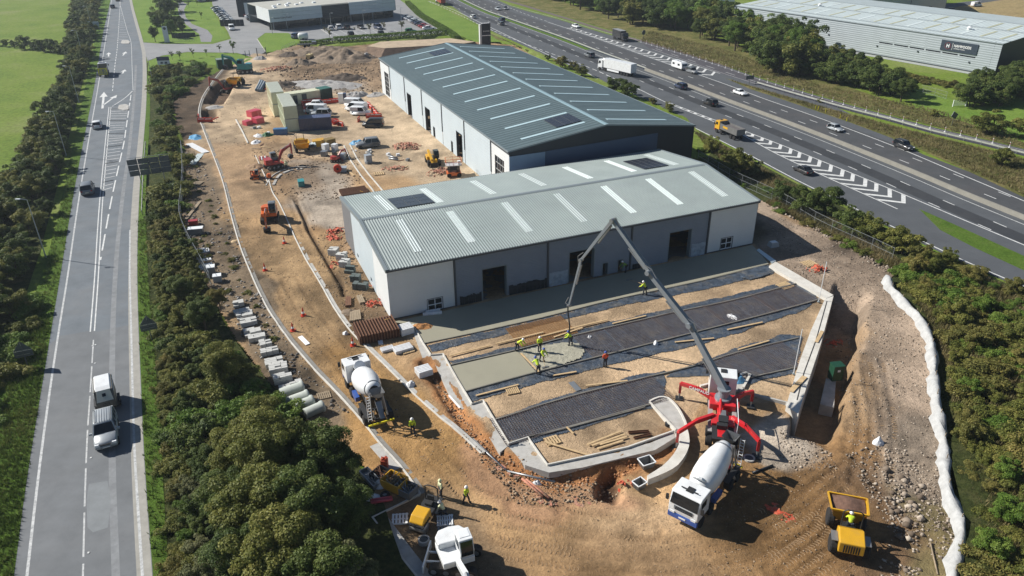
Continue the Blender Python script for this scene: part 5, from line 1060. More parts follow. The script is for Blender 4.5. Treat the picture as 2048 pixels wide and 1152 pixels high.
def clipped_hedge(px, w, h, label):
    pl = smooth_pl(P2(px), 1.0); hd = thing('clipped_hedge', label, 'hedge', (pl[0][0], pl[0][1], 0)); rng = np.random.default_rng(5); d = offset_pl(pl, 0); L = len(pl); k = int(L*170); i = rng.integers(0, L-1, k); t = rng.random(k)[:, None]
    c = pl[i]*(1-t)+pl[i+1]*t; n_ = offset_pl(pl, 1)[i]-pl[i]; a = rng.uniform(-1, 1, k); side = rng.random(k) < .5; lat = np.where(side, np.sign(a)*w/2*rng.uniform(.85, 1.05, k), a*w/2); z = np.where(side, rng.uniform(.05, h, k), h*rng.uniform(.9, 1.05, k)); P = np.c_[c+n_*lat[:, None], z]-np.array([pl[0][0], pl[0][1], 0])
    tt = rng.normal(size=(k, 3)); tt /= np.linalg.norm(tt, axis=1)[:, None]; bb = np.cross(tt, rng.normal(size=(k, 3))); bb /= np.linalg.norm(bb, axis=1)[:, None]; s = .22
    V = np.stack([P-tt*s, P-bb*s*.6, P+tt*s, P+bb*s*.6], 1).reshape(-1, 3); np_mesh('foliage', V, np.arange(4*k).reshape(k, 4), LF_B, hd, attrs={'shade': ('FACE', 'FLOAT', rng.random(k))})
    m_ = MB()
    for q in pl[::2]: m_.tube([(q[0]-pl[0][0], q[1]-pl[0][1], -.05), (q[0]-pl[0][0], q[1]-pl[0][1], h*.8)], .04, 5)
    m_.build('stem', BARK, hd)
clipped_hedge([(668, 85), (740, 80), (820, 74), (880, 69), (893, 66)], 2.6, 1.6, 'clipped green hedge along the car park and earth berm'); clipped_hedge([(600, 92), (630, 90), (664, 85)], 1.6, 1.3, 'short ragged hedge beside the site gate fence'); clipped_hedge([(815, 8), (840, 32), (865, 48), (893, 64), (915, 80)], 1.8, 1.3, 'low hedge running up between car park and motorway')
for p in ALLP:
    for q in list(p.children): bpy.data.objects.remove(q)
    bpy.data.objects.remove(p)
# --- tall grass: tufts of blades, nobody could count them
def tufts(name, label, regions, h, per, seed, mat):
    rng = np.random.default_rng(seed); PP = []
    for px, n in regions:
        poly = P2(px); xs = [p[0] for p in poly]; ys = [p[1] for p in poly]; q = np.stack([rng.uniform(min(xs), max(xs), n*3), rng.uniform(min(ys), max(ys), n*3)], 1); q = q[in_poly(q[:, 0], q[:, 1], poly)][:n]; PP.append(q)
    P = np.concatenate(PP); k = len(P); z0 = Zt(P[:, 0], P[:, 1]); V = []; 
    a = rng.uniform(0, 6.28, (k, per)); ln = h*rng.uniform(.5, 1.3, (k, per)); lean = rng.uniform(.15, .7, (k, per))*ln; o = rng.normal(0, .09, (k, per, 2)); w = .035+.02*rng.random((k, per))
    bx = P[:, None, 0]+o[..., 0]; by = P[:, None, 1]+o[..., 1]; bz = np.repeat(z0[:, None], per, 1)
    dx, dy = np.cos(a), np.sin(a); v0 = np.stack([bx-dy*w, by+dx*w, bz], -1); v1 = np.stack([bx+dy*w, by-dx*w, bz], -1); v2 = np.stack([bx+dx*lean, by+dy*lean, bz+ln], -1)
    V = np.stack([v0, v1, v2], 2).reshape(-1, 3); F = np.arange(len(V)).reshape(-1, 3); sh = np.clip(rng.normal(.5, .25, len(F))+np.repeat(vnoise(P[:, 0], P[:, 1], 3, 4)-.5, per)*1.4, 0, 1)
    o_ = np_mesh(name, V, F, mat, attrs={'shade': ('FACE', 'FLOAT', sh)}); tag(o_, label, 'grass', kind='stuff')
GT_G = leaf_mat('grass_blade', (.05, .09, .015), (.09, .14, .025), (.16, .17, .05)); GT_D = leaf_mat('grass_blade_dry', (.08, .085, .025), (.17, .145, .06), (.29, .23, .11))
tufts('verge_tall_grass', 'tall green grass along the road verges', [([(276, 440), (296, 440), (300, 560), (312, 700), (322, 810), (330, 960), (342, 1180), (312, 1180), (292, 960), (286, 810), (278, 560)], 5200), ([(60, 640), (100, 640), (76, 808), (50, 970), (20, 1180), (-70, 1180), (0, 830)], 6500), ([(140, 330), (158, 320), (125, 520), (95, 690), (62, 690), (90, 540)], 3500)], .34, 4, 21, GT_G)
tufts('rough_tall_grass', 'long dry grass on banks and scrub', [([(1800, 553), (1852, 640), (1890, 720), (1918, 905), (1950, 1020), (1945, 1180), (2100, 1180), (2060, 600), (1950, 548)], 9000), ([(1530, 405), (1640, 462), (1800, 548), (1830, 580), (1850, 560), (1700, 455), (1560, 395)], 4500), ([(1280, 82), (1400, 118), (1640, 192), (1900, 262), (2048, 296), (2048, 270), (1850, 215), (1640, 170), (1450, 100), (1300, 62)], 9000), ([(1450, 158), (1676, 223), (1861, 272), (2048, 318), (2048, 390), (1815, 284), (1562, 196)], 7000), ([(1385, 262), (1460, 300), (1530, 340), (1600, 380), (1540, 380), (1440, 320)], 2500)], .5, 4, 22, GT_D)
# ================================================================== VEHICLES
TYRE = pm('tyre_rubber', (.018, .018, .019), .85, 0, .1, 4); RIM = pm('wheel_rim', (.34, .35, .36), .35, .7, .05, 3); CHAS = pm('chassis_black', (.025, .026, .028), .6, 0, .1, 3); LAMPW = pm('head_lamp', (.75, .77, .78), .15, 0, 0, 1, spec=.7); LAMPR = pm('tail_lamp', (.35, .015, .012), .25, 0, 0, 1); STEEL = pm('bare_steel', (.30, .31, .32), .45, .6, .12, 3); PLATE = pm('number_plate', (.68, .66, .5), .5, 0, 0, 1)
PCOL = {k: paint(k, v) for k, v in dict(white=(.72, .74, .75), silver=(.33, .36, .385), grey=(.16, .175, .19), black=(.02, .022, .026), blue=(.045, .08, .16), red=(.30, .02, .025), navy=(.02, .035, .08), green=(.02, .20, .09), bronze=(.20, .17, .14), yellow=(.62, .34, .02), orange=(.62, .13, .02), digred=(.36, .035, .03), teal=(.03, .25, .25), pumpred=(.56, .02, .025), boomgrey=(.20, .225, .25), mixblue=(.03, .09, .34), pinkred=(.55, .06, .09), cream=(.62, .62, .44), palegreen=(.47, .53, .39), containerblue=(.02, .035, .10), skipblue=(.03, .14, .33)).items()}
def wheel(parent, x, y, r, w, rim=True, name='wheel'):
    s = 1 if y > 0 else -1; R_ = Matrix.Translation((x, y, r)) @ Matrix.Rotation(math.pi/2, 4, 'X')
    o = MB().lathe([(r*.6, -w/2), (r*.93, -w/2), (r, -w*.32), (r, w*.32), (r*.93, w/2), (r*.6, w/2)], 18, R_).build(name, TYRE, parent)
    if rim: MB().lathe([(r*.61, -w*.42), (r*.61, w*.42), (r*.3, w*.46 if s < 0 else w*.3), (.02, w*.44 if s < 0 else w*.3)], 12, R_).build('rim', RIM, o)
    return o
def ring8(x, w, zb, zt, c=.12, t=.86):
    return [(x, -w+c*.5, zb), (x, -w, zb+.12), (x, -w, zt-c*1.4), (x, -w*t, zt), (x, w*t, zt), (x, w, zt-c*1.4), (x, w, zb+.12), (x, w-c*.5, zb)]
def car_proto(kind):
    D = dict(hatch=(4.1, 1.78, 1.48, .92, .62, -1.95, .30, -1.35), suv=(4.65, 1.9, 1.75, 1.08, .75, -2.2, .40, -1.85), saloon=(4.6, 1.82, 1.42, .92, .75, -1.75, .25, -.95), sports=(4.45, 1.86, 1.30, .84, .55, -1.75, .1, -.75), van=(5.0, 1.98, 1.98, 1.12, 1.75, -2.42, 1.05, -2.3), smallvan=(4.4, 1.85, 1.85, 1.08, 1.35, -2.1, .75, -2.0))[kind]
    L, Wd, Hh, zb, xw, xr, xrw, xrr = D; w = Wd/2; zf = zb-.16
    # car faces +x
    root = bpy.data.objects.new('car', None); C.objects.link(root); root.empty_display_size = .3; B = PCOL['white']
    st = [(-L/2, .80, .38, zb-.12), (-L/2+.1, .92, .30, zb-.02), (-L/2+.5, 1, .24, zb), (xr+.3, 1, .22, zb), (0, 1, .22, zb), (xw, 1, .22, zb-.02), (L/2-.75, .98, .22, zf+.02), (L/2-.3, .93, .26, zf-.08), (L/2-.06, .85, .30, zf-.2), (L/2, .74, .36, zf-.34)]
    m_ = MB(); m_.smooth = True; m_.loft([ring8(x, w*k, a, b) for x, k, a, b in st]); m_.build('body', B, root)
    tw = w*.78; bw = w*.93; zt = Hh-.05; base = [(xw, -bw, zb-.03), (xw, bw, zb-.03), (xr, bw, zb-.03), (xr, -bw, zb-.03)]; top = [(xrw, -tw, zt), (xrw, tw, zt), (xrr, tw, zt), (xrr, -tw, zt)]
    if kind in ('van', 'smallvan'):
        xm = xrw-.35     # glazed front, panel rear
        def at(t, s): return [(xw+(xrw-xw)*t, s*(bw+(tw-bw)*t), zb-.03+(zt-zb+.03)*t)]
        m_ = MB(); m_.add([(xm-.75, -bw*1.005, zb-.04), (xm-.75, bw*1.005, zb-.04), (xr, bw*1.005, zb-.04), (xr, -bw*1.005, zb-.04), (xm-.75, -w*.9, zt), (xm-.75, w*.9, zt), (xrr, w*.9, zt), (xrr, -w*.9, zt)], [(4, 5, 6, 7), (0, 4, 7, 3), (1, 2, 6, 5), (2, 3, 7, 6), (0, 1, 5, 4)]); m_.build('load_space', B, root)
        base = [(xw, -bw, zb-.03), (xw, bw, zb-.03), (xm-.76, bw, zb-.03), (xm-.76, -bw, zb-.03)]; top = [(xrw, -tw, zt-.02), (xrw, tw, zt-.02), (xm-.76, w*.88, zt-.02), (xm-.76, -w*.88, zt-.02)]
    m_ = MB(); m_.add(base+top, [(0, 1, 5, 4), (1, 2, 6, 5), (2, 3, 7, 6), (3, 0, 4, 7), (4, 5, 6, 7)]); m_.build('window', GLS, root)
    m_ = MB(); m_.smooth = True; x1, x2 = (top[0][0]+.05, (xrr if kind in ('van', 'smallvan') else top[2][0])-.06); m_.loft([[(x, -tw*k, zt-.03), (x, -tw*k*.9, zt+h), (x, tw*k*.9, zt+h), (x, tw*k, zt-.03)] for x, k, h in ((x1, 1.0, .0), (x1-.25, 1.04, .045), ((x1+x2)/2, 1.06, .055), (x2+.25, 1.04, .045), (x2, 1.0, .01))]); m_.build('roof', B, root)
    m_ = MB()
    for i in range(4): m_.bar(base[i], top[i], .10, .10)
    for s in (-1, 1):
        xm_ = (xrw+xrr)/2
        if kind not in ('van', 'smallvan', 'sports'): m_.bar((xm_+.1, s*bw*.995, zb-.03), (xm_, s*tw*1.01, zt), .09, .07)
    m_.build('pillar', B, root)
    for s in (-1, 1):
        MB().box((xw-.25, s*(w+.09), zb+.05), (.16, .2, .14)).build('mirror', B, root)
        MB().box((L/2-.16, s*w*.68, zf-.16), (.22, .34, .14), ry=.35).build('headlight', LAMPW, root); MB().box((-L/2+.05, s*w*.74, zb-.2), (.12, .26, .2)).build('taillight', LAMPR, root)
        for x in (L*.30, -L*.29): wheel(root, x, s*(w-.12), .33 if kind not in ('suv', 'van') else .36, .22)
    MB().box((L/2-.0, 0, .5), (.06, .52, .12)).build('number_plate', LAMPW, root); MB().box((-L/2+.0, 0, .62), (.06, .52, .12)).build('number_plate', PLATE, root)
    return root
CARP = {k: car_proto(k) for k in ('hatch', 'suv', 'saloon', 'sports', 'van', 'smallvan')}
def heading(a, b):
    A = GT(*a); B = GT(*b); return math.atan2(B[1]-A[1], B[0]-A[0])
def put_car(kind, colour, px, rz, label, group=None, name='car', cat='car', ground=None):
    p = GT(*px) if ground is None else ground; o = dup(CARP[kind], (p[0], p[1], max(p[2], gz(p[0], p[1])) if bool(in_poly(np.array([p[0]]), np.array([p[1]]), SITE)[0]) else .016), rz); o.name = name; tag(o, label, cat, group)
    if colour != 'white': recolour(o, PCOL['white'], PCOL[colour])
    return o
# ---- main road
def rd(px):
    i = int(np.argmin(np.linalg.norm(W_L-G(*px)[:2], axis=1))); i = min(max(i, 1), len(W_L)-2); d = W_L[i-1]-W_L[i+1]; return math.atan2(d[1], d[0])
put_car('suv', 'grey', (177, 384), rd((177, 384)), 'dark grey estate car driving away beside the hatched road centre', name='car')
put_car('hatch', 'white', (196, 255), rd((196, 255)), 'white hatchback behind the chequered works lorry', name='car')
put_car('hatch', 'navy', (226, 16), rd((226, 16)), 'dark car far up the main road beside the hedgerow', name='car'); put_car('hatch', 'black', (236, 2), rd((236, 2)), 'black car at the top edge of the main road')
# ---- motorway traffic: direction of the near carriageway runs up-left
def mdir(px): 
    p = G(*px)[:2]; i = int(np.argmin(np.linalg.norm(BAR-p, axis=1))); i = min(max(i, 1), len(BAR)-2); d = BAR[i+1]-BAR[i-1]; return math.atan2(d[1], d[0])
MT = [('saloon', 'silver', (996, 20), 0, 'silver car far up the motorway beside another'), ('hatch', 'grey', (1010, 19), 0, 'grey car just right of the far silver one'), ('suv', 'navy', (1003, 43), 1, 'dark estate car on the near carriageway behind another'), ('hatch', 'grey', (1002, 50), 1, 'grey car nearest the kerb far up the motorway'), ('hatch', 'white', (946, 36), 1, 'white hatchback at the top of the near carriageway'), ('saloon', 'white', (1152, 55), 0, 'white saloon behind the black lorry'), ('suv', 'grey', (1179, 114), 1, 'grey car ahead of the white articulated lorry'), ('suv', 'navy', (1361, 177), 1, 'dark blue car following the articulated lorry'), ('suv', 'black', (1420, 210), 1, 'black and silver car above the tipper truck'), ('saloon', 'white', (1480, 189), 0, 'white saloon below the caravan'), ('hatch', 'silver', (1670, 261), 0, 'silver hatchback alone on the far carriageway'), ('suv', 'black', (1806, 297), 0, 'black car near the right edge of the motorway'), ('suv', 'grey', (1384, 146), 0, 'grey car towing the white caravan'), ('saloon', 'black', (1605, 345), 1, 'black car on the slip road behind the bushes')]
for kd, co, px, up, lb in MT: put_car(kd, co, px, mdir(px)+(math.pi if up else 0), lb, 'traffic on the motorway').scale = (.86,)*3
put_car('smallvan', 'white', (1952, 13), .3, 'white van on the estate road by dry grass', name='van', cat='van'); put_car('hatch', 'black', (1898, 23), 2.7, 'black car parked at the estate road')
# ---- site car parking
SV = [('van', 'white', (712, 214), -.25, 'white van with side window at the back of compound', 'van'), ('van', 'white', (713, 222), math.pi-.3, 'white van facing left in the middle of three', 'van'), ('smallvan', 'white', (722, 230), -.2, 'white van nearest the red barriers', 'van'), ('hatch', 'white', (629, 214), math.pi+.05, 'white hatchback beside the cabins', 'car'), ('van', 'white', (632, 226), math.pi-.15, 'white van behind the blue container', 'van'), ('suv', 'silver', (642, 233), math.pi-.15, 'silver car squeezed behind the blue container', 'car'), ('smallvan', 'black', (747, 254), math.pi-.05, 'black van parked on its own by red barriers', 'van'), ('suv', 'grey', (736, 294), math.pi+.30, 'grey pickup with covered bed by the service strip', 'pickup')]
for kd, co, px, rz, lb, ct in SV: put_car(kd, co, px, rz, lb, 'vehicles parked in the site compound', name={'van': 'van', 'car': 'car', 'pickup': 'pickup'}[ct], cat=ct)
# ---- showroom car park
row = ['silver', 'white', 'silver', 'white', 'silver', 'black', 'navy', 'black', 'red', 'red', 'white']; ordn = ['first', 'second', 'third', 'fourth', 'fifth', 'sixth', 'seventh', 'eighth', 'ninth', 'tenth', 'eleventh']
for i, co in enumerate(row): put_car('sports' if i % 2 else 'saloon', co, (815+4.3*i, 37+2.25*i), .25, f'{co} car, {ordn[i]} from the showroom in the slanted row by the hedge', 'cars in the slanted row')
for i, (kd, co, px, rz, lb) in enumerate((('hatch', 'white', (662, 60), 1.9, 'white hatchback leftmost of the bays before the showroom'), ('suv', 'white', (678, 58), 1.9, 'white off-roader second in the bays before the showroom'), ('suv', 'black', (694, 58), 1.9, 'black off-roader third in the bays before the showroom'), ('saloon', 'black', (722, 57), -1.1, 'black saloon right of the entrance bays'), ('suv', 'navy', (757, 58), -1.0, 'dark blue off-roader in the middle bays'), ('suv', 'black', (702, 73), 1.9, 'black off-roader parked by the clipped hedge'), ('hatch', 'black', (762, 70), 1.9, 'black hatchback parked by the clipped hedge'), ('hatch', 'green', (822, 65), .25, 'bright green car in the hedge side bays'), ('suv', 'blue', (593, 76), 1.4, 'blue car beside the white domed trailer'), ('smallvan', 'white', (464, 60), -1.2, 'white van beside the black screen fence'))): put_car(kd, co, px, rz, lb)
for i, co in enumerate(['silver', 'white', 'blue', 'silver', 'white', 'grey', 'white', 'silver', 'white']): put_car('saloon', co, (434+3.1*i, 19+3.4*i), .1, f'{co} car, {ordn[i]} from the top in the row left of the workshop', 'cars in the row left of the workshop')
for i, co in enumerate(['red', 'white', 'silver', 'black']): put_car('saloon', co, (500+2.2*i, 33+2.6*i), .2, f'{co} car, {ordn[i]} from the top beside the workshop wall', 'cars beside the workshop')
for i, co in enumerate(['blue', 'silver', 'black', 'blue']): put_car('saloon', co, (402+8*i, 4-.8*i), 1.5, f'{co} car, {ordn[i]} from the left at the top of the car park', 'cars at the top of the car park')
t = thing('trailer_tank', 'white domed trailer beside a blue car at the hedge', 'trailer', G(607, 79), .2); m_ = MB(); m_.smooth = True; m_.tube([(-1.6, 0, 1.1), (-1.3, 0, 1.1), (1.3, 0, 1.1), (1.6, 0, 1.1)], [.7, 1.05, 1.05, .7], 14); m_.build('tank', PCOL['white'], t); MB().box((0, 0, .45), (3, 1.2, .15)).build('chassis', CHAS, t)
for s in (-1, 1): wheel(t, 0, s*.8, .35, .2)
for q in CARP.values():
    for c in list(q.children_recursive): bpy.data.objects.remove(c)
    bpy.data.objects.remove(q)
# ---- off-roader towing a horse trailer (near)
def landrover():
    p = GT(215, 905); b = GT(217, 845); rz = heading((216, 850), (217, 905)); c = (p+b)/2
    t = thing('off_roader', 'silver off-roader with bull bar towing a horse trailer', 'car', (c[0], c[1], .016), rz); B = PCOL['silver']; w = .96
    m_ = MB(); m_.smooth = True; m_.loft([ring8(x, w*k, a, b_) for x, k, a, b_ in ((-2.3, .9, .5, 1.05), (-2.2, 1, .4, 1.15), (-1, 1, .35, 1.15), (.9, 1, .35, 1.13), (1.2, .98, .35, 1.12), (2.05, .95, .38, 1.04), (2.25, .88, .45, .9), (2.32, .8, .5, .75))]); m_.build('body', B, t)
    base = [(.95, -.9, 1.1), (.95, .9, 1.1), (-2.2, .9, 1.1), (-2.2, -.9, 1.1)]; top = [(.35, -.74, 1.78), (.35, .74, 1.78), (-2.05, .76, 1.82), (-2.05, -.76, 1.82)]
    MB().add(base+top, [(0, 1, 5, 4), (1, 2, 6, 5), (2, 3, 7, 6), (3, 0, 4, 7), (4, 5, 6, 7)]).build('window', GLS, t)
    m_ = MB(); m_.smooth = True; m_.loft([[(x, -.78*k, 1.77+h*.5), (x, -.7*k, 1.8+h), (x, .7*k, 1.8+h), (x, .78*k, 1.77+h*.5)] for x, k, h in ((.35, 1, .0), (.0, 1.03, .05), (-1.8, 1.04, .07), (-2.1, 1, .02))]); r = m_.build('roof', B, t)
    for k in range(6): MB().box((-.85, -.5+.2*k, 1.885), (2.1, .03, .025)).build('roof_rib', B, r)
    for s in (-1, 1): MB().tube([(.1, s*.66, 1.86), (.0, s*.66, 1.93), (-1.8, s*.68, 1.95), (-1.9, s*.68, 1.88)], .025, 6).build('roof_rail', CHAS, t)
    m_ = MB()
    for i in range(4): m_.bar(base[i], top[i], .1)
    for s in (-1, 1): m_.bar((-.5, s*.9, 1.1), (-.5, s*.77, 1.8), .09); m_.bar((-1.45, s*.9, 1.1), (-1.45, s*.77, 1.8), .09)
    m_.build('pillar', B, t)
    for s in (-1, 1):
        MB().box((.75, s*1.1, 1.2), (.15, .24, .18)).build('mirror', B, t); MB().box((2.22, s*.68, .86), (.18, .34, .2)).build('headlight', LAMPW, t); wheel(t, 1.45, s*.84, .39, .25); wheel(t, -1.35, s*.84, .39, .25)
    m_ = MB()
    for s in (-1, 1): m_.tube([(2.35, s*.35, .45), (2.48, s*.42, .8), (2.3, s*.5, 1.02)], .04, 6)
    m_.tube([(2.46, -.42, .75), (2.46, .42, .75)], .035, 6); m_.build('bull_bar', STEEL, t); MB().box((2.34, 0, .62), (.05, .6, .13)).build('number_plate', LAMPW, t); m_ = MB()
    for k in range(3): m_.box((2.31, 0, .78+.07*k), (.05, .9, .03))
    m_.build('grille', CHAS, t)
    # trailer
    q = GT(218, 835); a = GT(218, 790); d = (a+q)/2; rz2 = heading((214, 790), (219, 840)); h = thing('horse_trailer', 'pale cream horse trailer behind the silver off-roader', 'trailer', (d[0], d[1], .016), rz2); WT = PCOL['white']; SC = pm('trailer_dark', (.09, .085, .075), .5, 0, .1, 1)
    m_ = MB(); prof = [(-1.75, .5), (1.2, .5), (1.62, .75), (1.7, 1.6), (.9, 2.38), (-1.7, 2.38)]; m_.side(prof, -.82, .82); m_.build('body', SC, h, .05)
    m_ = MB(); m_.smooth = False; rr = [(-.86, 2.22), (-.6, 2.5), (.6, 2.5), (.86, 2.22)]; m_.loft([[(x, y, z-(dz)) for y, z in rr] for x, dz in ((-1.8, .02), (-.7, 0), (.35, .0), (.9, .12))], closed=False, caps=False); m_.build('roof', WT, h); m_ = MB(); m_.add([(.9, -.84, 2.12), (.9, -.55, 2.39), (.9, .55, 2.39), (.9, .84, 2.12), (1.68, -.7, 1.62), (1.68, .7, 1.62)], [(1, 0, 4), (2, 1, 4, 5), (3, 2, 5)]); m_.build('nose_panel', pm('trailer_cream', (.55, .53, .44), .5, 0, .05, 1), h)
    MB().box((1.25, 0, 2.06), (.3, .3, .06), ry=.8).build('vent_window', GLS, h); MB().box((1.72, 0, 1.25), (.04, .5, .25)).build('window', GLS, h)
    for s in (-1, 1):
        for x in (-.35, .35): wheel(h, x, s*.98, .33, .2)
        MB().box((0, s*.99, .72), (1.4, .26, .06)).build('mudguard', CHAS, h)
    m_ = MB(); m_.bar((1.5, -.5, .45), (2.75, 0, .45), .08); m_.bar((1.5, .5, .45), (2.75, 0, .45), .08); m_.build('tow_bar', STEEL, h)
landrover()
# ---- lorries
def cab(t, x0, w, h, z0, col, low=None, l=2.1, name='cab'):
    """tilt cab, front at x0+l"""
    x1 = x0+l; zt = z0+h; m_ = MB(); m_.side([(x0, z0), (x1-.05, z0), (x1, z0+.35), (x1-.04, z0+h*.48), (x1-.32, zt-.12), (x1-.5, zt), (x0, zt)], -w/2, w/2); c = m_.build(name, col, t, .06)
    m_ = MB(); z1 = z0+h*.48; z2 = zt-.16; xa = x1-.02; xb = x1-.29; m_.quad((xa, -w*.46, z1), (xa, w*.46, z1), (xb, w*.44, z2), (xb, -w*.44, z2)); m_.v = [(x+.03, y, z) for x, y, z in m_.v]; m_.build('windscreen', GLS, c)
    for s in (-1, 1): MB().box((x0+l*.55, s*(w/2+.008), z0+h*.66), (l*.42, .02, h*.3)).build('side_window', GLS, c); MB().box((x1-.15, s*(w/2+.22), z0+h*.6), (.12, .22, .5)).build('mirror', CHAS, c); MB().box((x1-.02, s*w*.36, z0+.12), (.1, .4, .2)).build('headlight', LAMPW, c)
    MB().box((x0-.02, 0, z0+h*.7), (.04, w*.42, .4)).build('rear_window', GLS, c); m_ = MB()
    for k in range(3): m_.box((x1+.02, 0, z0+h*.26+.13*k), (.05, w*.62, .05))
    m_.build('grille', CHAS, c)
    MB().box((x1-.12, 0, z0-.2), (.3, w*.98, .42)).build('bumper', low or col, c); MB().box((x1+.05, 0, z0-.16), (.03, .55, .13)).build('number_plate', LAMPW, c); MB().box((x0+l*.5, 0, zt+.03), (.6, .55, .06)).build('roof_hatch', CHAS, c); return c
def axles(t, xs, w, r=.5, tw=.3, dual=()):
    for x in xs:
        for s in (-1, 1): wheel(t, x, s*(w/2-tw/2-.02), r, tw*(1.9 if x in dual else 1))
def frame_(t, x0, x1, z=.85): m_ = MB(); m_.box(((x0+x1)/2, -.42, z), (x1-x0, .12, .28)); m_.box(((x0+x1)/2, .42, z), (x1-x0, .12, .28)); [m_.box((x, 0, z), (.1, .72, .2)) for x in np.linspace(x0+.2, x1-.2, 5)]; m_.build('chassis', CHAS, t)
def mixer(label, rear, front, low, mark):
    A = GT(*rear); B = GT(*front); c = (A+B)/2; rz = math.atan2(B[1]-A[1], B[0]-A[0]); t = thing('concrete_mixer_truck', label, 'truck', (c[0], c[1], gz(c[0], c[1])), rz); W_ = PCOL['white']
    frame_(t, -4.2, 2.4); cb = cab(t, 2.3, 2.45, 1.95, 1.1, W_, low, 2.0); axles(t, (3.3, 1.6), 2.5); axles(t, (-1.9, -3.2), 2.5, .5, .3, (-1.9, -3.2))
    MB().tube([(3.45, -.7, 3.16), (3.45, .7, 3.16)], .05, 6).build('light_bar', CHAS, cb)
    ax = Vector((-1, 0, .27)).normalized(); M_ = Matrix.Translation((2.0, 0, 1.95)) @ ax.to_track_quat('Z', 'X').to_matrix().to_4x4()
    m_ = MB(); m_.smooth = True; m_.lathe([(.05, 0), (.62, .02), (.82, .3), (1.08, .9), (1.19, 1.7), (1.19, 2.7), (1.0, 3.9), (.74, 4.75), (.55, 5.15)], 28, M_); d = m_.build('drum', W_, t)
    MB().lathe([(.79, 4.55), (.81, 4.58), (.80, 4.72), (.77, 4.74)], 28, M_).build('drum_ring', STEEL, d); MB().lathe([(.45, 5.16), (.44, 5.2), (.05, 5.2)], 16, M_).build('drum_mouth', CHAS, d)
    if mark:
        m_ = MB(); R_ = Matrix.Rotation(.6, 4, 'X')
        for a, b in (((.25, -.28), (.25, .28)), ((.25, .28), (-.3, .28)), ((-.3, .28), (.25, -.28)), ((-.3, .05), (-.3, .28))): m_.bar((.2+a[0], a[1], 3.56-.02+.27*-a[0]), (.2+b[0], b[1], 3.56-.02-.27*b[0]), .07, .06)
        m_.build('emblem', pm('emblem_grey', (.10, .12, .16), .5, 0, 0, 1), d)
    m_ = MB()
    for s in (-1, 1): m_.bar((-3.0, s*.75, .95), (-3.3, s*.55, 3.2), .12); m_.bar((-3.9, s*.75, .95), (-3.4, s*.55, 3.2), .1); m_.bar((-3.95, s*.6, 1.0), (-4.3, s*.5, 2.2), .08); m_.bar((1.9, s*.5, .95), (1.9, s*.4, 1.75), .2)
    m_.bar((-3.3, -.6, 3.2), (-3.3, .6, 3.2), .12); m_.build('drum_support', STEEL, t)
    m_ = MB(); m_.add([(-3.3, -.6, 3.75), (-3.3, .6, 3.75), (-4.35, .6, 3.75), (-4.35, -.6, 3.75), (-3.6, -.25, 3.15), (-3.6, .25, 3.15), (-4.1, .25, 3.15), (-4.1, -.25, 3.15)], [(0, 1, 5, 4), (1, 2, 6, 5), (2, 3, 7, 6), (3, 0, 4, 7), (4, 5, 6, 7), (4, 5, 1, 0), (5, 6, 2, 1), (6, 7, 3, 2), (7, 4, 0, 3)]); m_.build('hopper', STEEL, t)
    m_ = MB(); m_.add([(-3.9, -.3, 2.9), (-3.9, .3, 2.9), (-4.9, .22, 1.7), (-4.9, -.22, 1.7), (-3.9, -.3, 2.65), (-3.9, .3, 2.65), (-4.9, .22, 1.45), (-4.9, -.22, 1.45)], [(4, 5, 6, 7), (0, 4, 7, 3), (1, 2, 6, 5)]); m_.build('chute', STEEL, t)
    m_ = MB(); [m_.bar((-4.1, s, .9), (-4.1, s, 3.6), .05) for s in (.75, 1.1)]; [m_.bar((-4.1, .75, 1.1+.3*k), (-4.1, 1.1, 1.1+.3*k), .04) for k in range(9)]; m_.build('ladder', WFR, t)
    for s in (-1, 1): MB().box((-2.55, s*1.02, 1.1), (2.6, .46, .06)).build('mudguard', CHAS, t); MB().box((.35, s*1.0, .85), (1.3, .4, .5)).build('side_tank', W_ if s < 0 else low, t)
    MB().box((1.98, 0, 1.75), (.5, 1.5, .7)).build('drum_drive', low, t); MB().box((-4.35, 0, .62), (.1, 2.4, .16)).build('rear_bumper', pm('hi_vis_yellow', (.7, .62, .03), .5, 0, 0, 1), t)
    m_ = MB(); m_.tube([(1.85, .0, 3.0), (1.7, 0, 3.1)], .55, 12); m_.build('water_tank', W_, t); return t
mixer('white concrete mixer lorry driving up the haul road', (763, 853), (712, 760), PCOL['mixblue'], True); mixer('white and blue mixer lorry backed up to the red pump', (1452, 940), (1366, 1050), PCOL['mixblue'], False)
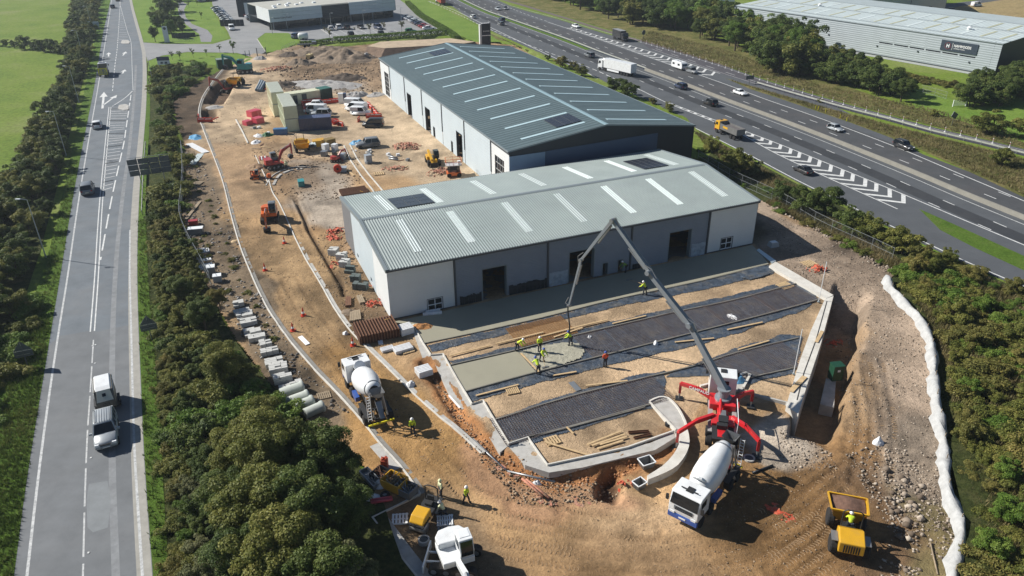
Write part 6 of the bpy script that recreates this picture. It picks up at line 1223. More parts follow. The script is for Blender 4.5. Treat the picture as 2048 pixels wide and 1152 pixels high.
def box_lorry():
    # articulated lorry
    A = G(1262, 153); B = G(1203, 139); c = (A+B)/2; rz = math.atan2(B[1]-A[1], B[0]-A[0]); t = thing('articulated_lorry', 'white articulated lorry with long plain trailer on the motorway', 'truck', (c[0], c[1], .016), rz); W_ = PCOL['white']; Lt = 12.6
    MB().box((-1.6, 0, 2.65), (Lt, 2.55, 2.8)).build('trailer_box', W_, t, .03); MB().box((-1.6, 0, 1.12), (Lt-.3, 2.3, .14)).build('trailer_floor', CHAS, t); frame_(t, -7.4, 7.2, .95); cab(t, 5.4, 2.45, 2.6, 1.0, W_, W_, 2.1); axles(t, (6.7, 4.0), 2.5); axles(t, (-3.6, -4.9, -6.2), 2.5)
    MB().box((5.2, 0, 3.75), (.7, 2.2, .5), taper=.7).build('wind_deflector', W_, t)
    for s in (-1, 1): MB().box((.3, s*1.2, .8), (5.5, .06, .6)).build('side_guard', WFR, t)
    # black curtain lorry on the far carriageway
    c = G(1240, 80); rz = mdir((1240, 80)); t = thing('box_lorry', 'black box lorry on the far side of motorway before the cones', 'truck', (c[0], c[1], .016), rz); K = PCOL['black']; MB().box((-1.0, 0, 2.4), (6.8, 2.5, 2.7)).build('box_body', K, t, .03); frame_(t, -4.3, 4.2, .85); cab(t, 2.7, 2.4, 2.3, .95, K, K, 1.9); axles(t, (3.7, -2.0, -3.2), 2.45); MB().box((-1.0, 0, 3.77), (6.9, 2.4, .05)).build('roof_sheet', pm('grey_roof_sheet', (.25, .26, .27), .5, 0, .05, 1), t); text_mesh('lettering', 'HAVWOODS', .7, SIGNW, t, (2.0, 1.27, 2.9), (math.pi/2, 0, math.pi))
    c = G(881, 8); rz = mdir((881, 8))+math.pi; t = thing('curtain_lorry', 'red curtain sided lorry at the top of motorway', 'truck', (c[0], c[1], .016), rz); MB().box((-1.4, 0, 2.6), (11, 2.5, 2.8)).build('trailer_box', PCOL['red'], t, .03); frame_(t, -6.5, 6.2, .9); cab(t, 4.6, 2.4, 2.5, 1.0, PCOL['white'], None, 2.0); axles(t, (5.7, 3.2, -3.5, -4.8), 2.45)
    # tipper on the slip road
    c = G(1458, 272); rz = mdir((1458, 272))+math.pi; t = thing('tipper_truck', 'yellow cabbed tipper truck with grey body on slip road', 'truck', (c[0], c[1], .016), rz); frame_(t, -4.2, 4, .85); cab(t, 2.6, 2.4, 2.1, 1.0, PCOL['yellow'], PCOL['red'], 1.9); axles(t, (3.6, 1.9, -2.0, -3.3), 2.45); m_ = MB(); GB = pm('tipper_grey', (.16, .16, .16), .5, .2, .15, 2)
    for d_ in (((-1.0, -1.2, 2.0), (6.6, .08, 1.4)), ((-1.0, 1.2, 2.0), (6.6, .08, 1.4)), ((2.3, 0, 2.2), (.08, 2.32, 1.8)), ((-4.3, 0, 2.0), (.08, 2.32, 1.4)), ((-1, 0, 1.3), (6.4, 2.3, .1))): m_.box(*d_)
    m_.build('tipper_body', GB, t); MB().box((-1, 0, 2.3), (6.4, 2.3, .05)).build('load_sheet', pm('sheet_brown', (.12, .11, .11), .8, 0, .2, 2), t); MB().box((.2, 1.25, 2.1), (1.8, .03, .5)).build('side_lettering', PCOL['yellow'], t)
    # works lorry with chevron rear on the main road
    c = G(209, 150); rz = rd((209, 150)); t = thing('works_lorry', 'works lorry with yellow chevron tailboard on the main road', 'truck', (c[0], c[1], .016), rz); cab(t, 1.4, 2.2, 1.9, .9, PCOL['white'], None, 1.8); frame_(t, -3.2, 2.6, .75); axles(t, (2.3, -2.0), 2.3, .45); m_ = MB()
    for d_ in (((-1, -1.1, 1.7), (4.4, .06, 1.2)), ((-1, 1.1, 1.7), (4.4, .06, 1.2)), ((1.2, 0, 1.9), (.06, 2.1, 1.7)), ((-1, 0, 1.05), (4.3, 2.1, .08))): m_.box(*d_)
    m_.build('dropside_body', GB, t); tb = MB().box((-3.25, 0, 1.5), (.06, 2.2, 1.7)).build('tailboard', MATS['hi_vis_yellow'] if 'hi_vis_yellow' in MATS else PCOL['yellow'], t)
    for k in range(-3, 4):
        s = 1 if k >= 0 else -1; MB().bar((-3.29, k*.3, .8), (-3.29, k*.3-s*.35+(.0), 2.2), .012, .16, (0, 1, 0)).build('chevron_stripe', PCOL['grey'], tb)
    MB().box((2.1, 0, 2.86), (.3, 1.4, .12)).build('beacon_bar', PCOL['blue'], t)
    # caravan
    c = G(1358, 138); rz = mdir((1358, 138)); t = thing('caravan', 'white touring caravan towed by a grey car on the motorway', 'caravan', (c[0], c[1], .016), rz); m_ = MB(); m_.side([(-3.1, .5), (2.9, .5), (3.2, 1.2), (2.9, 2.2), (2.3, 2.6), (-2.9, 2.6), (-3.2, 1.6)], -1.12, 1.12); m_.build('body', PCOL['white'], t, .08); [MB().box((x, 1.13*s, 1.7), (1.2, .03, .6)).build('window', GLS, t) for x in (-1.8, 1.2) for s in (-1, 1)]; MB().box((3.08, 0, 1.75), (.06, 1.7, .6), ry=-.25).build('window', GLS, t); axles(t, (0,), 2.1, .34, .2); MB().bar((3, 0, .5), (4.4, 0, .5), .1).build('tow_bar', STEEL, t)
    for x in (-1, .5): MB().box((x, 0, 2.64), (.5, .5, .08)).build('roof_hatch', PCOL['grey'], t)
box_lorry()
for o in bpy.data.objects:
    if o.name.split('.')[0] in ('articulated_lorry', 'box_lorry', 'curtain_lorry', 'tipper_truck', 'caravan'): o.scale = (.8,)*3
# ---- concrete pump with boom
def pump():
    A = GT(1441, 915); B = GT(1441, 772); c = (A+B)/2; rz = math.atan2(B[1]-A[1], B[0]-A[0]); z0 = gz(c[0], c[1]); t = thing('concrete_pump_truck', 'red concrete pump lorry with four outriggers and raised grey boom', 'truck', (c[0], c[1], z0), rz); Rr = PCOL['pumpred']; Wt = PCOL['white']; GR = PCOL['boomgrey']; inv = Matrix.Rotation(-rz, 4, 'Z') @ Matrix.Translation((-c[0], -c[1], -z0)); loc = lambda p: inv @ Vector(p)
    frame_(t, -4.6, 2.6, .95); cb = cab(t, 2.5, 2.45, 2.0, 1.1, Wt, Rr, 2.1); axles(t, (3.5, 1.9), 2.5); axles(t, (-2.4, -3.7), 2.5, .5, .3, (-2.4, -3.7))
    m_ = MB(); m_.box((-1.2, 0, 1.45), (6.6, .9, .4)); m_.box((.6, 0, 1.6), (1.8, 2.3, .7)); m_.box((-2.2, 0, 1.55), (1.4, 2.0, .5)); m_.build('bed_frame', Rr, t, .04)
    for s in (-1, 1): MB().box((-1.0, s*1.05, 1.35), (5.2, .42, .1)).build('deck_plate', pm('deck_grey', (.36, .35, .34), .6, .2, .1, 2), t)
    m_ = MB(); m_.box((-3.9, 0, 1.25), (1.5, 1.5, .7), taper=1.25); m_.build('hopper', CHAS, t); MB().tube([(-3.4, .2, 1.5), (-1.5, .25, 1.9), (.4, .2, 2.1)], .14, 8).build('delivery_line', Rr, t); MB().box((-1.6, 0, 1.85), (1.0, .5, .3)).build('valve_block', STEEL, t); m_ = MB(); m_.box((-2.6, 0, 1.95), (.9, .8, .5)); m_.box((-3.3, .1, 1.9), (.5, .9, .4)); m_.build('pump_unit', CHAS, t)
    m_ = MB(); m_.tube([(-3.4, -1.2, .7), (-3.4, -1.2, 2.6), (-1.6, -1.2, 2.6), (.2, -1.2, 2.5)], .035, 6); m_.build('hand_rail', WFR, t); MB().box((-.4, -1.35, 2.0), (.9, .05, .6)).build('sign_plate', Rr, t)
    tm = MB(); tm.lathe([(.75, 1.95), (.75, 2.15), (.5, 2.2), (.45, 2.9), (.62, 2.95), (.62, 3.1)], 18, Matrix.Translation((.75, 0, 0))); tm.build('turret', GR, t)
    # outriggers
    for i, (px, hip) in enumerate((((1358, 797), (.9, .9)), ((1501, 814), (.9, -.9)), ((1353, 893), (-1.7, .8)), ((1513, 914), (-1.7, -.8)))):
        f = GT(*px); lf = loc((f[0], f[1], gz(f[0], f[1]))); a = Vector((hip[0], hip[1], 1.75)); k = Vector((lf.x, lf.y, lf.z+1.75)); mid = a.lerp(k, .5)+Vector((0, 0, .28)); m_ = MB(); m_.bar(a, mid, .3, .42); m_.bar(mid, k, .26, .36); arm = m_.build('outrigger', Rr, t, .02)
        MB().bar(k, (lf.x, lf.y, lf.z+.7), .24).build('outrigger_leg', Rr, arm); MB().tube([(lf.x, lf.y, lf.z+.1), (lf.x, lf.y, lf.z+.9)], .08, 8).build('jack', STEEL, arm); MB().box((lf.x, lf.y, lf.z+.06), (.7, .7, .1)).build('foot_plate', CHAS, arm)
        if i == 0:
            d = k-a; d.normalize(); n_ = Vector((-d.y, d.x, 0)).normalized(); q = Vector((n_.x, n_.y, 0)); q = q if q.dot(Vector((-1, 0, 0))) > 0 else -q; tx = text_mesh('lettering', 'CAMFAUD', .42, SIGNW, arm, (0, 0, 0), extr=.006, bold=.01); X = -d if d.cross(Vector((0, 0, 1))).dot(q) < 0 else d; X = Vector((X.x, X.y, 0)).normalized(); up = Vector((0, 0, 1)); tx.matrix_local = Matrix.Translation(a.lerp(k, .72 if X.dot(d) < 0 else .25)+q*.17+Vector((0, 0, .02))) @ Matrix(((X.x, up.x, q.x, 0), (X.y, up.y, q.y, 0), (X.z, up.z, q.z, 0), (0, 0, 0, 1)))
    # boom: every joint lies in the vertical plane through turret and hose end
    T = c+np.array([math.cos(rz), math.sin(rz), 0])*.75; E = G(1138, 692); nrm = np.cross(E-T, [0, 0, 1]); nrm /= np.linalg.norm(nrm)
    J = [np.array([T[0], T[1], z0+3.0])]+[plane_hit(px, py, T, nrm) for px, py in ((1380, 650), (1297, 545), (1223, 442), (1160, 521), (1136, 612))]; J = [loc(p) for p in J]; nl = (inv.to_3x3() @ Vector(nrm)).normalized()
    W_ = [(.62, .46), (.5, .38), (.40, .30), (.34, .24), (.24, .17)]
    for i in range(5):
        a, b = J[i], J[i+1]; d = (b-a).normalized(); u = nl.cross(d).normalized(); off = nl*(.0 if i < 2 else .18); m_ = MB()
        w0, w1 = W_[i]; vs = []
        for p, w in ((a-d*.15, w0), (a.lerp(b, .45), (w0+w1)/2*1.05), (b+d*.15, w1)):
            for x, y in ((-.5, -.5), (.5, -.5), (.5, .5), (-.5, .5)): vs.append(p+off+nl*(x*w*.75)+u*(y*w))
        m_.loft([vs[0:4], vs[4:8], vs[8:12]]); sec = m_.build('boom_section', GR, t, .015)
        MB().tube([a+off+nl*.32+u*.12, b+off+nl*.28+u*.1], .07, 7).build('delivery_pipe', STEEL, sec)
        MB().tube([a.lerp(b, .08)+off-u*w0*.75, a.lerp(b, .5)+off-u*w0*.9], .09, 8).build('hydraulic_ram', STEEL, sec)
        m_ = MB(); R_ = Matrix.Translation(b+off) @ nl.to_track_quat('Z', 'Y').to_matrix().to_4x4(); m_.lathe([(.26-.025*i, -.36+.04*i), (.26-.025*i, .36-.04*i)], 14, R_); m_.build('boom_knuckle', STEEL if i > 1 else GR, sec); m_ = MB(); m_.bar(b+off-d*.9+u*.3, b+off+u*.5, .06); m_.bar(b+off+u*.5, b+off+(J[min(i+2, 5)]-b).normalized()*.8+u*.15, .06); m_.build('link_arm', STEEL, sec)
    e = loc((E[0], E[1], .35)); m_ = MB(); m_.tube([J[5], J[5]+Vector((0, 0, -.6)), Vector((e.x, e.y, (J[5].z+e.z)/2)), e], .075, 8); m_.build('end_hose', CHAS, t)
pump()
# ================================================================== PLANT
RUBT = pm('track_rubber', (.035, .032, .03), .9, 0, .15, 4, dirt=(.2, .15, .1), dirt_scale=1.5, dirt_amt=.6)
def track(t, y, L, r, w):
    m_ = MB(); pts = []; n = 10
    for k in range(n+1): a = math.pi/2-math.pi*k/n; pts.append((L/2-r+r*math.cos(a), r+r*math.sin(a)))
    for k in range(n+1): a = -math.pi/2-math.pi*k/n; pts.append((-L/2+r+r*math.cos(a), r+r*math.sin(a)))
    m_.side(pts, y-w/2, y+w/2); o = m_.build('track', RUBT, t); m_ = MB()
    for x in np.linspace(-L/2+r, L/2-r, max(3, int(L/.16))): m_.box((x, y, 2*r), (.05, w*1.02, .05))
    m_.build('track_grouser', RUBT, o); m_ = MB()
    for x in np.linspace(-L/2+r, L/2-r, 4): m_.tube([(x, y-w*.52, r), (x, y+w*.52, r)], r*.55, 10)
    m_.build('track_roller', STEEL, o); return o
def excavator(label, px, rz_track, rz_house, s, col, arm, boomcol=None, roof=None, blade=True, cabside=1, name='excavator'):
    """arm = (boom angle, stick angle, bucket angle) in degrees above horizontal, reach forward +x"""
    p = GT(*px); t = thing(name, label, 'excavator', (p[0], p[1], gz(p[0], p[1])), rz_track); t.scale = (s, s, s); bc = boomcol or col
    for y in (-.95, .95): track(t, y, 3.2, .36, .5)
    MB().box((0, 0, .55), (1.6, 1.6, .4)).build('undercarriage', CHAS, t)
    if blade: m_ = MB(); m_.box((1.95, 0, .38), (.1, 2.3, .6)); m_.bar((1.0, .4, .45), (1.95, .4, .4), .12); m_.bar((1.0, -.4, .45), (1.95, -.4, .4), .12); m_.build('dozer_blade', bc, t)
    R_ = Matrix.Rotation(rz_house-rz_track, 4, 'Z')
    def hb(mb, nm, mat, par=None, bev=0): o = mb.build(nm, mat, t if par is None else par, bev); o.matrix_local = R_ if par is None else Matrix(); return o
    m_ = MB(); m_.prism([(1.0, -1.05), (1.0, 1.05), (-1.0, 1.1), (-1.5, .75), (-1.65, 0), (-1.5, -.75), (-1.0, -1.1)], .85, 1.35); hs = hb(m_, 'house', col, None, .05)
    m_ = MB(); m_.prism([(-.25, -1.05), (-.25, 1.05), (-1.0, 1.08), (-1.5, .72), (-1.62, 0), (-1.5, -.72), (-1.0, -1.08)], 1.352, 1.85); hb(m_, 'engine_cover', col, hs, .08)
    cy = .55*cabside; m_ = MB(); m_.side([(-.25, 1.36), (.95, 1.36), (1.05, 1.9), (.8, 2.75), (-.25, 2.75)], cy-.48, cy+.48); cbn = hb(m_, 'cab', roof or col, hs, .05)
    for y in (cy-.485, cy+.485): m_ = MB(); m_.add([(-.12, y, 1.95), (.92, y, 1.95), (.72, y, 2.6), (-.12, y, 2.6)], [(0, 1, 2, 3)]); hb(m_, 'side_window', GLS, cbn)
    m_ = MB(); m_.add([(1.0, cy-.4, 1.55), (1.0, cy+.4, 1.55), (1.06, cy+.4, 1.95), (1.06, cy-.4, 1.95), (.83, cy+.4, 2.66), (.83, cy-.4, 2.66)], [(0, 1, 2, 3), (3, 2, 4, 5)]); m_.v = [(x+.02, y, z) for x, y, z in m_.v]; hb(m_, 'windscreen', GLS, cbn); hb(MB().box((.2, cy, 2.765), (.7, .7, .03)), 'roof_panel', roof or CHAS, cbn)
    b1, st, bk = map(math.radians, arm); yb = -.1*cabside if True else 0; o0 = Vector((1.0, yb, 1.25)); k = o0+Vector((math.cos(b1), 0, math.sin(b1)))*1.9; b2 = b1-math.radians(38); e = k+Vector((math.cos(b2), 0, math.sin(b2)))*1.9; f = e+Vector((math.cos(st), 0, math.sin(st)))*1.75
    m_ = MB(); m_.loft([[(p_.x+dz*-math.sin(a), p_.y+dy, p_.z+dz*math.cos(a)) for dy, dz in ((-w, -h), (w, -h), (w, h), (-w, h))] for p_, a, w, h in ((o0, b1, .16, .2), (k, (b1+b2)/2, .17, .27), (e, b2, .13, .14))]); bm = hb(m_, 'boom', bc, None, .02)
    m_ = MB(); m_.loft([[(p_.x+dz*math.sin(st), p_.y+dy, p_.z-dz*math.cos(st)) for dy, dz in ((-w, -h), (w, -h), (w, h), (-w, h))] for p_, w, h in ((e-(f-e)*.22, .1, .12), (e, .13, .2), (f, .1, .09))]); hb(m_, 'stick', bc, bm, .02)
    m_ = MB(); m_.tube([o0+Vector((.15, 0, -.15)), k+Vector((.1, 0, -.25))], .07, 8); m_.tube([k+Vector((0, 0, .3)), e-(f-e)*.2], .06, 8); m_.tube([e+Vector((0, 0, .2))+(f-e)*.05, f-(f-e)*.2+Vector((.1, 0, .12))], .05, 8); hb(m_, 'hydraulic_ram', STEEL, bm)
    m_ = MB(); a = bk; d = Vector((math.cos(a), 0, math.sin(a))); u = Vector((-math.sin(a), 0, math.cos(a))); pr = [f+u*.15, f+d*.55+u*.35, f+d*.95+u*.0, f+d*.85-u*.42, f+d*.35-u*.5, f-u*.1]
    m_.side([(q.x, q.z) for q in pr], yb-.45, yb+.45); hb(m_, 'bucket', CHAS, bm, .02); return t
D2 = math.radians
excavator('large teal excavator digging at the top of the haul road', (490, 146), D2(20), D2(176), 1.35, PCOL['teal'], (52, -86, -120), blade=False, cabside=1)
excavator('dark red excavator reaching into the excavation by the kerb', (456, 172), D2(60), D2(215), 1.1, PCOL['digred'], (60, -80, -120), roof=PCOL['black'])
excavator('red mini excavator with raised arm in the work yard', (548, 336), D2(40), D2(32), .95, PCOL['digred'], (62, -88, -130), roof=PCOL['grey'])
excavator('tiny orange excavator beside the inner kerb', (512, 356), D2(-80), D2(-88), .55, PCOL['orange'], (55, -80, -120), roof=PCOL['grey'])
excavator('orange excavator facing down the haul road', (541, 440), D2(-78), D2(-78), 1.05, PCOL['orange'], (38, -75, -130), roof=PCOL['grey'], blade=False)
excavator('white excavator at the bottom edge beside the manhole', (912, 1128), D2(172), D2(-70), 1.1, PCOL['white'], (20, -60, -120), roof=PCOL['white'], cabside=1)
excavator('small red excavator parked by grey bins near service strip', (672, 323), D2(10), D2(60), .6, PCOL['digred'], (40, -70, -120), roof=PCOL['black'])
def dumper(label, px, rz, s=1.0, load=True, name='dumper'):
    p = GT(*px); t = thing(name, label, 'dumper', (p[0], p[1], gz(p[0], p[1])), rz); t.scale = (s, s, s); Y = PCOL['yellow']
    m_ = MB(); o = [(.5, -1.15, 1.9), (.5, 1.15, 1.9), (2.3, 1.25, 1.75), (2.3, -1.25, 1.75)]; i = [(.85, -.8, .75), (.85, .8, .75), (1.9, .85, .75), (1.9, -.85, .75)]
    m_.add(o+i, [(0, 1, 5, 4), (1, 2, 6, 5), (2, 3, 7, 6), (3, 0, 4, 7), (4, 5, 6, 7), (4, 5, 1, 0), (5, 6, 2, 1), (6, 7, 3, 2), (7, 4, 0, 3)])
    m_.bar(o[0], o[1], .1); m_.bar(o[1], o[2], .1); m_.bar(o[2], o[3], .1); m_.bar(o[3], o[0], .1); m_.build('skip', Y, t)
    if load: g = grid_mesh('load', np.linspace(.56, 2.24, 14), np.linspace(-1.1, 1.1, 16), lambda x, y: 1.62+.35*np.exp(-((x-1.4)**2+y**2)/.7)+.12*(vnoise(x, y, .3, 3)-.5), pm('spoil_brown', (.15, .085, .06), .95, 0, .3, 4, .05, 8)); g.parent = t
    m_ = MB(); m_.side([(-2.1, .7), (-.45, .7), (-.45, 1.45), (-.9, 1.75), (-2.05, 1.5)], -.78, .78); e = m_.build('engine_cover', Y, t, .06); m_ = MB(); [m_.box((-2.12, -.45+.15*k, 1.1), (.04, .08, .6)) for k in range(7)]; m_.build('grille', CHAS, e)
    MB().box((0, 0, .8), (1.2, .7, .3)).build('articulation', CHAS, t); MB().box((-.3, 0, 1.5), (.5, .5, .15)).build('seat', CHAS, t); MB().tube([(.15, 0, 1.3), (.05, 0, 1.75)], .03, 6).build('steering_column', CHAS, t)
    MB().tube([(-.45, -.6, 1.4), (-.42, -.6, 2.7), (-.42, -.4, 2.85), (-.42, .4, 2.85), (-.42, .6, 2.7), (-.45, .6, 1.4)], .045, 8).build('roll_bar', CHAS, t)
    for x in (1.15, -1.3):
        for q in (-1, 1): wheel(t, x, q*.98, .62, .45)
    for q in (-1, 1): MB().box((-1.3, q*1.0, 1.3), (.9, .4, .05)).build('mudguard', STEEL, t)
    return t
dumper('yellow dumper with a skip of brown soil at bottom right', (1690, 1080), D2(73), 1.12); dumper('yellow dumper by the dark excavation at the top of haul road', (474, 172), D2(-95), 1.15, False); dumper('yellow dumper with its black skip facing the small diggers', (604, 300), D2(-70), 1.1, False)
def roller():
    p = GT(853, 1040); t = thing('road_roller', 'yellow and black ride-on roller on the shaded ground', 'roller', (p[0], p[1], gz(p[0], p[1])), D2(-112)); Y = PCOL['yellow']
    for x in (1.15, -1.05): m_ = MB(); m_.smooth = True; m_.tube([(x, -.65, .45), (x, .65, .45)], .45, 20); m_.build('drum', STEEL, t)
    m_ = MB(); m_.side([(.15, .6), (1.55, .6), (1.6, 1.1), (1.2, 1.5), (.2, 1.6)], -.6, .6); m_.build('engine_cover', Y, t, .08); MB().box((-.55, 0, .85), (1.3, 1.2, .4)).build('platform', CHAS, t); m_ = MB(); m_.box((-.65, 0, 1.2), (.5, .55, .2)); m_.box((-.9, 0, 1.5), (.12, .55, .5)); m_.build('seat', CHAS, t); MB().tube([(-1.1, -.55, 1.0), (-1.1, -.55, 2.4), (-1.1, -.3, 2.55), (-1.1, .3, 2.55), (-1.1, .55, 2.4), (-1.1, .55, 1.0)], .05, 8).build('roll_bar', CHAS, t); m_ = MB(); m_.box((1.15, 0, .95), (1.3, 1.38, .1)); m_.box((-1.1, 0, .95), (1.2, 1.38, .1)); m_.build('drum_frame', CHAS, t)
roller()
def telehandler():
    p = GT(866, 328); t = thing('telehandler', 'yellow telehandler with forks beside the pale wall', 'telehandler', (p[0], p[1], gz(p[0], p[1])), D2(-75)); Y = PCOL['yellow']; MB().box((-.1, 0, .95), (3.6, 1.1, .5)).build('chassis', Y, t, .04)
    for x in (1.25, -1.25):
        for s in (-1, 1): wheel(t, x, s*.95, .58, .42)
    m_ = MB(); m_.side([(-.6, 1.2), (.75, 1.2), (.85, 1.8), (.5, 2.45), (-.6, 2.45)], .15, 1.05); c = m_.build('cab', pm('cab_dark', (.02, .03, .03), .25, 0, .1, 1), t, .04); m_ = MB(); m_.bar((-1.9, -.45, 1.9), (1.9, -.45, 1.25), .42, .42); m_.bar((1.6, -.45, 1.35), (2.5, -.45, .75), .3, .3); m_.build('boom', Y, t, .02); MB().box((-.2, -.85, 1.25), (1.7, .5, .7)).build('engine_pod', Y, t, .05); m_ = MB(); m_.box((2.55, -.2, .6), (.1, 1.3, .8)); m_.build('carriage', CHAS, t); [MB().box((3.1, y, .22), (1.1, .14, .06)).build('fork', CHAS, t) for y in (-.6, .2)]
telehandler()
def scissor():
    p = GT(908, 352); t = thing('scissor_lift', 'orange scissor lift with guard rails near the pale wall', 'lift', (p[0], p[1], gz(p[0], p[1])), D2(10)); O = PCOL['orange']; MB().box((0, 0, .55), (2.4, 1.6, .5)).build('base', O, t, .05)
    for x in (.85, -.85):
        for s in (-1, 1): wheel(t, x, s*.75, .38, .28)
    m_ = MB(); [m_.bar((-1+a, y, .85+.22*k), (1-a, y, 1.0+.22*k), .08) for k in range(5) for y in (-.5, .5) for a in (0,)]; [m_.bar((1, y, .85+.22*k), (-1, y, 1.0+.22*k), .08) for k in range(5) for y in (-.45, .45)]; m_.build('scissor_stack', CHAS, t); MB().box((0, 0, 2.05), (2.7, 1.7, .1)).build('platform', pm('deck_pale', (.5, .5, .5), .5, .2, .1, 2), t); m_ = MB()
    for z in (2.6, 3.1): [m_.tube([(x0, y0, z), (x1, y1, z)], .03, 6) for x0, y0, x1, y1 in ((-1.3, -.8, 1.3, -.8), (1.3, -.8, 1.3, .8), (1.3, .8, -1.3, .8), (-1.3, .8, -1.3, -.8))]
    for x in (-1.3, 0, 1.3): [m_.tube([(x, y, 2.1), (x, y, 3.1)], .03, 6) for y in (-.8, .8)]
    m_.build('guard_rail', O, t); MB().box((.9, -.5, 2.5), (.5, .4, .6)).build('control_box', WFR, t)
scissor()
# ---- cabins and containers
def cabin(label, a, b, w, h, col, z=0.0, name='site_cabin', win=(), door=(), roofc=None, dirn=1):
    """a,b = photo pixels of the two ends of the near long/base edge; w to the left of a->b"""
    A = GT(*a); B = GT(*b); L = np.linalg.norm((B-A)[:2]); rz = math.atan2(B[1]-A[1], B[0]-A[0]); t = thing(name, label, 'cabin' if 'cabin' in name else 'container', (A[0], A[1], max(A[2], gz(A[0], A[1]))+z), rz)
    m_ = MB(); n = int(L/.28)
    pr = []
    for k in range(n): x = L*k/n; dx = L/n; pr += [(x, 0), (x+dx*.45, 0), (x+dx*.55, .045), (x+dx*.95, .045)]
    pr.append((L, 0)); m_.add([(x, d, zz) for x, d in pr for zz in (.08, h)], [(2*i, 2*i+2, 2*i+3, 2*i+1) for i in range(len(pr)-1)]); m_.add([(x, w-d, zz) for x, d in pr for zz in (.08, h)], [(2*i+1, 2*i+3, 2*i+2, 2*i) for i in range(len(pr)-1)]); m_.build('side_wall', col, t)
    for x in (.02, L-.02): MB().box((x, w/2, h/2+.03), (.06, w-.02, h-.1)).build('end_wall', col, t)
    m_ = MB(); nr = int(L/.5)
    for k in range(nr): m_.box((L*(k+.5)/nr, w/2, h+.03), (L/nr*.55, w-.1, .05))
    m_.box((L/2, w/2, h-.02), (L+.04, w+.04, .08)); m_.build('roof', roofc or col, t); m_ = MB(); [m_.box((x, y, h/2), (.12, .12, h)) for x in (.03, L-.03) for y in (.03, w-.03)]; m_.box((L/2, 0, .08), (L, .1, .16)); m_.box((L/2, w, .08), (L, .1, .16)); m_.build('corner_frame', col, t)
    for x, z0, ww, hh in win: o = MB().box((x, -.02, z0), (ww, .05, hh)).build('window', GLS, t); MB().box((x, -.03, z0-hh/2-.05), (ww+.1, .08, .06)).build('sill', WFR, o)
    for x, ww, hh in door: o = MB().box((x, -.02, hh/2+.1), (ww, .05, hh)).build('door', DGREY, t); MB().box((x+ww*.36, -.07, hh*.5), (.06, .06, .2)).build('handle', STEEL, o)
    return t
CR = pm('cabin_roof_pale', (.55, .58, .50), .6, 0, .1, 1, dirt=(.35, .36, .28), dirt_scale=1, dirt_amt=.6)
for z, s in ((0, 'lower'), (2.62, 'upper')):
    cabin(f'{s} pale green cabin of the front stack near the blue container', (600, 262), (585, 234), 2.6, 2.55, PCOL['palegreen'], z, roofc=CR); cabin(f'{s} cream cabin of the rear stack behind the front one', (574, 231), (562, 209), 2.6, 2.55, PCOL['cream'], z, roofc=CR)
cabin('single storey cream cabin with a ribbed roof behind parked cars', (577, 212), (645, 202), 2.7, 2.5, PCOL['cream'], 0, roofc=PCOL['cream'], win=((8.6, 1.9, .7, .35),), door=((1.8, .9, 2.0), (3.9, 1.1, 2.1)))
cabin('dark green square container at the end of cream cabin', (645, 203), (666, 199), 2.7, 2.7, pm('paint_bottle_green', (.012, .045, .035), .5, 0, .08, 1), 0, name='container', roofc=pm('green_roof', (.04, .13, .11), .5, 0, .1, 1)); cabin('dark blue container with open end beside the cabins', (600, 263), (664, 259), 2.5, 2.55, PCOL['containerblue'], 0, name='container', roofc=pm('blue_roof', (.08, .10, .18), .5, 0, .15, 1))
cabin('dark green container standing on grass by the site entrance', (437, 139), (466, 136), 2.5, 2.5, DGRN, 0, name='container', roofc=pm('green_roof_pale', (.20, .25, .22), .5, 0, .1, 1))
def small_box(name, label, px, d, rz, mat, cat='box', lid=None, z=0.0):
    p = GT(*px); t = thing(name, label, cat, (p[0], p[1], gz(p[0], p[1])+z-.02), rz); MB().box((0, 0, d[2]/2), d).build('body', mat, t, .03); MB().box((0, 0, d[2]+.03), (d[0]*1.03, d[1]*1.03, .06)).build('lid', lid or mat, t); m_ = MB(); [m_.box((x*d[0]*.35, y*d[1]*.35, .02), (.12, .12, .08)) for x in (-1, 1) for y in (-1, 1)]; m_.build('foot', CHAS, t); return t
small_box('fuel_tank', 'bright blue steel tank at the foot of green cabins', (562, 268), (2.6, 1.2, 1.1), .1, PCOL['skipblue'], 'tank'); small_box('toilet', 'white portable toilet behind the parked vans', (683, 206), (1.1, 1.1, 2.2), .1, PCOL['white'], 'toilet'); small_box('toilet', 'blue portable toilet beside the white one', (689, 205), (1.1, 1.1, 2.1), .1, PCOL['containerblue'], 'toilet')
for i, (px, lb, mt, d) in enumerate((((635, 292), 'open yellow skip bin right of the roof sheets', PCOL['yellow'], (1.6, 1.5, 1.1)), ((642, 290), 'yellow bin beside another of its kind', PCOL['yellow'], (1.5, 1.5, 1.1)), ((660, 290), 'brown rusty bin near the service strip', pm('bin_brown', (.20, .14, .05), .7, 0, .2, 2), (1.9, 1.4, 1.2)), ((652, 302), 'white framed water tank among machines', PCOL['white'], (1.1, 1.0, 1.3)), ((670, 300), 'small white tank right of the framed one', PCOL['white'], (1.0, .9, 1.1)), ((649, 312), 'dark grey crate below the white tanks', PCOL['grey'], (1.1, 1.0, .9)), ((685, 318), 'grey covered bin by the service strip', PCOL['silver'], (1.4, 1.1, 1.0)), ((688, 342), 'grey tool box next to the red drum', PCOL['silver'], (1.3, 1.0, .7)), ((603, 371), 'teal and white generator on the dirt', PCOL['teal'], (1.5, 1.0, .9)), ((737, 325), 'grey cube block beside the service strip', PCOL['silver'], (1.1, 1.1, 1.4)))):
    small_box('storage_bin', lb, px, d, .3+.2*i, mt, 'bin', z=.0)
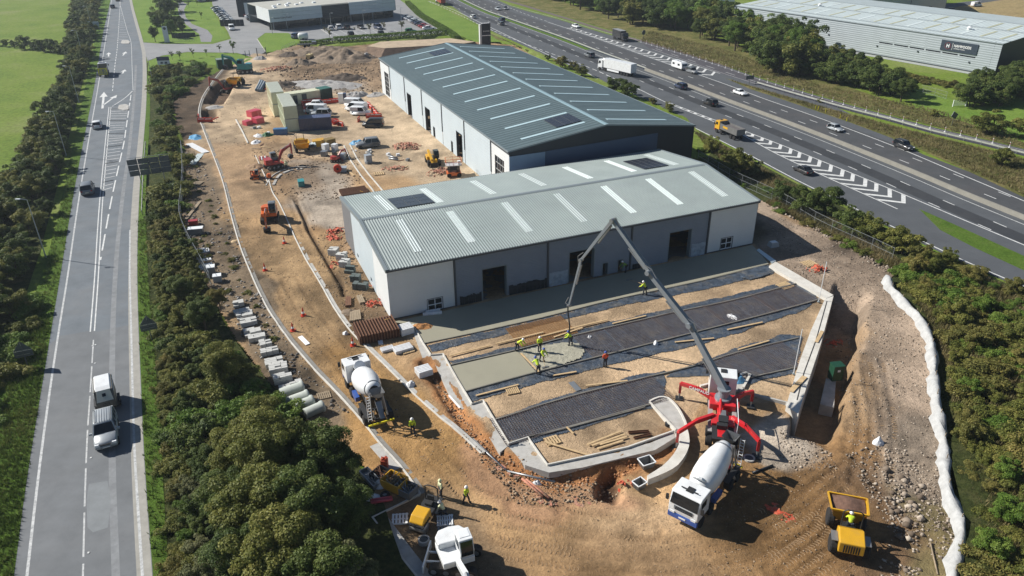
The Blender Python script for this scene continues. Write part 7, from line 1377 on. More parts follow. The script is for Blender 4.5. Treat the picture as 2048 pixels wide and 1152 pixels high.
p = GT(620, 300); t = thing('roof_sheet_stack', 'stack of silver corrugated roof sheets among machines', 'sheets', (p[0], p[1], gz(p[0], p[1])), .3)
for k in range(4): corr_roof('sheet', 2.4, .3, PROF, (-1.2, -1.6+.1*k, .9+.12*k), (1, 0, 0), Vector((0, 1, -.12)).normalized(), 3.0, WROOF, t)
MB().box((0, 0, .4), (2.2, 2.6, .75)).build('bearer', WOODD, t)
# lighting mast bases, red road barriers
RB = PCOL['pinkred']; ORB = pm('barrier_orange_red', (.50, .045, .02), .5, 0, .1, 2)
def barrier_proto(mat):
    m_ = MB(); m_.side([(-.9, 0), (.9, 0), (.86, .25), (.8, .95), (-.8, .95), (-.86, .25)], -.08, .08); m_.box((-.6, 0, .05), (.25, .45, .1)); m_.box((.6, 0, .05), (.25, .45, .1)); return m_.mesh('barrier', [mat])
BM = barrier_proto(ORB); BW = MB().box((0, 0, .72), (1.3, .19, .14)).mesh('white_band', WFR)
def barrier(px, rz, label, group='red plastic barriers', tilt=0):
    p = GT(*px); o = bpy.data.objects.new('barrier', BM); C.objects.link(o); o.location = (p[0], p[1], gz(p[0], p[1])-.01); o.rotation_euler = (tilt, 0, rz); tag(o, label, 'barrier', group); b = bpy.data.objects.new('reflective_band', BW); C.objects.link(b); b.parent = o
for k in range(4): barrier((608+9*k, 207.5-.9*k), .12, 'red barrier in the row along the cream cabin')
for k in range(6): barrier((648+9*k, 208-1.2*k), .12, 'red barrier in the row behind the white vans')
for k in range(4): barrier((605+2*k, 211+5*k), 2.0, 'red barrier in the row left of the white hatchback')
for k in range(5): barrier((738+4.2*k, 213+5.0*k), -1.0, 'red barrier in the row right of white vans')
for k in range(3): barrier((740+8*k, 236-.3*k), .1, 'red barrier next to the black van')
barrier((718, 243), 1.5, 'lone red barrier left of the black van')
for k in range(4): barrier((667+5*k, 246+2*k), .3+.7*k, 'red barrier tumbled by the blue container end')
for (px, rz) in (((398, 238), 1.9), ((404, 245), .2), ((420, 238), .9), ((431, 233), 1.2), ((418, 245), .1)): barrier(px, rz, 'red barrier around the upper manhole pit')
def red_box(px, rz, d, label): 
    p = GT(*px); t = thing('red_barrier_stack', label, 'barriers', (p[0], p[1], gz(p[0], p[1])), rz)
    n = int(d[0]/.32)
    for k in range(n): o = MB().box((-d[0]/2+.32*(k+.5), 0, d[2]/2), (.28, d[1], d[2]), taper=.92).build('stacked_barrier', RB, t)
red_box((510, 232), .9, (2.8, 2.0, 1.3), 'pinkish red barriers stacked by the track, farthest stack'); red_box((517, 246), .9, (2.0, 1.9, 1.2), 'pinkish red barriers stacked by the track, nearest the cabins'); red_box((497, 249), .9, (1.9, 1.6, .9), 'low pinkish red barrier stack left of the others')
for k in range(5): p = GT(520+3.5*k, 318-.4*k); o = MB().box((0, 0, .06), (2.2, .18, .1)).build('barrier_board', [PCOL['red'], PCOL['white']][k % 2]); o.location = (p[0], p[1], gz(p[0], p[1])+.02); o.rotation_euler = (0, 0, 1.9); tag(o, f'{["red", "white"][k % 2]} striped barrier board, {ordn[k]} from the left beside red digger', 'board')
# ================================================================== ROADSIDE, FENCES, CLUTTER
def at(px, py, dz=0.0):
    p = GT(px, py); return (p[0], p[1], (gz(p[0], p[1]) if bool(in_poly(np.array([p[0]]), np.array([p[1]]), SITE)[0]) else p[2])+dz)
# lamp columns left of the main road
def lamp(px, py, h, label, rz=0.0, arm=1.4):
    p = G(px, py); t = thing('street_lamp', label, 'lamp post', (p[0], p[1], 0), rz); MB().tube([(0, 0, -.1), (0, 0, 1.2), (0, 0, h)], [.10, .075, .05], 8).build('post', pm('galv_post', (.42, .45, .46), .45, .5, .08, 2), t); MB().tube([(0, 0, h), (arm*.5, 0, h+.12), (arm, 0, h+.14)], .035, 6).build('arm', MATS['galv_post'], t); MB().box((arm+.25, 0, h+.13), (.6, .22, .1)).build('lantern', WFR, t)
for px, py, lb in ((92, 515, 'tall street lamp nearest in the left hedgerow'), (133, 312, 'second tall street lamp along the left hedgerow'), (158, 205, 'third street lamp along the left hedgerow'), (168, 120, 'fourth street lamp along the left hedgerow'), (186, 62, 'far street lamp near the road sign')): lamp(px, py, 8.2, lb, math.pi, .9)
for px, py, lb in ((545, 68, 'lamp column before the showroom left end'), (575, 60, 'lamp column under the silver fascia'), (663, 58, 'lamp column beside the white cars'), (728, 52, 'lamp column in the middle of the car park'), (803, 45, 'lamp column by the slanted row of cars'), (305, 160, 'lamp column at the junction corner')): lamp(px, py, 5.2, lb, 0, .5)
# signs seen from behind
SGB = pm('sign_back', (.10, .115, .125), .5, .3, .1, 2)
def warn(px, py, hh, label, rz):
    p = G(px, py); t = thing('warning_sign', label, 'road sign', (p[0], p[1], 0), rz); MB().tube([(0, 0, -.1), (0, 0, hh)], .05, 8).build('post', SGB, t); s = 1.5
    m_ = MB(); m_.side([(-s*.55, hh-.55), (s*.55, hh-.55), (0, hh+.5)], -.08, -.04); tri = m_.build('triangle_plate', SGB, t); MB().box((0, -.06, hh-.95), (s*1.1, .04, .7)).build('sub_plate', SGB, t); MB().bar((0, -.02, hh-1.3), (0, -.02, hh+.4), .06).build('bracket', STEEL, tri)
    m_ = MB(); m_.box((0, .02, hh-.5), (.9, .04, .05)); m_.box((0, .02, hh-1.0), (1.2, .04, .05)); m_.build('clip_rail', STEEL, t)
warn(57, 735, 2.6, 'triangular road sign seen from behind on the left verge', rd((57, 735))+math.pi/2); warn(305, 683, 2.7, 'triangular road sign seen from behind on the right verge', rd((305, 683))+math.pi/2)
p = G(306, 372); t = thing('direction_sign', 'large dark back of a road sign above the shrub belt', 'road sign', (p[0], p[1], 0), rd((306, 372))-math.pi/2)
for i in range(4):
    for j in range(3): MB().box((-2.4+1.6*i+.2, 0, 2.5+.95*j), (1.52, .05, .88)).build('sign_panel', SGB, t)
for x in (-1.6, 2.0): MB().tube([(x, .12, -.1), (x, .12, 5.1)], .07, 8).build('post', STEEL, t)
[MB().box((.2, .06, 2.2+.95*j), (6.3, .06, .06)).build('rail', STEEL, t) for j in range(4)]
def board(px, py, w, h, z0, rz, label, mat, name='sign_board', back=None):
    p = G(px, py); t = thing(name, label, 'sign', (p[0], p[1], 0), rz); MB().box((0, 0, z0+h/2), (w, .08, h)).build('panel', mat, t); [MB().box((x, .1, (z0+h)/2), (.12, .12, z0+h)).build('post', back or STEEL, t) for x in (-w*.4, w*.4)]; return t
t = board(190, 62, 3.8, 1.6, 1.6, .05, 'pale roadside sign board beside the left hedgerow', WROOF); MB().box((0, -.05, 2.4), (3.3, .03, .5)).build('legend', WG, t)
t = board(331, 142, 3.2, 1.7, 1.7, .15, 'white and navy site board on the shrub belt', SIGNW); MB().box((0, -.05, 3.3), (3.2, .04, 1.0)).build('navy_panel', PCOL['containerblue'], t); [MB().box((x, -.05, 2.2), (.6, .03, .5)).build('logo', PCOL['navy'], t) for x in (-.5, .6)]
t = board(335, 86, 1.6, 5.0, .2, .2, 'tall grey totem sign by the junction lawn', WROOF); MB().lathe([(.45, -.02), (.45, .02)], 16, Matrix.Translation((0, -.06, 4.5)) @ Matrix.Rotation(math.pi/2, 4, 'X')).build('emblem', SIGNB, t)
# motorway totem: black box with white edge
p = G(972, 92); t = thing('totem_sign', 'black totem sign with white side beside the motorway', 'sign', (p[0], p[1], 0), .35); MB().box((0, 0, 3.4), (2.9, .9, 6.6)).build('body', NAVY, t); MB().box((-1.75, 0, 3.3), (.6, .95, 6.5)).build('white_side', WPAN, t); MB().box((0, -.47, 3.2), (2.8, .04, .22)).build('stripe', SIGNW, t); text_mesh('lettering', 'BOWKER', .5, SIGNW, t, (-1.0, -.49, 4.3)); MB().box((0, 0, 6.75), (2.5, .6, .1)).build('cap', SIGNW, t)
# slip-road marker posts: each one is its own object
MP = MB(); MP.lathe([(.19, 0), (.19, .06), (.055, .08), (.05, 1.0), (.02, 1.03)], 8); mpm = MP.mesh('marker_post', [SIGNW]); mrb = MB().lathe([(.062, .62), (.062, .78)], 8).mesh('red_band', ORB)
pl = offset_pl(S_far, -1.25); d = np.r_[0, np.cumsum(np.linalg.norm(np.diff(pl, axis=0), axis=1))]
for k in range(46):
    s = 1.0+k*3.05
    if s > d[-1]-45: break
    x = np.interp(s, d, pl[:, 0]); y = np.interp(s, d, pl[:, 1]); o = bpy.data.objects.new('marker_post', mpm); C.objects.link(o); o.location = (x, y, .014); tag(o, 'white marker post in the line closing the slip road', 'post', 'marker posts along the slip road'); b = bpy.data.objects.new('red_band', mrb); C.objects.link(b); b.parent = o
# central barrier
def rail(name, pl, h, label, mat, concrete=False, every=3.2, post=.75):
    t = thing(name, label, 'barrier', (pl[0][0], pl[0][1], 0)); q = [np.array(v)-np.array(pl[0]) for v in pl]; m_ = MB()
    if concrete:
        for a, b in zip(q[:-1], q[1:]): m_.bar((a[0], a[1], .36), (b[0], b[1], .36), .34, .7)
        m_.build('wall', mat, t)
    else:
        for a, b in zip(q[:-1], q[1:]): m_.bar((a[0], a[1], h), (b[0], b[1], h), .09, .3)
        m_.build('rail', mat, t); m_ = MB(); dd = np.r_[0, np.cumsum([np.linalg.norm(b-a) for a, b in zip(q[:-1], q[1:])])]
        for s in np.arange(0, dd[-1], every): x = np.interp(s, dd, [v[0] for v in q]); y = np.interp(s, dd, [v[1] for v in q]); m_.box((x, y, post/2), (.1, .1, post))
        o = m_.build('post', STEEL, t); o['kind'] = 'stuff'
    return t
bi = np.linalg.norm(BAR-G(1290, 141)[:2], axis=1).argmin(); GALV = pm('barrier_steel', (.43, .44, .40), .5, .3, .12, 1, coords='World'); rail('crash_barrier', offset_pl(BAR, .35)[:bi+1], .62, 'steel crash barrier on the grassy part of the central reserve', GALV); rail('crash_barrier', BAR[bi:], .62, 'long concrete central barrier between the carriageways', pm('barrier_concrete', (.24, .23, .20), .8, 0, .12, .8, coords='World'), True); rail('crash_barrier', S_near[int(len(S_near)*.3):int(len(S_near)*.8)], .6, 'steel crash barrier along the slip road', GALV)
rail('crash_barrier', smooth_pl(P2([(292, 290), (288, 350), (285, 430)]), 2), .6, 'short crash barrier on the verge below the big sign', GALV)
struct(sheet('reserve_tarmac', offset_pl(BAR[bi-8:], .8), offset_pl(BAR[bi-8:], -1.0), .026, ASPH2, 80))
t = thing('chevron_sign', 'round dark sign on the bank beside the black lorry', 'road sign', G(1286, 82), .6); MB().tube([(0, 0, 0), (0, 0, 2.2)], .05, 6).build('post', SGB, t); MB().lathe([(.75, -.03), (.75, .03)], 18, Matrix.Translation((0, -.08, 2.6)) @ Matrix.Rotation(math.pi/2, 4, 'X')).build('plate', SGB, t)
t = thing('road_sign', 'tilted dark sign on the dry grass beyond the slip road', 'road sign', G(1903, 252), .4); MB().tube([(0, 0, 0), (0, 0, 1.8)], .05, 6).build('post', SGB, t); MB().box((0, -.08, 2.2), (1.6, .05, 1.1), ry=.5).build('plate', SGB, t)
t = thing('road_sign', 'dark rectangular sign on the near motorway bank', 'road sign', G(1498, 168), .3); MB().tube([(0, 0, 0), (0, 0, 1.4)], .05, 6).build('post', SGB, t); MB().box((0, -.08, 1.6), (2.2, .05, .9)).build('plate', SGB, t)
for i, px in enumerate(((1631, 219), (1636, 221), (1651, 226), (1680, 237), (1693, 243))): o = MB().box((0, 0, .45), (.16, .06, .9)).build('marker_stub', MATS['hi_vis_yellow']); o.location = G(*px); tag(o, f'short yellow marker, {ordn[i]} from the left beside the motorway', 'marker')
t = thing('field_gate', 'white wooden field gate at the meadow corner', 'gate', G(1918, 213), .15); [MB().box((0, 0, .3+.25*k), (3.0, .06, .1)).build('rail', WFR, t) for k in range(5)]; [MB().box((x, 0, .75), (.14, .14, 1.5)).build('post', WFR, t) for x in (-1.55, 1.55)]
def mesh_fence(name, px, label, h=2.0, every=3.4, top=True, sheet_=True, z=None):
    q = smooth_pl(P2(px), 2); t = thing(name, label, 'fence', (q[0][0], q[0][1], 0)); o_ = q[0]; dd = np.r_[0, np.cumsum(np.linalg.norm(np.diff(q, axis=0), axis=1))]; GP = MATS['galv_post']
    pts = [(np.interp(s, dd, q[:, 0])-o_[0], np.interp(s, dd, q[:, 1])-o_[1]) for s in np.arange(0, dd[-1]+.01, every)]; zz = lambda p: float(Zt(p[0]+o_[0], p[1]+o_[1]))
    pmh = MB().tube([(0, 0, -.1), (0, 0, h)], .03, 6).mesh('post', GP)
    for p_ in pts: b = bpy.data.objects.new('post', pmh); C.objects.link(b); b.parent = t; b.location = (p_[0], p_[1], zz(p_))
    for a, b in zip(pts[:-1], pts[1:]):
        m_ = MB(); za, zb = zz(a), zz(b); 
        for f in (.04, .5, 1.0): m_.bar((a[0], a[1], za+.05+(h-.08)*f), (b[0], b[1], zb+.05+(h-.08)*f), .03)
        for k in range(1, 18): u = k/18; x, y = a[0]+(b[0]-a[0])*u, a[1]+(b[1]-a[1])*u; zc = za+(zb-za)*u; m_.bar((x, y, zc+.08), (x, y, zc+h-.03), .008)
        m_.build('mesh_panel', GP, t)
    return t
mesh_fence('mesh_fence', [(1395, 322), (1470, 366), (1530, 393), (1580, 419), (1640, 455), (1705, 485), (1775, 518), (1812, 538)], 'galvanised mesh fence along the bushes behind the grey unit', 1.9); mesh_fence('mesh_fence', [(365, 300), (368, 350), (366, 400), (362, 440), (375, 480), (400, 528), (418, 562), (432, 590)], 'mesh fence between the shrub belt and stacked crates', 1.9); mesh_fence('site_gate_fence', [(565, 106), (580, 98), (600, 90)], 'mesh fence by the site entrance and lawn', 1.8); mesh_fence('palisade_fence', [(1640, 130), (1760, 162), (1850, 186), (1915, 205)], 'pale palisade fence below the long warehouse', 1.6)
t = thing('site_gate', 'open metal gate with dark posts at the site entrance', 'gate', at(515, 113), .5); [MB().box((x, 0, 1.2), (.2, .2, 2.4)).build('post', DGREY, t) for x in (0, 2.6)]; m_ = MB(); [m_.box((1.3, 0, .3+.45*k), (2.5, .05, .05)) for k in range(5)]; [m_.box((.2+.3*k, 0, 1.2), (.03, .03, 1.9)) for k in range(9)]; m_.build('gate_leaf', STEEL, t); [MB().box((-3.2+1.2*k, .8, .9), (.15, .15, 1.8)).build('post', DGREY, t) for k in range(2)]
# white silt fence
SILT = pm('white_geotextile', (.40, .405, .40), .7, 0, .2, 1.2, .08, 2.5, coords='World'); q = smooth_pl(P2([(1773, 562), (1782, 584), (1803, 607), (1830, 636), (1848, 660), (1860, 690), (1866, 730), (1868, 770), (1872, 810), (1880, 850), (1890, 890), (1893, 930), (1897, 970), (1910, 1005), (1922, 1040), (1924, 1080), (1915, 1120), (1908, 1160), (1905, 1240)]), .7); t = thing('silt_fence', 'long white fabric silt fence along the right site edge', 'fence', (q[0][0], q[0][1], 0)); o_ = q[0]; v = []; f = []
for i, p in enumerate(q):
    z = float(Zt(*p)); w = .55+.15*math.sin(i*.9)+.1*math.sin(i*2.3); n_ = (offset_pl(q[max(0, i-1):i+2], 1)-q[max(0, i-1):i+2])[min(i, 1)]
    for k, (s, h) in enumerate(((-1.0, .05), (-.75, .55), (-.35, .95+.12*math.sin(i*1.7)), (.1, 1.0+.1*math.sin(i*1.1)), (.5, .75), (.75, .05))): b = p+n_*(s*w*1.05+random.uniform(-.07, .07)); v.append((b[0]-o_[0], b[1]-o_[1], z+h*.85+random.uniform(-.07, .07)*(h > .1)))
nq = len(q)
for i in range(nq-1):
    for k in range(5): f.append((i*6+k, i*6+6+k, i*6+7+k, i*6+k+1))
v = np.array(v); np_mesh('fabric', v, f, SILT, t, smooth=False); [MB().tube([(q[i][0]-o_[0], q[i][1]-o_[1], float(Zt(*q[i]))-.1), (q[i][0]-o_[0], q[i][1]-o_[1], float(Zt(*q[i]))+1.25)], .035, 6).build('stake', WOODD, t) for i in range(0, nq, 4)]
# cones
CN = MB(); CN.box((0, 0, .03), (.5, .5, .06)); CN.lathe([(.18, .06), (.12, .35), (.035, .9), (.03, .92)], 12); cnm = CN.mesh('cone_body', [ORB]); cbm = MB().lathe([(.145, .3), (.10, .5)], 12).mesh('cone_band', SIGNW)
for px, lb in (((530, 541), 'traffic cone on the haul road, farthest of the three upper ones'), ((569, 487), 'traffic cone beside the orange excavator shadow'), ((607, 632), 'traffic cone mid haul road above another'), ((586, 662), 'traffic cone near the left kerb of haul road'), ((706, 692), 'traffic cone standing on a pale patch by right kerb')):
    t = thing('traffic_cone', lb, 'cone', at(*px), .3); t.scale = (1.15, 1.15, 1.15); o = bpy.data.objects.new('cone_body', cnm); C.objects.link(o); o.parent = t; b = bpy.data.objects.new('cone_band', cbm); C.objects.link(b); b.parent = t
# lumpy things: sacks, heaps, nets, tarpaulins
def lump(name, label, cat, px, r, h, mat, seed, sx=1.0, rz=0.0, rough=.35, kind=None, n=26, ground=None, torn=False):
    """irregular mound on the ground"""
    p = at(*px) if ground is None else ground; a = np.linspace(-1, 1, n); X, Y = np.meshgrid(a, a); R = np.hypot(X, Y); hgt = np.clip(1-R**1.8, 0, 1)*(1+rough*(vnoise(X*r*sx+seed*9, Y*r+3, .55*r**.5, seed)-.5)*2)*h; x = X*r*sx; y = Y*r; x = x*(1+.15*(vnoise(X*3+seed, Y*3, .8, seed+1)-.5)); 
    i, j = np.meshgrid(np.arange(n-1), np.arange(n-1)); b = (j*n+i).ravel(); F = np.stack([b, b+1, b+n+1, b+n], 1); keep = (R.ravel()[F] < 1.02).any(1)
    if torn: q_ = vnoise(X*r*sx+seed, Y*r, .35, seed+7).ravel(); keep &= (q_[F].mean(1) > .36+.25*R.ravel()[F].mean(1)); hgt = hgt*.5+h*.9*vnoise(X*r*sx, Y*r, .16, seed+2, 2)
    o = np_mesh(name, np.stack([x.ravel(), y.ravel(), np.where(R > 1, -.15, hgt-.06).ravel()], 1), F[keep], mat, smooth=True); o.location = p; o.rotation_euler = (0, 0, rz); return tag(o, label, cat, kind=kind)
NET = pm('orange_netting', (.52, .08, .035), .7, 0, .35, 3, .08, 6, dirt=(.34, .22, .14), dirt_scale=2.2, dirt_amt=.9); NETP = pm('pale_red_netting', (.42, .18, .12), .8, 0, .4, 3, .08, 6, dirt=(.36, .26, .17), dirt_scale=1.6, dirt_amt=.95); SACK = pm('white_sack', (.66, .67, .68), .7, 0, .12, 3, .04, 5); TARP = pm('blue_tarp', (.10, .30, .50), .5, 0, .25, 2, .08, 4); HEAP = pm('heap_soil', (.21, .16, .115), .95, 0, .3, 1.2, .15, 3, coords='World'); HEAPG = pm('heap_gravel', (.33, .32, .31), .95, 0, .3, 3, .1, 6, coords='World'); HEAPD = pm('heap_dark', (.085, .065, .05), .95, 0, .3, 2, .1, 5, coords='World')
for i, (px, r, h, sx, lb, mt) in enumerate((((1180, 675), .3, .4, 1.2, 'white sack lying on the rusty mesh mat', SACK), ((821, 770), .5, .5, 1.2, 'white sack by the grey kerb corner', SACK), ((1465, 634), .6, .3, 1.6, 'white crumpled sheet on the right rebar bay', SACK), ((1311, 688), .35, .45, 1, 'white sack on the rebar edge beside boom', SACK), ((1757, 885), .5, .5, 1.3, 'white and blue bags dumped on the right rubble', SACK), ((1073, 964), .45, .5, 1, 'pale sack beside pink pipes', SACK), ((738, 610), .25, .2, 1.2, 'white crumpled bag beside the left wall timbers', SACK), ((690, 668), .4, .4, 1, 'small white bag at the rusty mesh stack', SACK), ((752, 608), .9, .45, 1.4, 'orange red crumpled netting at the unit corner', NET), ((672, 462), 1.1, .35, 1.4, 'orange netting strewn beside the grey wall', NET), ((668, 476), 1.2, .3, .9, 'orange netting in a curl left of the unit', NET), ((672, 530), .8, .5, 1, 'bright orange sheet by the concrete blocks', NET), ((815, 295), 2.0, .7, 1.5, 'faded red netting bundle in the sandy compound', NETP), ((752, 565), .7, .2, 2.2, 'red hose coil by grey bins at the wall', NET), ((1668, 687), 1.0, .3, 1.3, 'red netting in the shadow of retaining wall', NET), ((1250, 972), .6, .35, 1.3, 'red netting heap near the dug hole', NET), ((1290, 964), .35, .3, 1.2, 'red plastic sheet end by the ramp kerb', NET), ((1075, 992), .55, .1, 5, 'long pale red netting trailing along the pipes', NETP), ((1000, 935), .5, .1, 4, 'faded red netting beside the east kerb end', NETP), ((1150, 1000), .5, .08, 4, 'pink netting strip on the south bank', NETP), ((1560, 1025), .7, .1, 2.2, 'red paint splash of netting by the mixer shadow', NET), ((713, 286), 1.2, .5, 1.6, 'blue tarpaulin beside the grey pickup', TARP), ((1473, 762), .8, .9, 1.3, 'light blue sheet draped on the pump', TARP), ((390, 275), 1.4, .4, 1.8, 'blue plastic sheet on the west bank', TARP), ((880, 345), 1.6, .6, 1.6, 'brown and pink rubble and packaging heap behind the grey roof', NETP), ((790, 338), 1.6, .35, 1.5, 'pinkish brick rubble beside the steel beams', NETP), ((540, 178), 1.4, .3, 1.2, 'orange scrap netting by the drainage pipes', NET), ((572, 262), .9, .2, 1.2, 'pale red netting near the red stacks', NETP), ((1635, 540), 1.4, .5, .8, 'orange netting hanging along the slope above wall', NET), ((553, 140), 2.4, .7, 1.8, 'scrap netting and rubble by the site road', NETP), ((517, 272), 1.0, .4, 1.4, 'white plastic sacks beside the green pipes', SACK), ((512, 285), 1.0, .4, 1.4, 'white wrapped rolls at the track side', SACK), ((535, 271), 1.0, .7, 1.5, 'green plastic drainage fittings heap', pm('green_plastic', (.02, .14, .04), .5, 0, .3, 4, .1, 6)))):
    lump('sack' if mt is SACK else 'netting_heap' if mt in (NET, NETP) else 'tarpaulin', lb, 'sack' if mt is SACK else 'netting' if mt in (NET, NETP) else 'sheet', px, r, h, mt, i+3, sx, -.55 if sx >= 4 else random.uniform(0, 3), .9, n=46 if mt in (NET, NETP) else 26, torn=mt in (NET, NETP))
for i, (px, r, h, sx, lb, mt) in enumerate((((690, 118), 7, 2.2, 1.5, 'dark soil heap in the middle of the spoil area', HEAP), ((720, 118), 4.5, 1.6, 1.2, 'small grey gravel heap before the long berm', HEAPG), ((640, 105), 7, 1.6, 1.6, 'brown spoil heap under the parked trailer', HEAP), ((600, 128), 3, 1.2, 1.5, 'rough spoil heap left of the yellow machine', HEAP), ((565, 172), 3.4, 1.0, 1.4, 'dark soil pile behind the cream cabins', HEAPD), ((690, 158), 3, 1.0, 2.0, 'dark brushwood pile on the spoil area', HEAPD), ((650, 170), 4.5, .8, 2.4, 'grey broken rubble spread behind the cabins', HEAPG), ((712, 192), 2.4, 1.1, 1.4, 'grey gravel heap behind the white vans', HEAPG), ((755, 190), 1.8, .6, 1.4, 'pale gravel heap near the unit corner', HEAPG), ((513, 335), 1.8, .7, 1.4, 'brown sand heap beside the tiny digger', pm('sand_heap', (.30, .2, .12), .95, 0, .2, 3, .08, 6)), ((430, 215), 1.6, .4, 1.4, 'grey stones heaped between the two pits', HEAPG), ((520, 118), 1.8, .8, 1.2, 'grey stone heap by the site gate', HEAPG), ((580, 112), 2.2, .9, 1.6, 'dark brush and scrap heap by the gate', HEAPD), ((472, 482), .5, .3, 1.6, 'pale splintered offcuts pile by the west kerb', WOOD), ((700, 625), .8, .4, 1.5, 'small soil ridge by the rusty beams', HEAP), ((845, 655), .9, .45, 1.8, 'orange clay ridge beside the apron end', pm('clay_heap', (.40, .19, .07), .95, 0, .3, 3, .1, 6)))):
    lump('spoil_heap', lb, 'heap', px, r, h, mt, i+50, sx, random.uniform(-.4, .4), .7, n=40)
# flat-topped berm behind the rear unit
bp = P2([(722, 103), (760, 112), (940, 104), (955, 90)]); bt = P2([(735, 93), (770, 97), (925, 88), (950, 84), (900, 77), (760, 84)], 2.4); t = thing('earth_berm', 'long flat topped brown berm behind the rear unit', 'berm', (bt[0][0], bt[0][1], 0)); cx = np.mean([p[0] for p in bt]); cy = np.mean([p[1] for p in bt]); o_ = bt[0]; n_ = len(bt); ring0 = [((p[0]-cx)*1.13+cx-o_[0], (p[1]-cy)*1.35+cy-o_[1], -.1) for p in bt]; ring1 = [(p[0]-o_[0], p[1]-o_[1], 2.5) for p in bt]; m_ = MB(); m_.loft([ring0, ring1], caps=False); m_.build('bank', pm('berm_bank', (.20, .14, .10), .95, 0, .3, .6, .3, 2, coords='World'), t); m_ = MB(); m_.add(ring1, [tuple(range(n_))]); m_.build('crest', pm('berm_top', (.42, .33, .23), .95, 0, .2, .6, .1, 3, coords='World'), t)
# stones and clods: thousands of real pebbles as stuff
def stones(name, label, regions, seed, mat, cast=1.0):
    rng = np.random.default_rng(seed); base = np.array([(1, 0, 0), (-1, 0, 0), (0, 1, 0), (0, -1, 0), (0, 0, 1), (0, 0, -1)], float); fc = np.array([(0, 2, 4), (2, 1, 4), (1, 3, 4), (3, 0, 4), (2, 0, 5), (1, 2, 5), (3, 1, 5), (0, 3, 5)]); V = []; F = []; Sh = []; k = 0
    for px, n, s0, s1 in regions:
        poly = P2(px); xs = [p[0] for p in poly]; ys = [p[1] for p in poly]; q = np.stack([rng.uniform(min(xs), max(xs), n*4), rng.uniform(min(ys), max(ys), n*4)], 1); q = q[in_poly(q[:, 0], q[:, 1], poly)]; dens = vnoise(q[:, 0], q[:, 1], 2.5, seed); q = q[dens > .35][:n]; z = Zs(q[:, 0], q[:, 1]); s = s0*(s1/s0)**(rng.random(len(q))**2.2)
        v = base[None]*(s[:, None, None]*rng.uniform(.55, 1.2, (len(q), 6, 1)))*np.array([1, 1, .7]); a = rng.uniform(0, 6.28, len(q)); c_, s_ = np.cos(a)[:, None], np.sin(a)[:, None]; v = np.stack([v[..., 0]*c_-v[..., 1]*s_, v[..., 0]*s_+v[..., 1]*c_, v[..., 2]], -1); v += np.c_[q, z+s*.2][:, None, :]; V.append(v.reshape(-1, 3)); F.append((fc[None]+(k+6*np.arange(len(q)))[:, None, None]).reshape(-1, 3)); Sh.append(np.repeat(rng.random(len(q)), 8)); k += 6*len(q)
    o = np_mesh(name, np.concatenate(V), np.concatenate(F), mat, attrs={'shade': ('FACE', 'FLOAT', np.concatenate(Sh))}); return tag(o, label, 'stones', kind='stuff')
def stone_mat(name, a, b, c):
    m = bpy.data.materials.new(name); m.use_nodes = True; n = m.node_tree; b_ = n.nodes['Principled BSDF']; b_.inputs['Roughness'].default_value = .95; at_ = n.nodes.new('ShaderNodeAttribute'); at_.attribute_name = 'shade'; n.links.new(rgbramp(n, at_.outputs['Fac'], [(.1, a), (.5, b), (.9, c)]), b_.inputs['Base Color']); MATS[name] = m; return m
STN = stone_mat('stone_mix', (.12, .09, .065), (.24, .19, .145), (.43, .37, .3)); CLD = stone_mat('clod_mix', (.09, .065, .045), (.24, .17, .11), (.38, .29, .2))
stones('rubble_stones', 'loose pale stones over the rubble on the right', [([(1530, 415), (1640, 470), (1780, 560), (1865, 720), (1885, 890), (1700, 880), (1680, 640), (1560, 520)], 5200, .03, .15), ([(1690, 900), (1760, 880), (1880, 900), (1915, 1010), (1920, 1160), (1740, 1160), (1790, 1060)], 2600, .03, .2), ([(1560, 850), (1640, 850), (1680, 930), (1560, 930)], 400, .04, .2), ([(1528, 402), (1640, 459), (1792, 540), (1780, 550), (1640, 468), (1530, 410)], 800, .12, .38), ([(1770, 930), (1850, 960), (1850, 1150), (1800, 1150)], 120, .12, .5)], 61, STN)
stones('soil_clods', 'loose clods and pebbles over the site dirt', [([(1440, 980), (1620, 890), (1750, 930), (1740, 1160), (1400, 1160)], 1800, .025, .10), ([(860, 1010), (1330, 970), (1420, 1160), (950, 1160)], 900, .02, .08), ([(860, 740), (1000, 910), (1240, 960), (1220, 1000), (1040, 1000), (930, 890)], 2600, .04, .2), ([(470, 430), (600, 450), (790, 760), (980, 960), (840, 970), (560, 640)], 2200, .03, .12), ([(560, 100), (770, 105), (790, 190), (560, 185)], 2600, .08, .45), ([(500, 300), (720, 300), (720, 400), (540, 400)], 2000, .05, .25), ([(620, 440), (690, 460), (780, 640), (730, 680), (640, 560)], 1500, .04, .2), ([(420, 130), (600, 130), (600, 300), (430, 300)], 1500, .05, .2)], 62, CLD)
stones('west_rubble', 'dark broken rubble between fence and west kerb', [([(362, 300), (400, 315), (455, 430), (500, 560), (600, 710), (700, 830), (600, 830), (430, 600), (366, 440)], 6000, .05, .32)], 63, stone_mat('rubble_dark', (.07, .062, .055), (.18, .165, .15), (.36, .34, .31)))
stones('clay_clods', 'orange clay clods along the trench', [([(850, 720), (890, 770), (960, 870), (1050, 930), (1240, 925), (1350, 870), (1356, 890), (1250, 945), (1100, 965), (1000, 930), (900, 820)], 2600, .05, .22)], 64, stone_mat('clay_mix', (.20, .09, .04), (.38, .18, .08), (.52, .28, .14)))
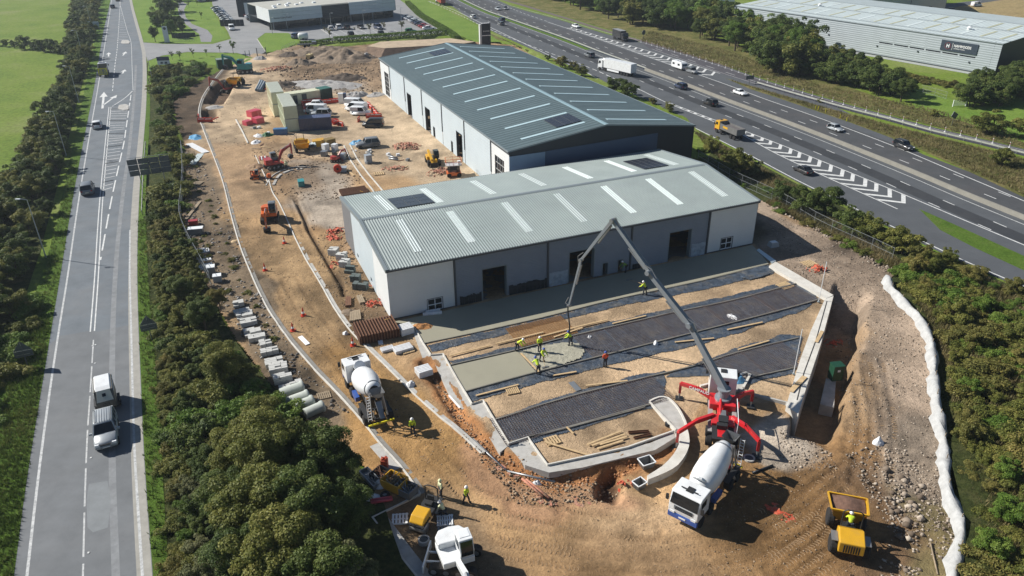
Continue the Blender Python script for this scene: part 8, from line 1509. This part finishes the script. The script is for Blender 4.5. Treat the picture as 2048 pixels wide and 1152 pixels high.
# stacks of white blocks along the west bank: each block a part
WBL = pm('white_block', (.50, .50, .48), .8, 0, .08, 3, .01, 20); blkm = MB().box((0, 0, 0), (.58, .28, .26)).mesh('block', WBL)
def block_stack(px, nx, ny, nz, rz, label, me=None, d=(.6, .3, .28), name='block_stack', cat='blocks', jit=.03):
    p = at(*px); t = thing(name, label, cat, p, rz)
    for k in range(nz):
        for i in range(nx):
            for j in range(ny):
                if k == nz-1 and random.random() < .15: continue
                o = bpy.data.objects.new('block', me or blkm); C.objects.link(o); o.parent = t; o.location = ((i-(nx-1)/2)*d[0]+random.uniform(-jit, jit), (j-(ny-1)/2)*d[1]+random.uniform(-jit, jit), d[2]*(k+.5))
    m_ = MB(); [m_.box((x, 0, .0), (.12, ny*d[1], .1)) for x in (-nx*d[0]*.4, nx*d[0]*.4)]; m_.build('bearer', WOODD, t); return t
for i, (px, a) in enumerate((((478, 612), (2, 3, 2)), ((484, 624), (3, 3, 1)), ((490, 634), (3, 4, 2)), ((498, 648), (3, 4, 2)), ((506, 668), (3, 4, 2)), ((515, 680), (3, 3, 2)), ((532, 692), (2, 4, 2)), ((540, 708), (3, 3, 2)), ((549, 728), (3, 4, 2)), ((558, 744), (3, 4, 3)), ((567, 764), (3, 3, 3)), ((592, 772), (2, 2, 2)), ((572, 778), (2, 3, 1)))): block_stack(px, *a, .35+.1*random.random(), f'stack of white concrete blocks, {(ordn+["twelfth", "thirteenth"])[i]} from the top along west bank')
for i, (px, lb) in enumerate((((668, 508), 'white wrapped block pallet beside grey wall, farthest'), ((684, 518), 'pale concrete block pallet second along the grey wall'), ((690, 532), 'pale concrete block pallet third along the grey wall'))): block_stack(px, 2, 4, 3, -.2, lb)
DGB = MB().box((0, 0, 0), (.58, .43, .4)).mesh('block', pm('dark_crate', (.09, .11, .105), .6, 0, .15, 3)); [block_stack(px, *a, -.2, lb, DGB, (.6, .45, .42), 'crate_stack', 'crates') for px, a, lb in (((700, 545), (2, 2, 2), 'dark green crates by the wall, upper pile'), ((712, 562), (2, 2, 2), 'dark grey crates by the wall, middle pile'), ((722, 578), (3, 2, 2), 'dark green crates by the wall, lower pile'))]
# rusty mesh stacks and beams
def mesh_stack(px, L, w, h, rz, label, pitch=.32):
    p = at(*px); t = thing('mesh_stack', label, 'steel mesh', p, rz); m_ = MB(); n = int(w/pitch)
    for k in range(n+1): m_.box((0, -w/2+pitch*k, h/2), (L, .1, h))
    o = m_.build('long_bars', RUST, t); m_ = MB(); [m_.box((-L/2+.3*k+.1, 0, h*.94), (.03, w*.98, .04)) for k in range(int(L/.3))]; m_.box((0, 0, h*.45), (L*.97, w*.96, h*.85)); m_.build('cross_bars', pm('rust_deep', (.075, .032, .018), .9, .1, .3, 3), t); MB().tube([(L*.3, -w/2-.03, .1), (L*.32, -w*.52, h*.8), (L*.2, -w*.3, h+.03)], .05, 6).build('strap', PCOL['yellow'], t); return t
mesh_stack((752, 668), 3.4, 4.4, 1.1, ANG+1.57, 'big rusty stack of steel mesh at the unit corner'); mesh_stack((708, 386), 4.2, 3.0, .5, ANG, 'low rusty mesh stack behind the grey unit')
for i, (px, rz, L, lb) in enumerate((((697, 606), 1.75, 2.2, 'rusty brown beam bundle nearest the haul road'), ((722, 602), 1.95, 1.9, 'grey brown beam bundle beside the netting'), ((706, 636), 1.7, 2.2, 'dark timber bundle by the rusty mesh, left'), ((716, 634), 1.8, 2.2, 'dark timber bundle by the rusty mesh, right'))):
    t = thing('beam_bundle', lb, 'beams', at(*px), rz); [MB().box((0, .22*(k-1), .16), (L, .2, .3)).build('beam', [RUST, WOODD, WOODD, WOODD][i], t) for k in range(3)]
# pipes
PIPE = pm('concrete_pipe', (.40, .43, .40), .85, 0, .12, 2, .01, 12)
def pipe(px0, px1, r, label, mat=None, name='pipe', hollow=True, lift=None):
    A = np.array(at(*px0)); B = np.array(at(*px1)); c = (A+B)/2; z = max(A[2], B[2])+(r if lift is None else lift); L = np.linalg.norm((B-A)[:2]); R_ = Matrix.Rotation(math.pi/2, 4, 'Y'); m_ = MB(); m_.smooth = True
    prof = [(r*.8, -L/2), (r, -L/2), (r, L/2-.25), (r*1.12, L/2-.22), (r*1.12, L/2), (r*.8, L/2), (r*.8, -L/2)] if hollow else [(r, -L/2), (r, L/2)]
    m_.lathe(prof, 18 if r > .2 else 8, R_); o = m_.build(name, mat or PIPE); o.location = (c[0], c[1], z); o.rotation_euler = (0, 0, math.atan2(B[1]-A[1], B[0]-A[0])); return tag(o, label, 'pipe')
for i, (a, b) in enumerate((((562, 796), (608, 780)), ((572, 815), (618, 798)), ((588, 826), (628, 810)), ((612, 838), (648, 822)))): pipe(a, b, .5, f'grey concrete pipe lying under the trees, {ordn[i]} from the top')
for i, (a, b) in enumerate((((513, 183), (522, 165)), ((517, 184), (526, 166)), ((521, 184), (530, 168)))): pipe(a, b, .35, f'grey blue drainage pipe by the red net, {ordn[i]} from the left', pm('pipe_bluegrey', (.22, .28, .33), .5, 0, .1, 2))
for i, (a, b, r, mt, lb) in enumerate((((938, 872), (1015, 945), .07, STEEL, 'long thin grey pipe along the east kerb end'), ((946, 874), (1005, 932), .06, STEEL, 'second thin grey pipe beside the first'), ((1015, 945), (1110, 972), .09, STEEL, 'grey pipe continuing past the kerb end'), ((1044, 960), (1085, 1000), .11, NETP, 'left pink plastic pipe by the bank'), ((1052, 958), (1098, 1000), .11, NETP, 'right pink plastic pipe by the bank'), ((740, 1003), (785, 998), .12, PCOL['pinkred'], 'upper red plastic pipe beside the scrap pile'), ((742, 1008), (786, 1003), .12, PCOL['pinkred'], 'lower red plastic pipe beside the scrap pile'), ((1505, 948), (1545, 933), .10, MEMB, 'black pipe on the ground near right outrigger'), ((1860, 1085), (1875, 1150), .06, WOODD, 'thin pale pole on weeds at bottom right'), ((776, 314), (795, 318), .18, STEEL, 'grey steel beam on the compound floor, upper'), ((778, 319), (796, 322), .18, STEEL, 'grey steel beam on the compound floor, lower'), ((846, 632), (884, 628), .22, SACK, 'white insulation roll at the wall foot, front'), ((852, 628), (880, 623), .22, SACK, 'white insulation roll at the wall foot, rear'))): pipe(a, b, r, lb, mt, 'pipe' if r < .15 else 'roll', False)
# pallets and crates along the west bank
def pallet(px, rz, label, z=0.0, n=7, mat=None, L=1.2, w=1.0, tilt=0):
    p = at(*px); t = thing('pallet', label, 'pallet', (p[0], p[1], p[2]+z), rz); t.rotation_euler = (tilt, 0, rz)
    for k in range(n): MB().box((-L/2+L*(k+.5)/n, 0, .13), (L/n*.65, w, .025)).build('slat', mat or WOODD, t)
    for y in (-w*.45, 0, w*.45): MB().box((0, y, .06), (L, .1, .1)).build('bearer', mat or WOODD, t)
    return t
for i, (px, rz, mt, lb) in enumerate((((1025, 782), .3, WOOD, 'wooden pallet on sand below the poured bay'), ((1105, 882), .4, WOOD, 'wooden pallet frame in the south bay corner'), ((815, 702), .5, WOOD, 'new yellow pallet beside the white packs'), ((800, 1040), .1, WFR, 'grey slatted pallet left of the roller'), ((890, 1042), .1, WFR, 'grey slatted pallet below the crouching worker'), ((891, 1058), .1, PCOL['grey'], 'dark pallet under the grey slatted one'), ((648, 792), .4, WOODD, 'broken wooden crate by the west kerb'), ((395, 368), 1.4, WOODD, 'stacked brown boards by the fence'), ((405, 502), .4, WFR, 'white frame crate on west bank, upper'), ((408, 518), .5, WFR, 'white frame crate on west bank, middle'), ((412, 534), .5, WFR, 'white frame crate on west bank, lower'), ((1618, 528), .4, WOOD, 'yellow plywood board beside orange net on the slope'), ((1570, 572), .5, WOOD, 'small pallet at the wall corner by rebar'), ((758, 348), .3, WOOD, 'pale timber boards on the compound floor'))): pallet(px, rz, lb, n=5 if i % 2 else 7, mat=mt, L=1.3 if px[1] > 700 else 1.8, w=1.1 if px[1] > 700 else 1.5)
small_box('cabinet', 'white topped cabinet on the west bank', (393, 468), (2.0, 1.0, .9), .2, PCOL['grey'], 'cabinet', WFR); small_box('cabinet', 'grey unit with white lid beside the crates', (424, 548), (1.0, 1.0, 1.1), .3, PCOL['grey'], 'cabinet', WFR); small_box('cabinet', 'white inspection box by the crates', (436, 562), (1.0, .9, .8), .3, PCOL['silver'], 'cabinet', WFR); small_box('storage_box', 'red box on west bank by the crates', (388, 450), (1.2, .8, .7), .3, PCOL['digred'], 'box')
for i, (px, d, lb) in enumerate((((812, 664), (1.5, 1.4, .8), 'white wrapped material pack by the apron end'), ((806, 700), (2.0, 1.2, .4), 'white and grey panels pack near the new pallet'), ((848, 748), (1.5, 1.3, .7), 'white wrapped pack standing alone near east kerb'), ((775, 700), (1.4, .8, .3), 'flat white pack beside the panels'))):
    t = thing('material_pack', lb, 'pack', at(*px), .5); n = 5; [MB().box((0, -d[1]/2+d[1]*(k+.5)/n, d[2]/2), (d[0], d[1]/n*.94, d[2])).build('wrapped_bundle', SACK, t, .05) for k in range(n)]
for i, (a, b, w, lb) in enumerate((((600, 674), (616, 690), .5, 'white strip board on the haul road by left kerb'), ((900, 790), (922, 815), .4, 'white sheet strip on the footing'), ((378, 288), (412, 306), 1.4, 'white plastic sheet folded on the west bank'), ((384, 330), (402, 308), 1.2, 'pale grey corrugated sheet on west bank'), ((372, 440), (400, 405), .5, 'long brown boards leaning on the west bank'), ((752, 640), (762, 690), .5, 'white narrow board beside the rusty mesh'), ((1580, 790), (1608, 760), .5, 'yellow timber boards on the retaining wall'), ((1622, 735), (1634, 712), .35, 'pale timber plank on top of retaining wall'), ((695, 340), (708, 352), .35, 'pale plank beside the service strip'), ((1142, 765), (1158, 782), .6, 'grey panel lying on the sand bay'))):
    A = np.array(at(*a)); B = np.array(at(*b)); c = (A+B)/2; mt = [SIGNW, SIGNW, SACK, WROOF, WOODD, SIGNW, WOOD, WOOD, WOOD, PCOL['grey']][i]; o = MB().box((0, 0, 0), (np.linalg.norm((B-A)[:2]), w, .05)).build('board', mt); zz = max(A[2], B[2]); o.location = (c[0], c[1], (.42 if i in (6, 7) else zz+.08)); o.rotation_euler = (random.uniform(-.05, .05), 0, math.atan2(B[1]-A[1], B[0]-A[0])); tag(o, lb, 'board')
# skip-like steel tubs
def tub(px, label, rz=0.0, s=1.0):
    p = at(*px); t = thing('mortar_tub', label, 'tub', p, rz); o = [(-.6*s, -.5*s, .75), (.6*s, -.5*s, .75), (.6*s, .5*s, .75), (-.6*s, .5*s, .75)]; i = [(-.45*s, -.35*s, .1), (.45*s, -.35*s, .1), (.45*s, .35*s, .1), (-.45*s, .35*s, .1)]; m_ = MB(); m_.add(o+i, [(0, 1, 5, 4), (1, 2, 6, 5), (2, 3, 7, 6), (3, 0, 4, 7), (4, 5, 6, 7), (4, 5, 1, 0), (5, 6, 2, 1), (6, 7, 3, 2), (7, 4, 0, 3)]); m_.build('shell', STEEL, t); m_ = MB(); [m_.bar(o[k], o[(k+1) % 4], .07) for k in range(4)]; m_.build('rim', WFR, t)
tub((1292, 935), 'grey steel tub in the clay hollow by the ramp', .4); tub((1278, 978), 'small tilted tub by the red sheet', .6, .8)
p = at(745, 985); 
for i, (px, d, rz, mt, lb) in enumerate((((770, 958), (2.2, 1.3, .5), -.6, MEMB, 'black and rusty scrap in the storage corner'), ((790, 972), (1.8, 1.4, .8), -.55, PCOL['yellow'], 'yellow framed crate of scrap in the storage corner'), ((812, 985), (1.6, 1.2, .7), -.55, PCOL['grey'], 'grey crate beside the yellow framed one'), ((742, 960), (2.4, .8, .4), -.9, STEEL, 'grey steel props bundle under the trees'), ((770, 935), (.5, .5, .9), 0, NET, 'orange drum on the kerb beside scrap'))):
    t = thing('scrap_crate', lb, 'crate', at(*px), rz); m_ = MB(); [m_.box((sx*d[0]/2, 0, d[2]/2), (.07, d[1], d[2])) for sx in (-1, 1)]; [m_.box((0, sy*d[1]/2, d[2]/2), (d[0]-.08, .07, d[2])) for sy in (-1, 1)]; m_.box((0, 0, .05), (d[0]-.08, d[1]-.08, .08)); m_.build('frame', mt, t); m_ = MB(); [m_.bar((random.uniform(-.4, .4)*d[0], random.uniform(-.4, .4)*d[1], d[2]*.4), (random.uniform(-.5, .5)*d[0], random.uniform(-.5, .5)*d[1], d[2]*1.25), .06) for k in range(12)]; o = m_.build('scrap', [RUST, WOODD, STEEL, STEEL, NET][i], t); o['kind'] = 'stuff'
lump('sack', 'white sacks in the storage corner under trees', 'sack', (760, 970), .6, .5, SACK, 91); lump('sack', 'white plastic bags beside the storage corner tyre', 'sack', (745, 995), .5, .35, SACK, 92, 1.6); t = thing('tyre', 'old tyre lying in the storage corner', 'tyre', at(770, 992)); MB().lathe([(.2, 0), (.36, .0), (.4, .1), (.36, .2), (.2, .2), (.2, 0)], 16).build('ring', TYRE, t); MB().lathe([(.19, .02), (.19, .12)], 12).build('hub', STEEL, t)
t = thing('red_drum', 'bright red upright disc drum beside the grey tool box', 'drum', at(676, 345), .2); m_ = MB(); m_.tube([(0, -.25, .7), (0, .25, .7)], .7, 18); m_.build('drum', ORB, t); MB().tube([(0, -.3, .7), (0, .3, .7)], .2, 10).build('hub', CHAS, t)
t = thing('orange_bucket', 'orange mixer drum near the inner kerb', 'mixer', at(539, 358), .2); MB().lathe([(.3, .2), (.42, .5), (.3, .9)], 12).build('drum', PCOL['orange'], t); MB().box((0, 0, .12), (.9, .6, .1)).build('stand', CHAS, t)
t = thing('vent_unit', 'grey square unit on gravel beside the white panel', 'unit', at(1546, 493), .3); MB().box((0, 0, .35), (1.3, 1.0, .6), taper=.8).build('body', PCOL['silver'], t); MB().box((0, 0, .7), (.8, .6, .08)).build('lid', WFR, t)
t = thing('utility_trailer', 'flat dark trailer on the far spoil heap', 'trailer', (*G(615, 101)[:2], 1.0), .2); MB().box((0, 0, .9), (5.5, 2.0, .15)).build('bed', CHAS, t); axles(t, (-.6, .6), 2.0, .4, .25); MB().box((2.2, 0, 1.3), (1.3, 1.6, .7)).build('load', PCOL['grey'], t)
t = thing('site_machine', 'small yellow machine beside the dark spoil heap', 'machine', at(620, 118), 1.4); MB().box((0, 0, .9), (2.2, 1.4, 1.1)).build('body', pm('dull_yellow', (.5, .4, .2), .6, 0, .1, 1), t, .06); axles(t, (-.7, .7), 1.6, .5, .3); MB().tube([(-.3, -.5, 1.4), (-.3, -.5, 2.3), (-.3, .5, 2.3), (-.3, .5, 1.4)], .05, 6).build('roll_bar', CHAS, t)
t = thing('screen_fence', 'black screen fence by the white van in the car park', 'fence', G(465, 52), .1); [MB().box((-3.5+1.4*k, 0, 1.1), (1.36, .08, 2.2)).build('panel', NAVY, t) for k in range(6)]
for i, (px, lb) in enumerate((((362, 76), 'dark low wall sign on junction lawn, left'), ((375, 74), 'dark timber screen on the junction lawn'))): t = thing('garden_screen', lb, 'screen', G(*px), .05); [MB().box((-2.2+.9*k, 0, .7), (.86, .1, 1.4)).build('board', DGREY, t) for k in range(6)]
mesh_fence('post_rail_fence', [(345, 84), (365, 83), (385, 82), (402, 81)], 'low rail fence on the junction lawn', 1.0, 2.2)
# tyre prints pressed up along the wheel tracks, loose bits in the compound
m_ = MB()
for r in [RUTS[i] for i in (0, 1, 2, 3, 7, 8, 9, 10, 11)]:
    q = smooth_pl(r, .3)
    for sd_ in (-.9, .9):
        e = offset_pl(q, sd_); z = Zs(e[:, 0], e[:, 1])
        for i in range(1, len(e)-1):
            d = e[i+1]-e[i-1]; a = math.atan2(d[1], d[0])
            if vnoise(e[i][0], e[i][1], 3, 8) < .5: continue
            for w in (-.13, .13): m_.box((e[i][0]-math.sin(a)*w, e[i][1]+math.cos(a)*w, z[i]-.002), (.07, .27, .05), rz=a+(.5 if w > 0 else -.5))
o = m_.build('tyre_prints', pm('print_soil', (.30, .20, .11), .95, 0, .3, 2, coords='World')); tag(o, 'tyre tread prints pressed in the dirt', 'tracks', kind='stuff')
rr = random.Random(4)
for k in range(26):
    px = (rr.uniform(690, 900), 0); px = (px[0], rr.uniform(300, 330)+max(0, (px[0]-740)*.12)) if k < 16 else (rr.uniform(500, 545), rr.uniform(255, 300)); L = rr.uniform(.7, 2.2)
    if k % 3: o = MB().box((0, 0, .05), (L, rr.uniform(.12, .3), .08)).build('timber_offcut', [WOOD, WOODD, SACK, RUST][k % 4]); tag(o, 'loose board or offcut lying in the site compound', 'offcut', 'loose offcuts in the compound')
    else: o = MB().box((0, 0, .22), (.7, .6, .42), taper=.9).build('material_box', [PCOL['grey'], SACK, PCOL['silver']][k % 3 if k % 2 else 1], None, .03); tag(o, 'small box of materials on the compound floor', 'box', 'small boxes in the compound')
    o.location = at(*px); o.rotation_euler = (0, 0, rr.uniform(0, 3))
# ================================================================== PEOPLE
SKIN = pm('skin', (.42, .25, .18), .6, 0, .05, 4); VY = pm('hi_vis_vest', (.55, .72, .04), .7, 0, .12, 6); VO = pm('orange_vest', (.75, .10, .03), .7, 0, .1, 6); VP = pm('pale_vest', (.66, .68, .42), .7, 0, .1, 6); VD = pm('dark_green_vest', (.16, .30, .05), .7, 0, .1, 6); TR = pm('dark_trousers', (.03, .034, .045), .85, 0, .15, 6); HW = pm('white_helmet', (.78, .78, .76), .35, 0, 0, 1); HB_ = pm('blue_helmet', (.05, .10, .35), .35, 0, 0, 1); VR = pm('red_jacket', (.40, .03, .03), .7, 0, .1, 6)
def pose(kind):
    """joint positions, facing +x"""
    lean, ar, st, dz = dict(stand=(.02, .12, .02, 0), walk=(.05, .15, .24, 0), rake=(.28, .5, .16, 0), bend=(.62, .45, .14, 0), crouch=(.35, .4, .18, -.32))[kind]
    J = {}; pz = .95+dz; J['pel'] = (0, 0, pz); up = math.sqrt(max(.2, .55**2-lean**2)); J['che'] = (lean*.85, 0, pz+up*.85); J['nec'] = (lean, 0, pz+up); J['hea'] = (lean*1.12+.03, 0, pz+up+.15); J['top'] = (lean*1.15+.03, 0, pz+up+.25); J['nos'] = (lean*1.12+.14, 0, pz+up+.14)
    for s, n in ((-1, 'r'), (1, 'l')):
        f = st*s; J['hip'+n] = (0, s*.1, pz-.04); J['kne'+n] = (f*.6+.06-dz*.9, s*.12, .5+dz*.35); J['ank'+n] = (f+dz*.2, s*.13, .09); J['toe'+n] = (f+dz*.2+.17, s*.14, .05)
        J['sho'+n] = (lean*.9, s*.19, pz+up*.92); J['elb'+n] = (lean*.9+ar*.35, s*.27, pz+up*.92-.27); J['wri'+n] = (lean*.9+ar*.35+ar*.55, s*.2, pz+up*.92-.27-.22+.08*(ar > .3)); w = J['wri'+n]; J['pal'+n] = (w[0]+.05, w[1]-s*.01, w[2]-.07)
        for k in range(4): J[f'fa{k}'+n] = (w[0]+.08, w[1]+s*(-.035+.023*k), w[2]-.13); J[f'fb{k}'+n] = (w[0]+.06, w[1]+s*(-.035+.023*k), w[2]-.18+.012*abs(k-1))
        J['tha'+n] = (w[0]+.10, w[1]-s*.045, w[2]-.08); J['thb'+n] = (w[0]+.12, w[1]-s*.04, w[2]-.12)
    return J
def skin_mesh(name, J, edges, rad, mat, sub=1):
    ks = sorted({k for e in edges for k in e}, key=lambda k: (k != 'pel', k)); ix = {k: i for i, k in enumerate(ks)}; me = bpy.data.meshes.new(name); me.from_pydata([J[k] for k in ks], [(ix[a], ix[b]) for a, b in edges], []); o = bpy.data.objects.new(name, me); C.objects.link(o); m = o.modifiers.new('s', 'SKIN'); m.use_smooth_shade = True
    for i, k in enumerate(ks): r = rad(k); me.skin_vertices[0].data[i].radius = (r, r)
    me.skin_vertices[0].data[0].use_root = True
    if sub: o.modifiers.new('u', 'SUBSURF').levels = sub
    out = bpy.data.meshes.new_from_object(o.evaluated_get(bpy.context.evaluated_depsgraph_get())); bpy.data.objects.remove(o); out.materials.clear(); out.materials.append(mat); out.name = name; return out
PM = {}
for kd in ('stand', 'walk', 'rake', 'bend', 'crouch'):
    J = pose(kd); sp = [('pel', 'che'), ('che', 'nec')]; arm = lambda n: [('che', 'sho'+n), ('sho'+n, 'elb'+n), ('elb'+n, 'wri'+n)]; leg = lambda n: [('pel', 'hip'+n), ('hip'+n, 'kne'+n), ('kne'+n, 'ank'+n)]
    full = sp+[('nec', 'hea'), ('hea', 'top'), ('hea', 'nos')]
    for n in 'rl': full += arm(n)+leg(n)+[('ank'+n, 'toe'+n), ('wri'+n, 'pal'+n), ('pal'+n, 'tha'+n), ('tha'+n, 'thb'+n)]+[e for k in range(4) for e in (('pal'+n, f'fa{k}'+n), (f'fa{k}'+n, f'fb{k}'+n))]
    RB_ = dict(pel=.13, che=.15, nec=.06, hea=.095, top=.07, nos=.02, hip=.085, kne=.06, ank=.045, toe=.04, sho=.06, elb=.045, wri=.03, pal=.032, fa0=.01, tha=.012, thb=.01); g = lambda k, add=0: RB_.get(k, RB_.get(k[:3], .009))+add
    PM[kd] = (skin_mesh('body', J, full, g, SKIN), skin_mesh('jacket', J, sp+arm('r')+arm('l'), lambda k: g(k, .028) if k != 'nec' else .085, VY), skin_mesh('trousers', J, leg('r')+leg('l'), lambda k: g(k, .028), TR), skin_mesh('boot', J, [('ankr', 'toer')], lambda k: .07, CHAS, 0), skin_mesh('boot', J, [('ankl', 'toel')], lambda k: .07, CHAS, 0), J['hea'])
HM = MB(); HM.smooth = True; HM.lathe([(.155, -.01), (.16, .0), (.135, .02), (.13, .07), (.09, .13), (.01, .155)], 14); HMW = HM.mesh('helmet', [HW])
def person(label, px, rz, kind, vest=VY, hel=HW, z=None, s=1.0):
    p = GT(*px); zz = z if z is not None else max(gz(p[0], p[1]), p[2]); t = thing('person', label, 'person', (p[0], p[1], zz), rz); t.scale = (s, s, s); b = PM[kind]
    for nm, me in zip(('body', 'jacket', 'trousers', 'boot', 'boot'), b[:5]):
        o = bpy.data.objects.new(nm, me); C.objects.link(o); o.parent = t
        if nm == 'jacket' and vest is not VY: o.material_slots[0].link = 'OBJECT'; o.material_slots[0].material = vest
    h = bpy.data.objects.new('helmet', HMW); C.objects.link(h); h.parent = t; h.location = (b[5][0], b[5][1], b[5][2]+.05)
    if hel is not HW: h.material_slots[0].link = 'OBJECT'; h.material_slots[0].material = hel
for a in (('worker in yellow jacket bending at the far end of screed plank', (1034, 703), -.5, 'bend', VY, HW, .1), ('worker in green vest standing on wet concrete behind another', (1079, 704), -1.2, 'stand', VY, HW, .12), ('worker in yellow vest raking the wet concrete', (1083, 724), -.9, 'rake', VY, HB_, .12), ('worker in yellow vest bending at the near end of screed plank', (1077, 750), 2.0, 'bend', VY, HB_, .1), ('worker in bright yellow vest holding the pump hose', (1142, 692), 3.0, 'rake', VY, HB_, .12), ('worker in orange vest and blue helmet standing on the sand', (1210, 734), 1.8, 'stand', VO, HB_, .04), ('worker in yellow jacket floating the shaded slab with a long pole', (1290, 590), 2.5, 'rake', VY, HW, .05), ('worker crouching by the small doors in the shade', (1252, 545), -2.6, 'bend', VD, HW, .1), ('worker in yellow vest walking behind the mixer lorry', (826, 868), -1.3, 'walk', VY, HW, None), ('worker in pale vest standing beside the roller', (883, 993), -2.6, 'stand', VP, VP, None), ('worker in yellow jacket striding across the dirt at bottom', (932, 1006), -.4, 'walk', VY, HW, None), ('crouching worker in pale shirt near the slatted pallet', (889, 1032), 2.6, 'crouch', VP, HW, None), ('worker in pale clothes beside the red mini excavator', (574, 341), -1.5, 'stand', VP, VP, None), ('worker in red jacket with blue helmet beside the mixer drum', (1456, 955), 2.8, 'stand', VR, HB_, None)): person(*a[:4], vest=a[4], hel=a[5], z=a[6])
d_ = [o for o in bpy.data.objects if o.name.startswith('dumper') and o.get('label', '').startswith('yellow dumper with a skip')][0]; dl = d_.location; c_, s_ = math.cos(d_.rotation_euler[2]), math.sin(d_.rotation_euler[2]); person('driver in yellow vest seated on the near dumper', (1690, 1075), d_.rotation_euler[2], 'crouch', VY, HW, z=dl.z+1.25); bpy.data.objects[[o.name for o in bpy.data.objects if o.get('label') == 'driver in yellow vest seated on the near dumper'][0]].location = (dl.x-.3*c_, dl.y-.3*s_, dl.z+1.2)
for a, b, z0, lb in (((1083, 722), (1090, 735), 1.1, 'concrete rake held by the worker on wet concrete'), ((1288, 588), (1258, 560), 1.15, 'long float pole held over the shaded slab')):
    A = G(*a, .1); B = G(*b, .1); t = thing('long_handled_tool', lb, 'tool', A); v = B-A; MB().tube([(0.1*v[0], .1*v[1], z0), (v[0], v[1], .06)], .022, 6).build('handle', WOOD, t); MB().box((v[0], v[1], .06), (.7, .16, .08), rz=.4).build('head', STEEL, t)
# ================================================================== AIR
hz = MB().box((0, 1000, 19.5), (3400, 2900, 49)).build('haze', pm('haze_unused', (1, 1, 1))); hm = bpy.data.materials.new('haze_air'); hm.use_nodes = True; hn = hm.node_tree; hn.nodes.clear(); ho = hn.nodes.new('ShaderNodeOutputMaterial'); hv = hn.nodes.new('ShaderNodeVolumePrincipled'); hv.inputs['Color'].default_value = (.78, .89, 1, 1); hv.inputs['Density'].default_value = .0002; hv.inputs['Anisotropy'].default_value = .3; hn.links.new(hv.outputs[0], ho.inputs['Volume']); hz.data.materials[0] = hm; tag(hz, 'thin pale haze in the air', 'haze', kind='stuff')
S.cycles.volume_bounces = 0
